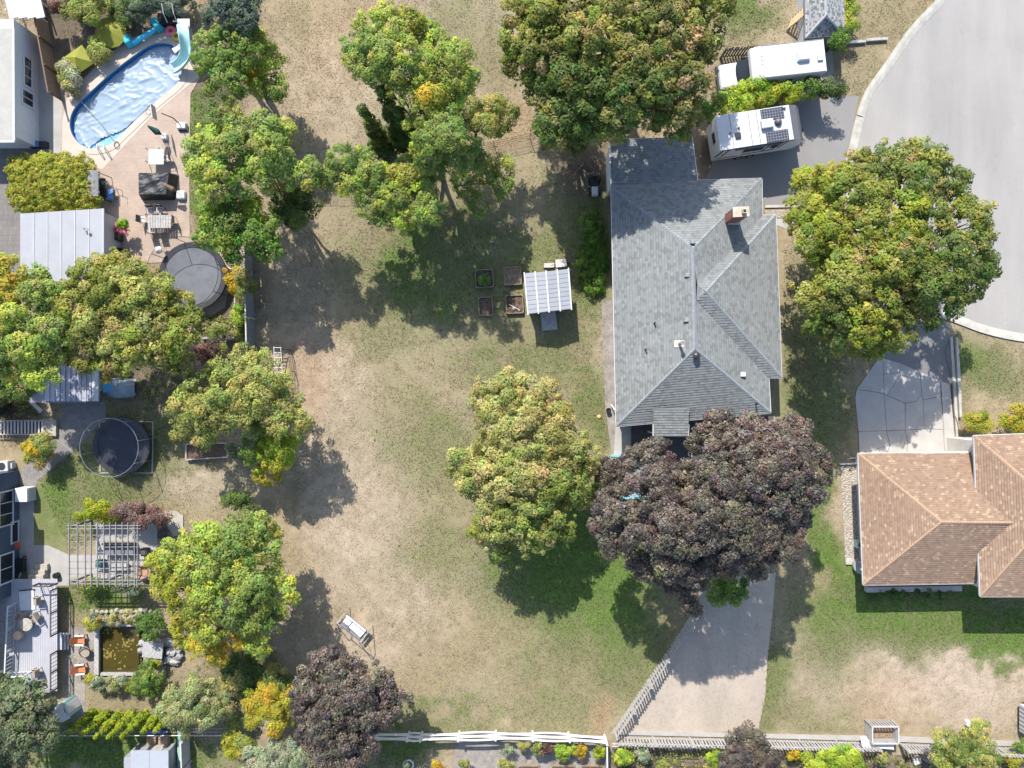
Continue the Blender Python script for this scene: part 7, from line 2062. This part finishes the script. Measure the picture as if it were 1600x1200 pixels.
tree("silvery green weeping shrub right of the cedar row", [(258, 1085), (280, 1068), (315, 1058), (345, 1075), (355, 1100), (350, 1128), (320, 1148), (285, 1145), (262, 1125), (255, 1105)], (312, 1098), 3.4, 1.6, 17, 'willow', [], seed=69, leaf=.17, name='shrub', cat='shrub', crown='foliage')
tree("small yellow green bush beside the vinyl fence end", [(350, 1160), (360, 1140), (380, 1138), (392, 1150), (385, 1170), (362, 1180)], (372, 1152), 1.8, .9, 12, 'hedge', [(385, 1160, 10, 'goldgreen')], seed=70, leaf=.15, name='shrub', cat='shrub', crown='foliage', trunk_r=.06)
tree("grey green drooping shrub between the weeping shrub and the golden one", [(350, 1105), (368, 1095), (378, 1115), (378, 1135), (355, 1140)], (365, 1115), 1.8, .9, 12, 'olive', [], seed=171, leaf=.14, name='shrub', cat='shrub', crown='foliage', trunk_r=.06)
tree("silver green bush at the bottom edge left of the purple tree", [(372, 1195), (395, 1165), (420, 1155), (460, 1160), (490, 1180), (510, 1215), (460, 1240), (380, 1240)], (445, 1185), 2.6, 1.2, 18, 'silver', [], seed=71, leaf=.16, name='shrub', cat='shrub', crown='foliage')
tree("dark green bush under the purple tree at the bottom edge", [(535, 1190), (560, 1185), (575, 1205), (550, 1230)], (555, 1200), 1.2, .6, 11, 'mid', [], seed=72, leaf=.16, name='shrub', cat='shrub', crown='foliage', trunk_r=.06)
tree("large grey green tree in the bottom left corner", [(-60, 1075), (-10, 1060), (35, 1062), (60, 1075), (82, 1095), (80, 1125), (95, 1145), (95, 1165), (60, 1185), (40, 1215), (-40, 1250), (-60, 1150)], (40, 1120), 6.5, 3.0, 23, 'greygreen', [], seed=73, leaf=.22)
# pergola and pond shrubs
tree("reddish brown shrub along the top right of the pergola", [(180, 800), (200, 785), (235, 786), (258, 795), (260, 812), (235, 818), (195, 817), (183, 812)], (220, 803), 1.9, .9, 13, 'brown', [], seed=75, leaf=.13, name='shrub', cat='shrub', crown='foliage', mt=M_PURPLE)
tree("round bright yellow green shrub at the top left of the pergola", [(127, 798), (138, 784), (155, 785), (163, 797), (158, 812), (140, 815), (128, 810)], (146, 801), 1.5, .8, 11, 'lime', [], seed=76, leaf=.14, name='shrub', cat='shrub', crown='foliage', trunk_r=.06)
tree("lighter small shrub between the bright one and the reddish brown one", [(162, 800), (175, 792), (183, 800), (180, 815), (165, 815)], (173, 804), 1.1, .6, 8, 'yellowgreen', [], seed=77, leaf=.12, name='shrub', cat='shrub', crown='foliage', trunk_r=.05)
tree("yellowish climber at the lower left corner of the pergola", [(120, 910), (150, 905), (152, 920), (130, 925), (120, 920)], (136, 914), 1.0, .5, 9, 'goldgreen', [], seed=78, leaf=.12, name='shrub', cat='shrub', crown='foliage', trunk_r=.05, dens=.7)
tree("bluish green climber at the lower right corner of the pergola", [(190, 912), (215, 905), (222, 925), (205, 938), (190, 928)], (206, 920), 1.6, .7, 10, 'silver', [], seed=79, leaf=.13, name='shrub', cat='shrub', crown='foliage', trunk_r=.05)
tree("round clipped dark green ball shrub at the upper right of the pond", ell(237, 976, 20, 24, 12, .04), (240, 974), 1.9, .9, 12, 'box', [], seed=80, leaf=.1, clump=.22, name='ball_shrub', cat='shrub', crown='foliage', trunk_r=.07, gap=.85, dens=.8)
tree("loose dark green round shrub at the lower right of the pond", ell(231, 1062, 22, 24, 12, .08), (233, 1058), 1.9, .9, 13, 'mid', [], seed=81, leaf=.13, clump=.28, name='shrub', cat='shrub', crown='foliage', trunk_r=.07)
for k, (c, r, pal, lb) in enumerate([((146, 972), 11, 'yellow', "yellow grassy shrub at the upper left corner of the pond"), ((146, 960), 8, 'silver', "grey green shrub above the yellow one at the pond corner"), ((176, 968), 11, 'pale', "pale flowering shrub on the pond's upper border, left one"), ((200, 963), 9, 'pale', "pale flowering shrub on the pond's upper border, middle one"), ((213, 969), 9, 'pale', "pale flowering shrub on the pond's upper border beside the ball shrub"),
                                     ((141, 1060), 9, 'hedge', "yellow green shrub at the pond's lower left corner"), ((153, 1068), 11, 'silver', "silvery shrub below the pond's lower left corner"), ((174, 1066), 12, 'pale', "pale cream flowering shrub below the pond"), ((193, 1062), 8, 'silver', "small silvery plant below the pond, between cream and yellow shrubs"), ((200, 1072), 10, 'hedge', "yellow green flowering shrub below the pond beside the dark round one"),
                                     ((202, 968), 6, 'hedge', "tiny yellow green plant amid the pale shrubs above the pond"), ((242, 1038), 7, 'lime', "small lime plant at the foot of the rock waterfall")]):
    tree(lb, ell(c[0], c[1], r, r * .95, 9, .1, k), c, 1.0, .5, max(6, r * .6), pal, [], seed=90 + k, leaf=.11, clump=.22, name='shrub', cat='shrub', crown='foliage', trunk_r=.04, gap=.9)
tree("dark yellow orange bush inside the fork of the flagstone path", [(38, 690), (55, 682), (80, 684), (85, 705), (68, 722), (50, 722), (40, 708)], (62, 702), 1.6, .8, 12, 'goldgreen', [(48, 698, 12, 'orange')], seed=110, leaf=.13, name='shrub', cat='shrub', crown='foliage', trunk_r=.06)
# cedars
ceds = [((151, 1112), 10), ((169, 1114), 10), ((191, 1116), 10.5), ((210, 1117), 10.5), ((229, 1116), 10.5), ((252, 1116), 10), ((267, 1118), 8)]
words = ["leftmost", "second from the left", "third from the left", "middle one", "third from the right", "second from the right", "rightmost, smallest"]
for k, (b, r) in enumerate(ceds):
    column("bright green upright cedar in the row of seven, " + words[k] if k not in (3,) else "bright green upright cedar exactly in the middle of the row of seven", b, None, r, [3.9, 3.9, 4.0, 4.0, 3.9, 3.2, 2.7][k], 'cedarlime', 120 + k, "upright cedars in a row", leaf=.12, name='cedar', n=20, clump=.14, tip=.03, dens=1.5)
# garden around trampoline terrace
tree("orange green climber growing over the grey blue fence", [(357, 425), (380, 425), (400, 440), (398, 462), (372, 470), (360, 455)], (378, 450), 2.0, 1.0, 12, 'goldgreen', [(366, 438, 10, 'orange')], seed=130, leaf=.15, name='shrub', cat='shrub', crown='foliage', trunk_r=.06)
tree("narrow green shrub at the foot of the grey blue fence", [(366, 475), (380, 475), (382, 500), (370, 502)], (375, 488), 1.4, .7, 8, 'bright', [], seed=131, leaf=.13, name='shrub', cat='shrub', crown='foliage', trunk_r=.05)
tree("yellow tinged shrub in the bed below the trampoline", [(330, 505), (345, 500), (350, 522), (335, 526)], (340, 513), 1.2, .6, 9, 'goldgreen', [], seed=132, leaf=.13, name='shrub', cat='shrub', crown='foliage', trunk_r=.05)
tree("tiny green plant in the corner of the bed by the grey blue fence", [(365, 512), (380, 508), (382, 522), (368, 525)], (374, 517), .8, .4, 7, 'goldgreen', [], seed=133, leaf=.12, name='shrub', cat='shrub', crown='foliage', trunk_r=.04)
tree("rust brown low shrub below the trampoline terrace", [(310, 540), (340, 535), (365, 545), (350, 560), (318, 565)], (338, 548), 1.2, .6, 12, 'brown', [(355, 545, 10, 'goldgreen')], seed=134, leaf=.14, name='shrub', cat='shrub', crown='foliage', trunk_r=.05)
tree("pink and green flowers in the tall dark planter", [(181, 352), (198, 350), (199, 364), (182, 364)], (189, 358), 1.25, 1.05, 6, 'pink', [(190, 346, 10, 'bright')], seed=135, leaf=.1, clump=.2, name='planter_flowers', cat='flowers', crown='foliage', trunk=False, extra=[(191, 350, 8, 1.3, 'bright')])
# hedges by the vehicles
tree("dense vine hedge between motorhome and travel trailer", [(1078, 170), (1100, 155), (1150, 140), (1185, 130), (1225, 128), (1270, 130), (1325, 125), (1325, 145), (1300, 152), (1240, 158), (1180, 168), (1130, 178), (1095, 190)], (1200, 148), 2.2, 1.2, 15, 'bright', [(1090, 172, 22, 'mid'), (1110, 165, 20, 'mid'), (1290, 140, 34, 'dark'), (1260, 142, 20, 'mid'), (1215, 140, 18, 'lime')], seed=140, leaf=.2, name='vine_hedge', cat='hedge', crown='foliage', trunk_r=.08, gap=.85)
tree("green vine draped over the corner of the playhouse roof", [(1296, 55), (1318, 48), (1326, 65), (1318, 78), (1300, 72)], (1312, 66), 2.6, 1.6, 9, 'ivy', [], seed=141, leaf=.16, name='vine', cat='vine', crown='foliage', trunk_r=.05)
tree("narrow leafy shrub right of the playhouse", [(1317, -20), (1330, -20), (1335, 25), (1328, 55), (1318, 50)], (1325, 20), 1.6, .8, 9, 'bright', [], seed=142, leaf=.16, name='shrub', cat='shrub', crown='foliage', trunk_r=.05)
tree("leafy mixed shrub where the big maple meets the grey garage roof", [(845, 195), (880, 185), (930, 190), (945, 225), (920, 240), (880, 230), (850, 225)], (895, 215), 4.2, 2.4, 18, 'mapledark', [], seed=143, leaf=.22, name='shrub', cat='shrub', crown='foliage')
tree("dense low ivy along the worn path beside the grey house", [(908, 335), (935, 330), (945, 370), (946, 430), (940, 466), (918, 462), (906, 420), (912, 380)], (928, 400), .4, .3, 9, 'ivy', [(922, 345, 12, 'mid')], seed=144, leaf=.15, name='ivy_patch', cat='ivy', crown='foliage', trunk=False, gap=.95, flat=.35, clump=.22, dens=.6)
tree("green shrub under the lower edge of the copper purple tree", [(1090, 915), (1120, 905), (1158, 900), (1170, 920), (1152, 938), (1120, 940), (1098, 930)], (1132, 915), 2.2, 1.1, 15, 'mid', [], seed=145, leaf=.2, name='shrub', cat='shrub', crown='foliage')
tree("dark round conifer shrub left of the copper tree's edge", [(925, 755), (938, 750), (950, 770), (945, 790), (928, 788)], (938, 772), 1.4, .7, 9, 'dark', [], seed=146, leaf=.13, name='shrub', cat='shrub', crown='foliage', trunk_r=.05)
tree("yellow green shrub by the tan house wall, left of two", [(1505, 658), (1520, 642), (1540, 645), (1545, 665), (1525, 672), (1508, 670)], (1526, 658), 1.2, .6, 10, 'hedge', [], seed=147, leaf=.14, name='shrub', cat='shrub', crown='foliage', trunk_r=.05)
tree("taller yellow shrub by the tan house wall at the picture edge", [(1556, 660), (1575, 640), (1600, 630), (1630, 640), (1630, 668), (1590, 672), (1562, 672)], (1592, 654), 1.5, .7, 12, 'hedge', [(1595, 640, 14, 'yellow')], seed=148, leaf=.14, name='shrub', cat='shrub', crown='foliage', trunk_r=.05)
# bottom strip plants
tree("purple leaved shrub growing through the bottom picket fence", [(1118, 1185), (1140, 1160), (1150, 1140), (1182, 1142), (1198, 1158), (1215, 1180), (1220, 1215), (1180, 1235), (1130, 1225)], (1165, 1175), 3.2, 1.5, 15, 'copper', [], seed=150, leaf=.17, mt=M_PURPLE, name='purple_shrub', cat='shrub', crown='foliage')
tree("wide green bush below the bottom picket fence", [(1255, 1195), (1268, 1178), (1295, 1168), (1330, 1172), (1350, 1190), (1345, 1225), (1270, 1230)], (1300, 1190), 1.8, .9, 15, 'bright', [], seed=151, leaf=.16, name='shrub', cat='shrub', crown='foliage')
tree("young light green tree leaning over the bottom fence near the white tub", [(1462, 1140), (1478, 1138), (1500, 1145), (1530, 1132), (1548, 1140), (1545, 1165), (1560, 1190), (1540, 1230), (1490, 1230), (1470, 1195), (1455, 1170)], (1505, 1165), 4.0, 2.0, 17, 'goldgreen', [(1510, 1150, 24, 'olive')], seed=152, leaf=.18, trunk_r=.1)
for k, (c, r, pal, lb) in enumerate([((793, 1172), 7, 'silver', "small round grey green shrub alone on the gravel garden"), ((818, 1168), 6, 'golden', "small straw coloured shrub right of the grey green one"), ((842, 1170), 9, 'goldgreen', "olive shrub at the white fence, left of the brown one"), ((853, 1169), 10, 'brown', "dark brown shrub at the white woven fence"), ((880, 1172), 13, 'bright', "largest light green shrub on the gravel garden"), ((906, 1173), 10, 'orange', "round orange yellow shrub on the gravel garden"), ((937, 1174), 9, 'lime', "lime shrub beside the dividing fence"),
                                     ((726, 1193), 6, 'goldgreen', "little upright plant at the left edge of the gravel garden"), ((683, 1197), 8, 'orange', "orange flowering plant on the lower lawn"), ((638, 1195), 6, 'silver', "small plant inside the white ring"), ((790, 1198), 9, 'golden', "straw coloured plant at the picture bottom on the gravel"),
                                     ((975, 1182), 14, 'bright', "leafy vegetable clump left in the fenced garden"), ((1005, 1175), 12, 'silver', "blue green vegetable clump by the trellis"), ((1120, 1186), 15, 'bright', "leafy vegetable clump left of the purple shrub"), ((1238, 1180), 9, 'orange', "rust coloured plant below the bottom fence"), ((1380, 1185), 11, 'golden', "golden plant below the compost bin"), ((1485, 1195), 12, 'pale', "pale flowering plant left of the young light green tree"), ((1580, 1188), 13, 'hedge', "yellow green shrub in the bottom right corner"), ((757, 436), 10, 'mid', "leafy plant growing in the raised bed"), ((1595, 1168), 9, 'mid', "green shrub under the trailer corner at the right edge"), ((1110, 1192), 10, 'goldgreen', "olive vegetable clump beside the planting grid"), ((1035, 1195), 9, 'goldgreen', "low olive plant inside the planting grid")]):
    tree(lb, ell(c[0], c[1], r, r * .95, 9, .12, k), c, 1.1 if c[1] > 900 else .75, .5, max(6, r * .55), pal, [], seed=160 + k, leaf=.12, clump=.22, name='shrub' if c[0] != 757 else 'leafy_plant', cat='shrub' if c[0] != 757 else 'plant', crown='foliage', trunk_r=.04, gap=.9)
wd = ["nearest the corner downspout, leftmost of eight", "second from the left of eight", "third from the left of eight", "fourth from the left of eight", "fourth from the right of eight", "third from the right of eight", "second from the right of eight", "rightmost of eight"]
for k in range(8):
    px_ = 1360 + k * 18
    tree("low shaded plant at the grey planter ledge, " + wd[k], ell(px_, 929, 6, 5, 8, .1, k), (px_, 929), .6, .3, 5, 'dark', [], seed=190 + k, leaf=.12, clump=.2, name='border_plant', cat='plant', crown='foliage', trunk=False, group="low plants along the planter ledge")

# ------------------------------------------------------------------ tangled low growth and fallen leaves nobody could count
def scatter(name, label, cat, zones, n, pal, leaf, h, seed, per=9, r0=.12, r1=.3):
    rg = random.Random(seed)
    cl = []
    for z in zones:
        poly = z
        xs = [q[0] for q in poly]; ys = [q[1] for q in poly]
        k = 0
        while k < n:
            x, y = rg.uniform(min(xs), max(xs)), rg.uniform(min(ys), max(ys))
            k += 1
            if not inside1(poly, x, y): continue
            c = P(x, y)
            cl.append((c.x, c.y, h * rg.uniform(.4, 1.4), rg.uniform(r0, r1), per * rg.uniform(.5, 1.5), *pick(rg, rg.choice(pal)), h * 2, c.x, c.y, -2.0))
    o, N = leaf_cloud(name, cl, leaf, M_LEAF, None, seed, origin=(cl[0][0], cl[0][1], 0))
    tag(o, label, cat, None, 'stuff')
scatter('garden_undergrowth', "tangled low growth and dry stems in the vegetable garden", 'undergrowth', [[(958, 1170), (1180, 1173), (1180, 1225), (958, 1225)], [(1180, 1173), (1600, 1188), (1600, 1230), (1180, 1225)]], 420, ['goldgreen', 'olive', 'dark', 'golden', 'brown'], .11, .16, 301, 14)
scatter('bed_undergrowth', "low weeds and dry stems in the shaded beds of the left yard", 'undergrowth', [[(318, 495), (386, 495), (386, 526), (318, 526)], [(215, 585), (330, 590), (300, 640), (225, 640)], [(300, 1030), (450, 1020), (460, 1140), (340, 1140)], [(0, 600), (70, 610), (60, 652), (0, 652)]], 130, ['goldgreen', 'olive', 'dark', 'golden'], .11, .12, 302, 10)
scatter('fallen_leaves', "scattered yellow leaves fallen around the golden tree", 'leaves', [[(690, 650), (760, 580), (900, 600), (950, 700), (930, 850), (800, 900), (710, 850)], [(1225, 380), (1300, 540), (1330, 660), (1240, 690), (1228, 500)]], 420, ['golden', 'yellow', 'brown'], .12, .012, 303, 2, .2, .7)
scatter('lawn_weeds', "small green weed tufts scattered over the dry lawn", 'weeds', [[(560, 380), (740, 520), (740, 960), (900, 1080), (640, 1130), (600, 900), (560, 640)]], 260, ['goldgreen', 'mid', 'olive'], .1, .03, 304, 5, .06, .22)
# ------------------------------------------------------------------ short grass growing over the lawns
def grass(n, name):
    px, py, C, G, L, D, X, Y = GR
    r = np.random.default_rng(21)
    x = r.uniform(-41, 41, n); y = r.uniform(-31, 31, n)
    xs = X[0]; ys = Y[:, 0]
    ix = np.clip(np.searchsorted(xs, x), 1, len(xs) - 1); iy = np.clip(np.searchsorted(ys, y), 1, len(ys) - 1)
    c = C[iy, ix]; lush = np.maximum(L[iy, ix], G[iy, ix]); bare = D[iy, ix]
    qx, qy = x * 20 + 800, 600 - y * 20
    keep = r.random(n) > bare * .6
    nz = fbm(x[None], y[None], .9, 4, 33)[0]
    keep &= (nz + .25 * lush) > r.uniform(.3, .55, n)
    mid = [p for p in mid_in] + [(1900, 420), (1960, 200), (1900, -90)]
    for poly in (mid, POOL_DECK, POND, [(60, 40), (100, 40), (100, 255), (-60, 255), (-60, 40)], [(1195, 322), (1180, 285), (1100, 285), (1100, 150), (1345, 150), (1320, 325)],
                 [(1085, 950), (1095, 915), (1150, 900), (1212, 895), (1199, 1030), (1185, 1140), (1600, 1155), (1610, 1250), (706, 1260), (712, 1158), (955, 1146), (1035, 1035)],
                 [(1337, 610), (1400, 520), (1440, 495), (1490, 500), (1500, 714), (1340, 714)], [(104, 628), (166, 628), (166, 656), (118, 702), (60, 750), (110, 866), (106, 918), (0, 918), (0, 700), (60, 700)],
                 [(148, 816), (248, 816), (248, 906), (98, 916), (98, 862), (148, 862)], [(100, 980), (156, 980), (156, 1052), (133, 1118), (96, 1118), (0, 1110), (0, 905), (98, 905)], [(255, 405), (300, 370), (345, 385), (390, 392), (390, 528), (318, 528), (255, 440)],
                 [(950, 215), (1225, 215), (1225, 740), (950, 740)], [(1310, 720), (1352, 700), (1800, 660), (1800, 930), (1350, 912), (1310, 886)], [(-60, 225), (60, 225), (170, 330), (170, 440), (-60, 440)]):
        keep &= ~inside(poly, qx, qy)
    x, y, c, lush = x[keep], y[keep], c[keep], lush[keep]
    n = len(x)
    h = r.uniform(.02, .06, n) * (1 + .5 * lush); w = r.uniform(.05, .13, n)
    a = r.uniform(0, 6.283, n)
    tx, ty = np.cos(a), np.sin(a)
    lean = r.uniform(-.12, .12, (n, 2))
    V = np.zeros((n, 3, 3))
    V[:, 0] = np.stack([x - tx * w / 2, y - ty * w / 2, np.zeros(n) + .002], 1)
    V[:, 1] = np.stack([x + tx * w / 2, y + ty * w / 2, np.zeros(n) + .002], 1)
    V[:, 2] = np.stack([x + lean[:, 0], y + lean[:, 1], h], 1)
    col = c * r.uniform(.8, 1.25, (n, 1)) * (1 + r.normal(size=(n, 3)) * .05)
    green = r.random(n) < .12 + .3 * lush
    col[green] = col[green] * .6 + np.array([.075, .09, .03]) * .4
    me = bpy.data.meshes.new(name)
    me.vertices.add(3 * n); me.vertices.foreach_set('co', V.reshape(-1).astype(np.float32))
    me.loops.add(3 * n); me.loops.foreach_set('vertex_index', np.arange(3 * n, dtype=np.int32))
    me.polygons.add(n); me.polygons.foreach_set('loop_start', np.arange(0, 3 * n, 3, dtype=np.int32)); me.polygons.foreach_set('loop_total', np.full(n, 3, dtype=np.int32))
    me.update(calc_edges=True)
    ca = me.color_attributes.new('Col', 'BYTE_COLOR', 'POINT')
    ca.data.foreach_set('color', np.repeat(np.concatenate([np.clip(col, .01, 1), np.ones((n, 1))], 1), 3, 0).ravel().astype(np.float32))
    me.materials.append(leaf_mat("grass_blade", .8, .25, .1))
    o = bpy.data.objects.new(name, me); COL.objects.link(o)
    tag(o, "short dry and green grass growing over the lawns", "grass", None, 'stuff')
    print("GRASS", n)
grass(420000, 'grass')
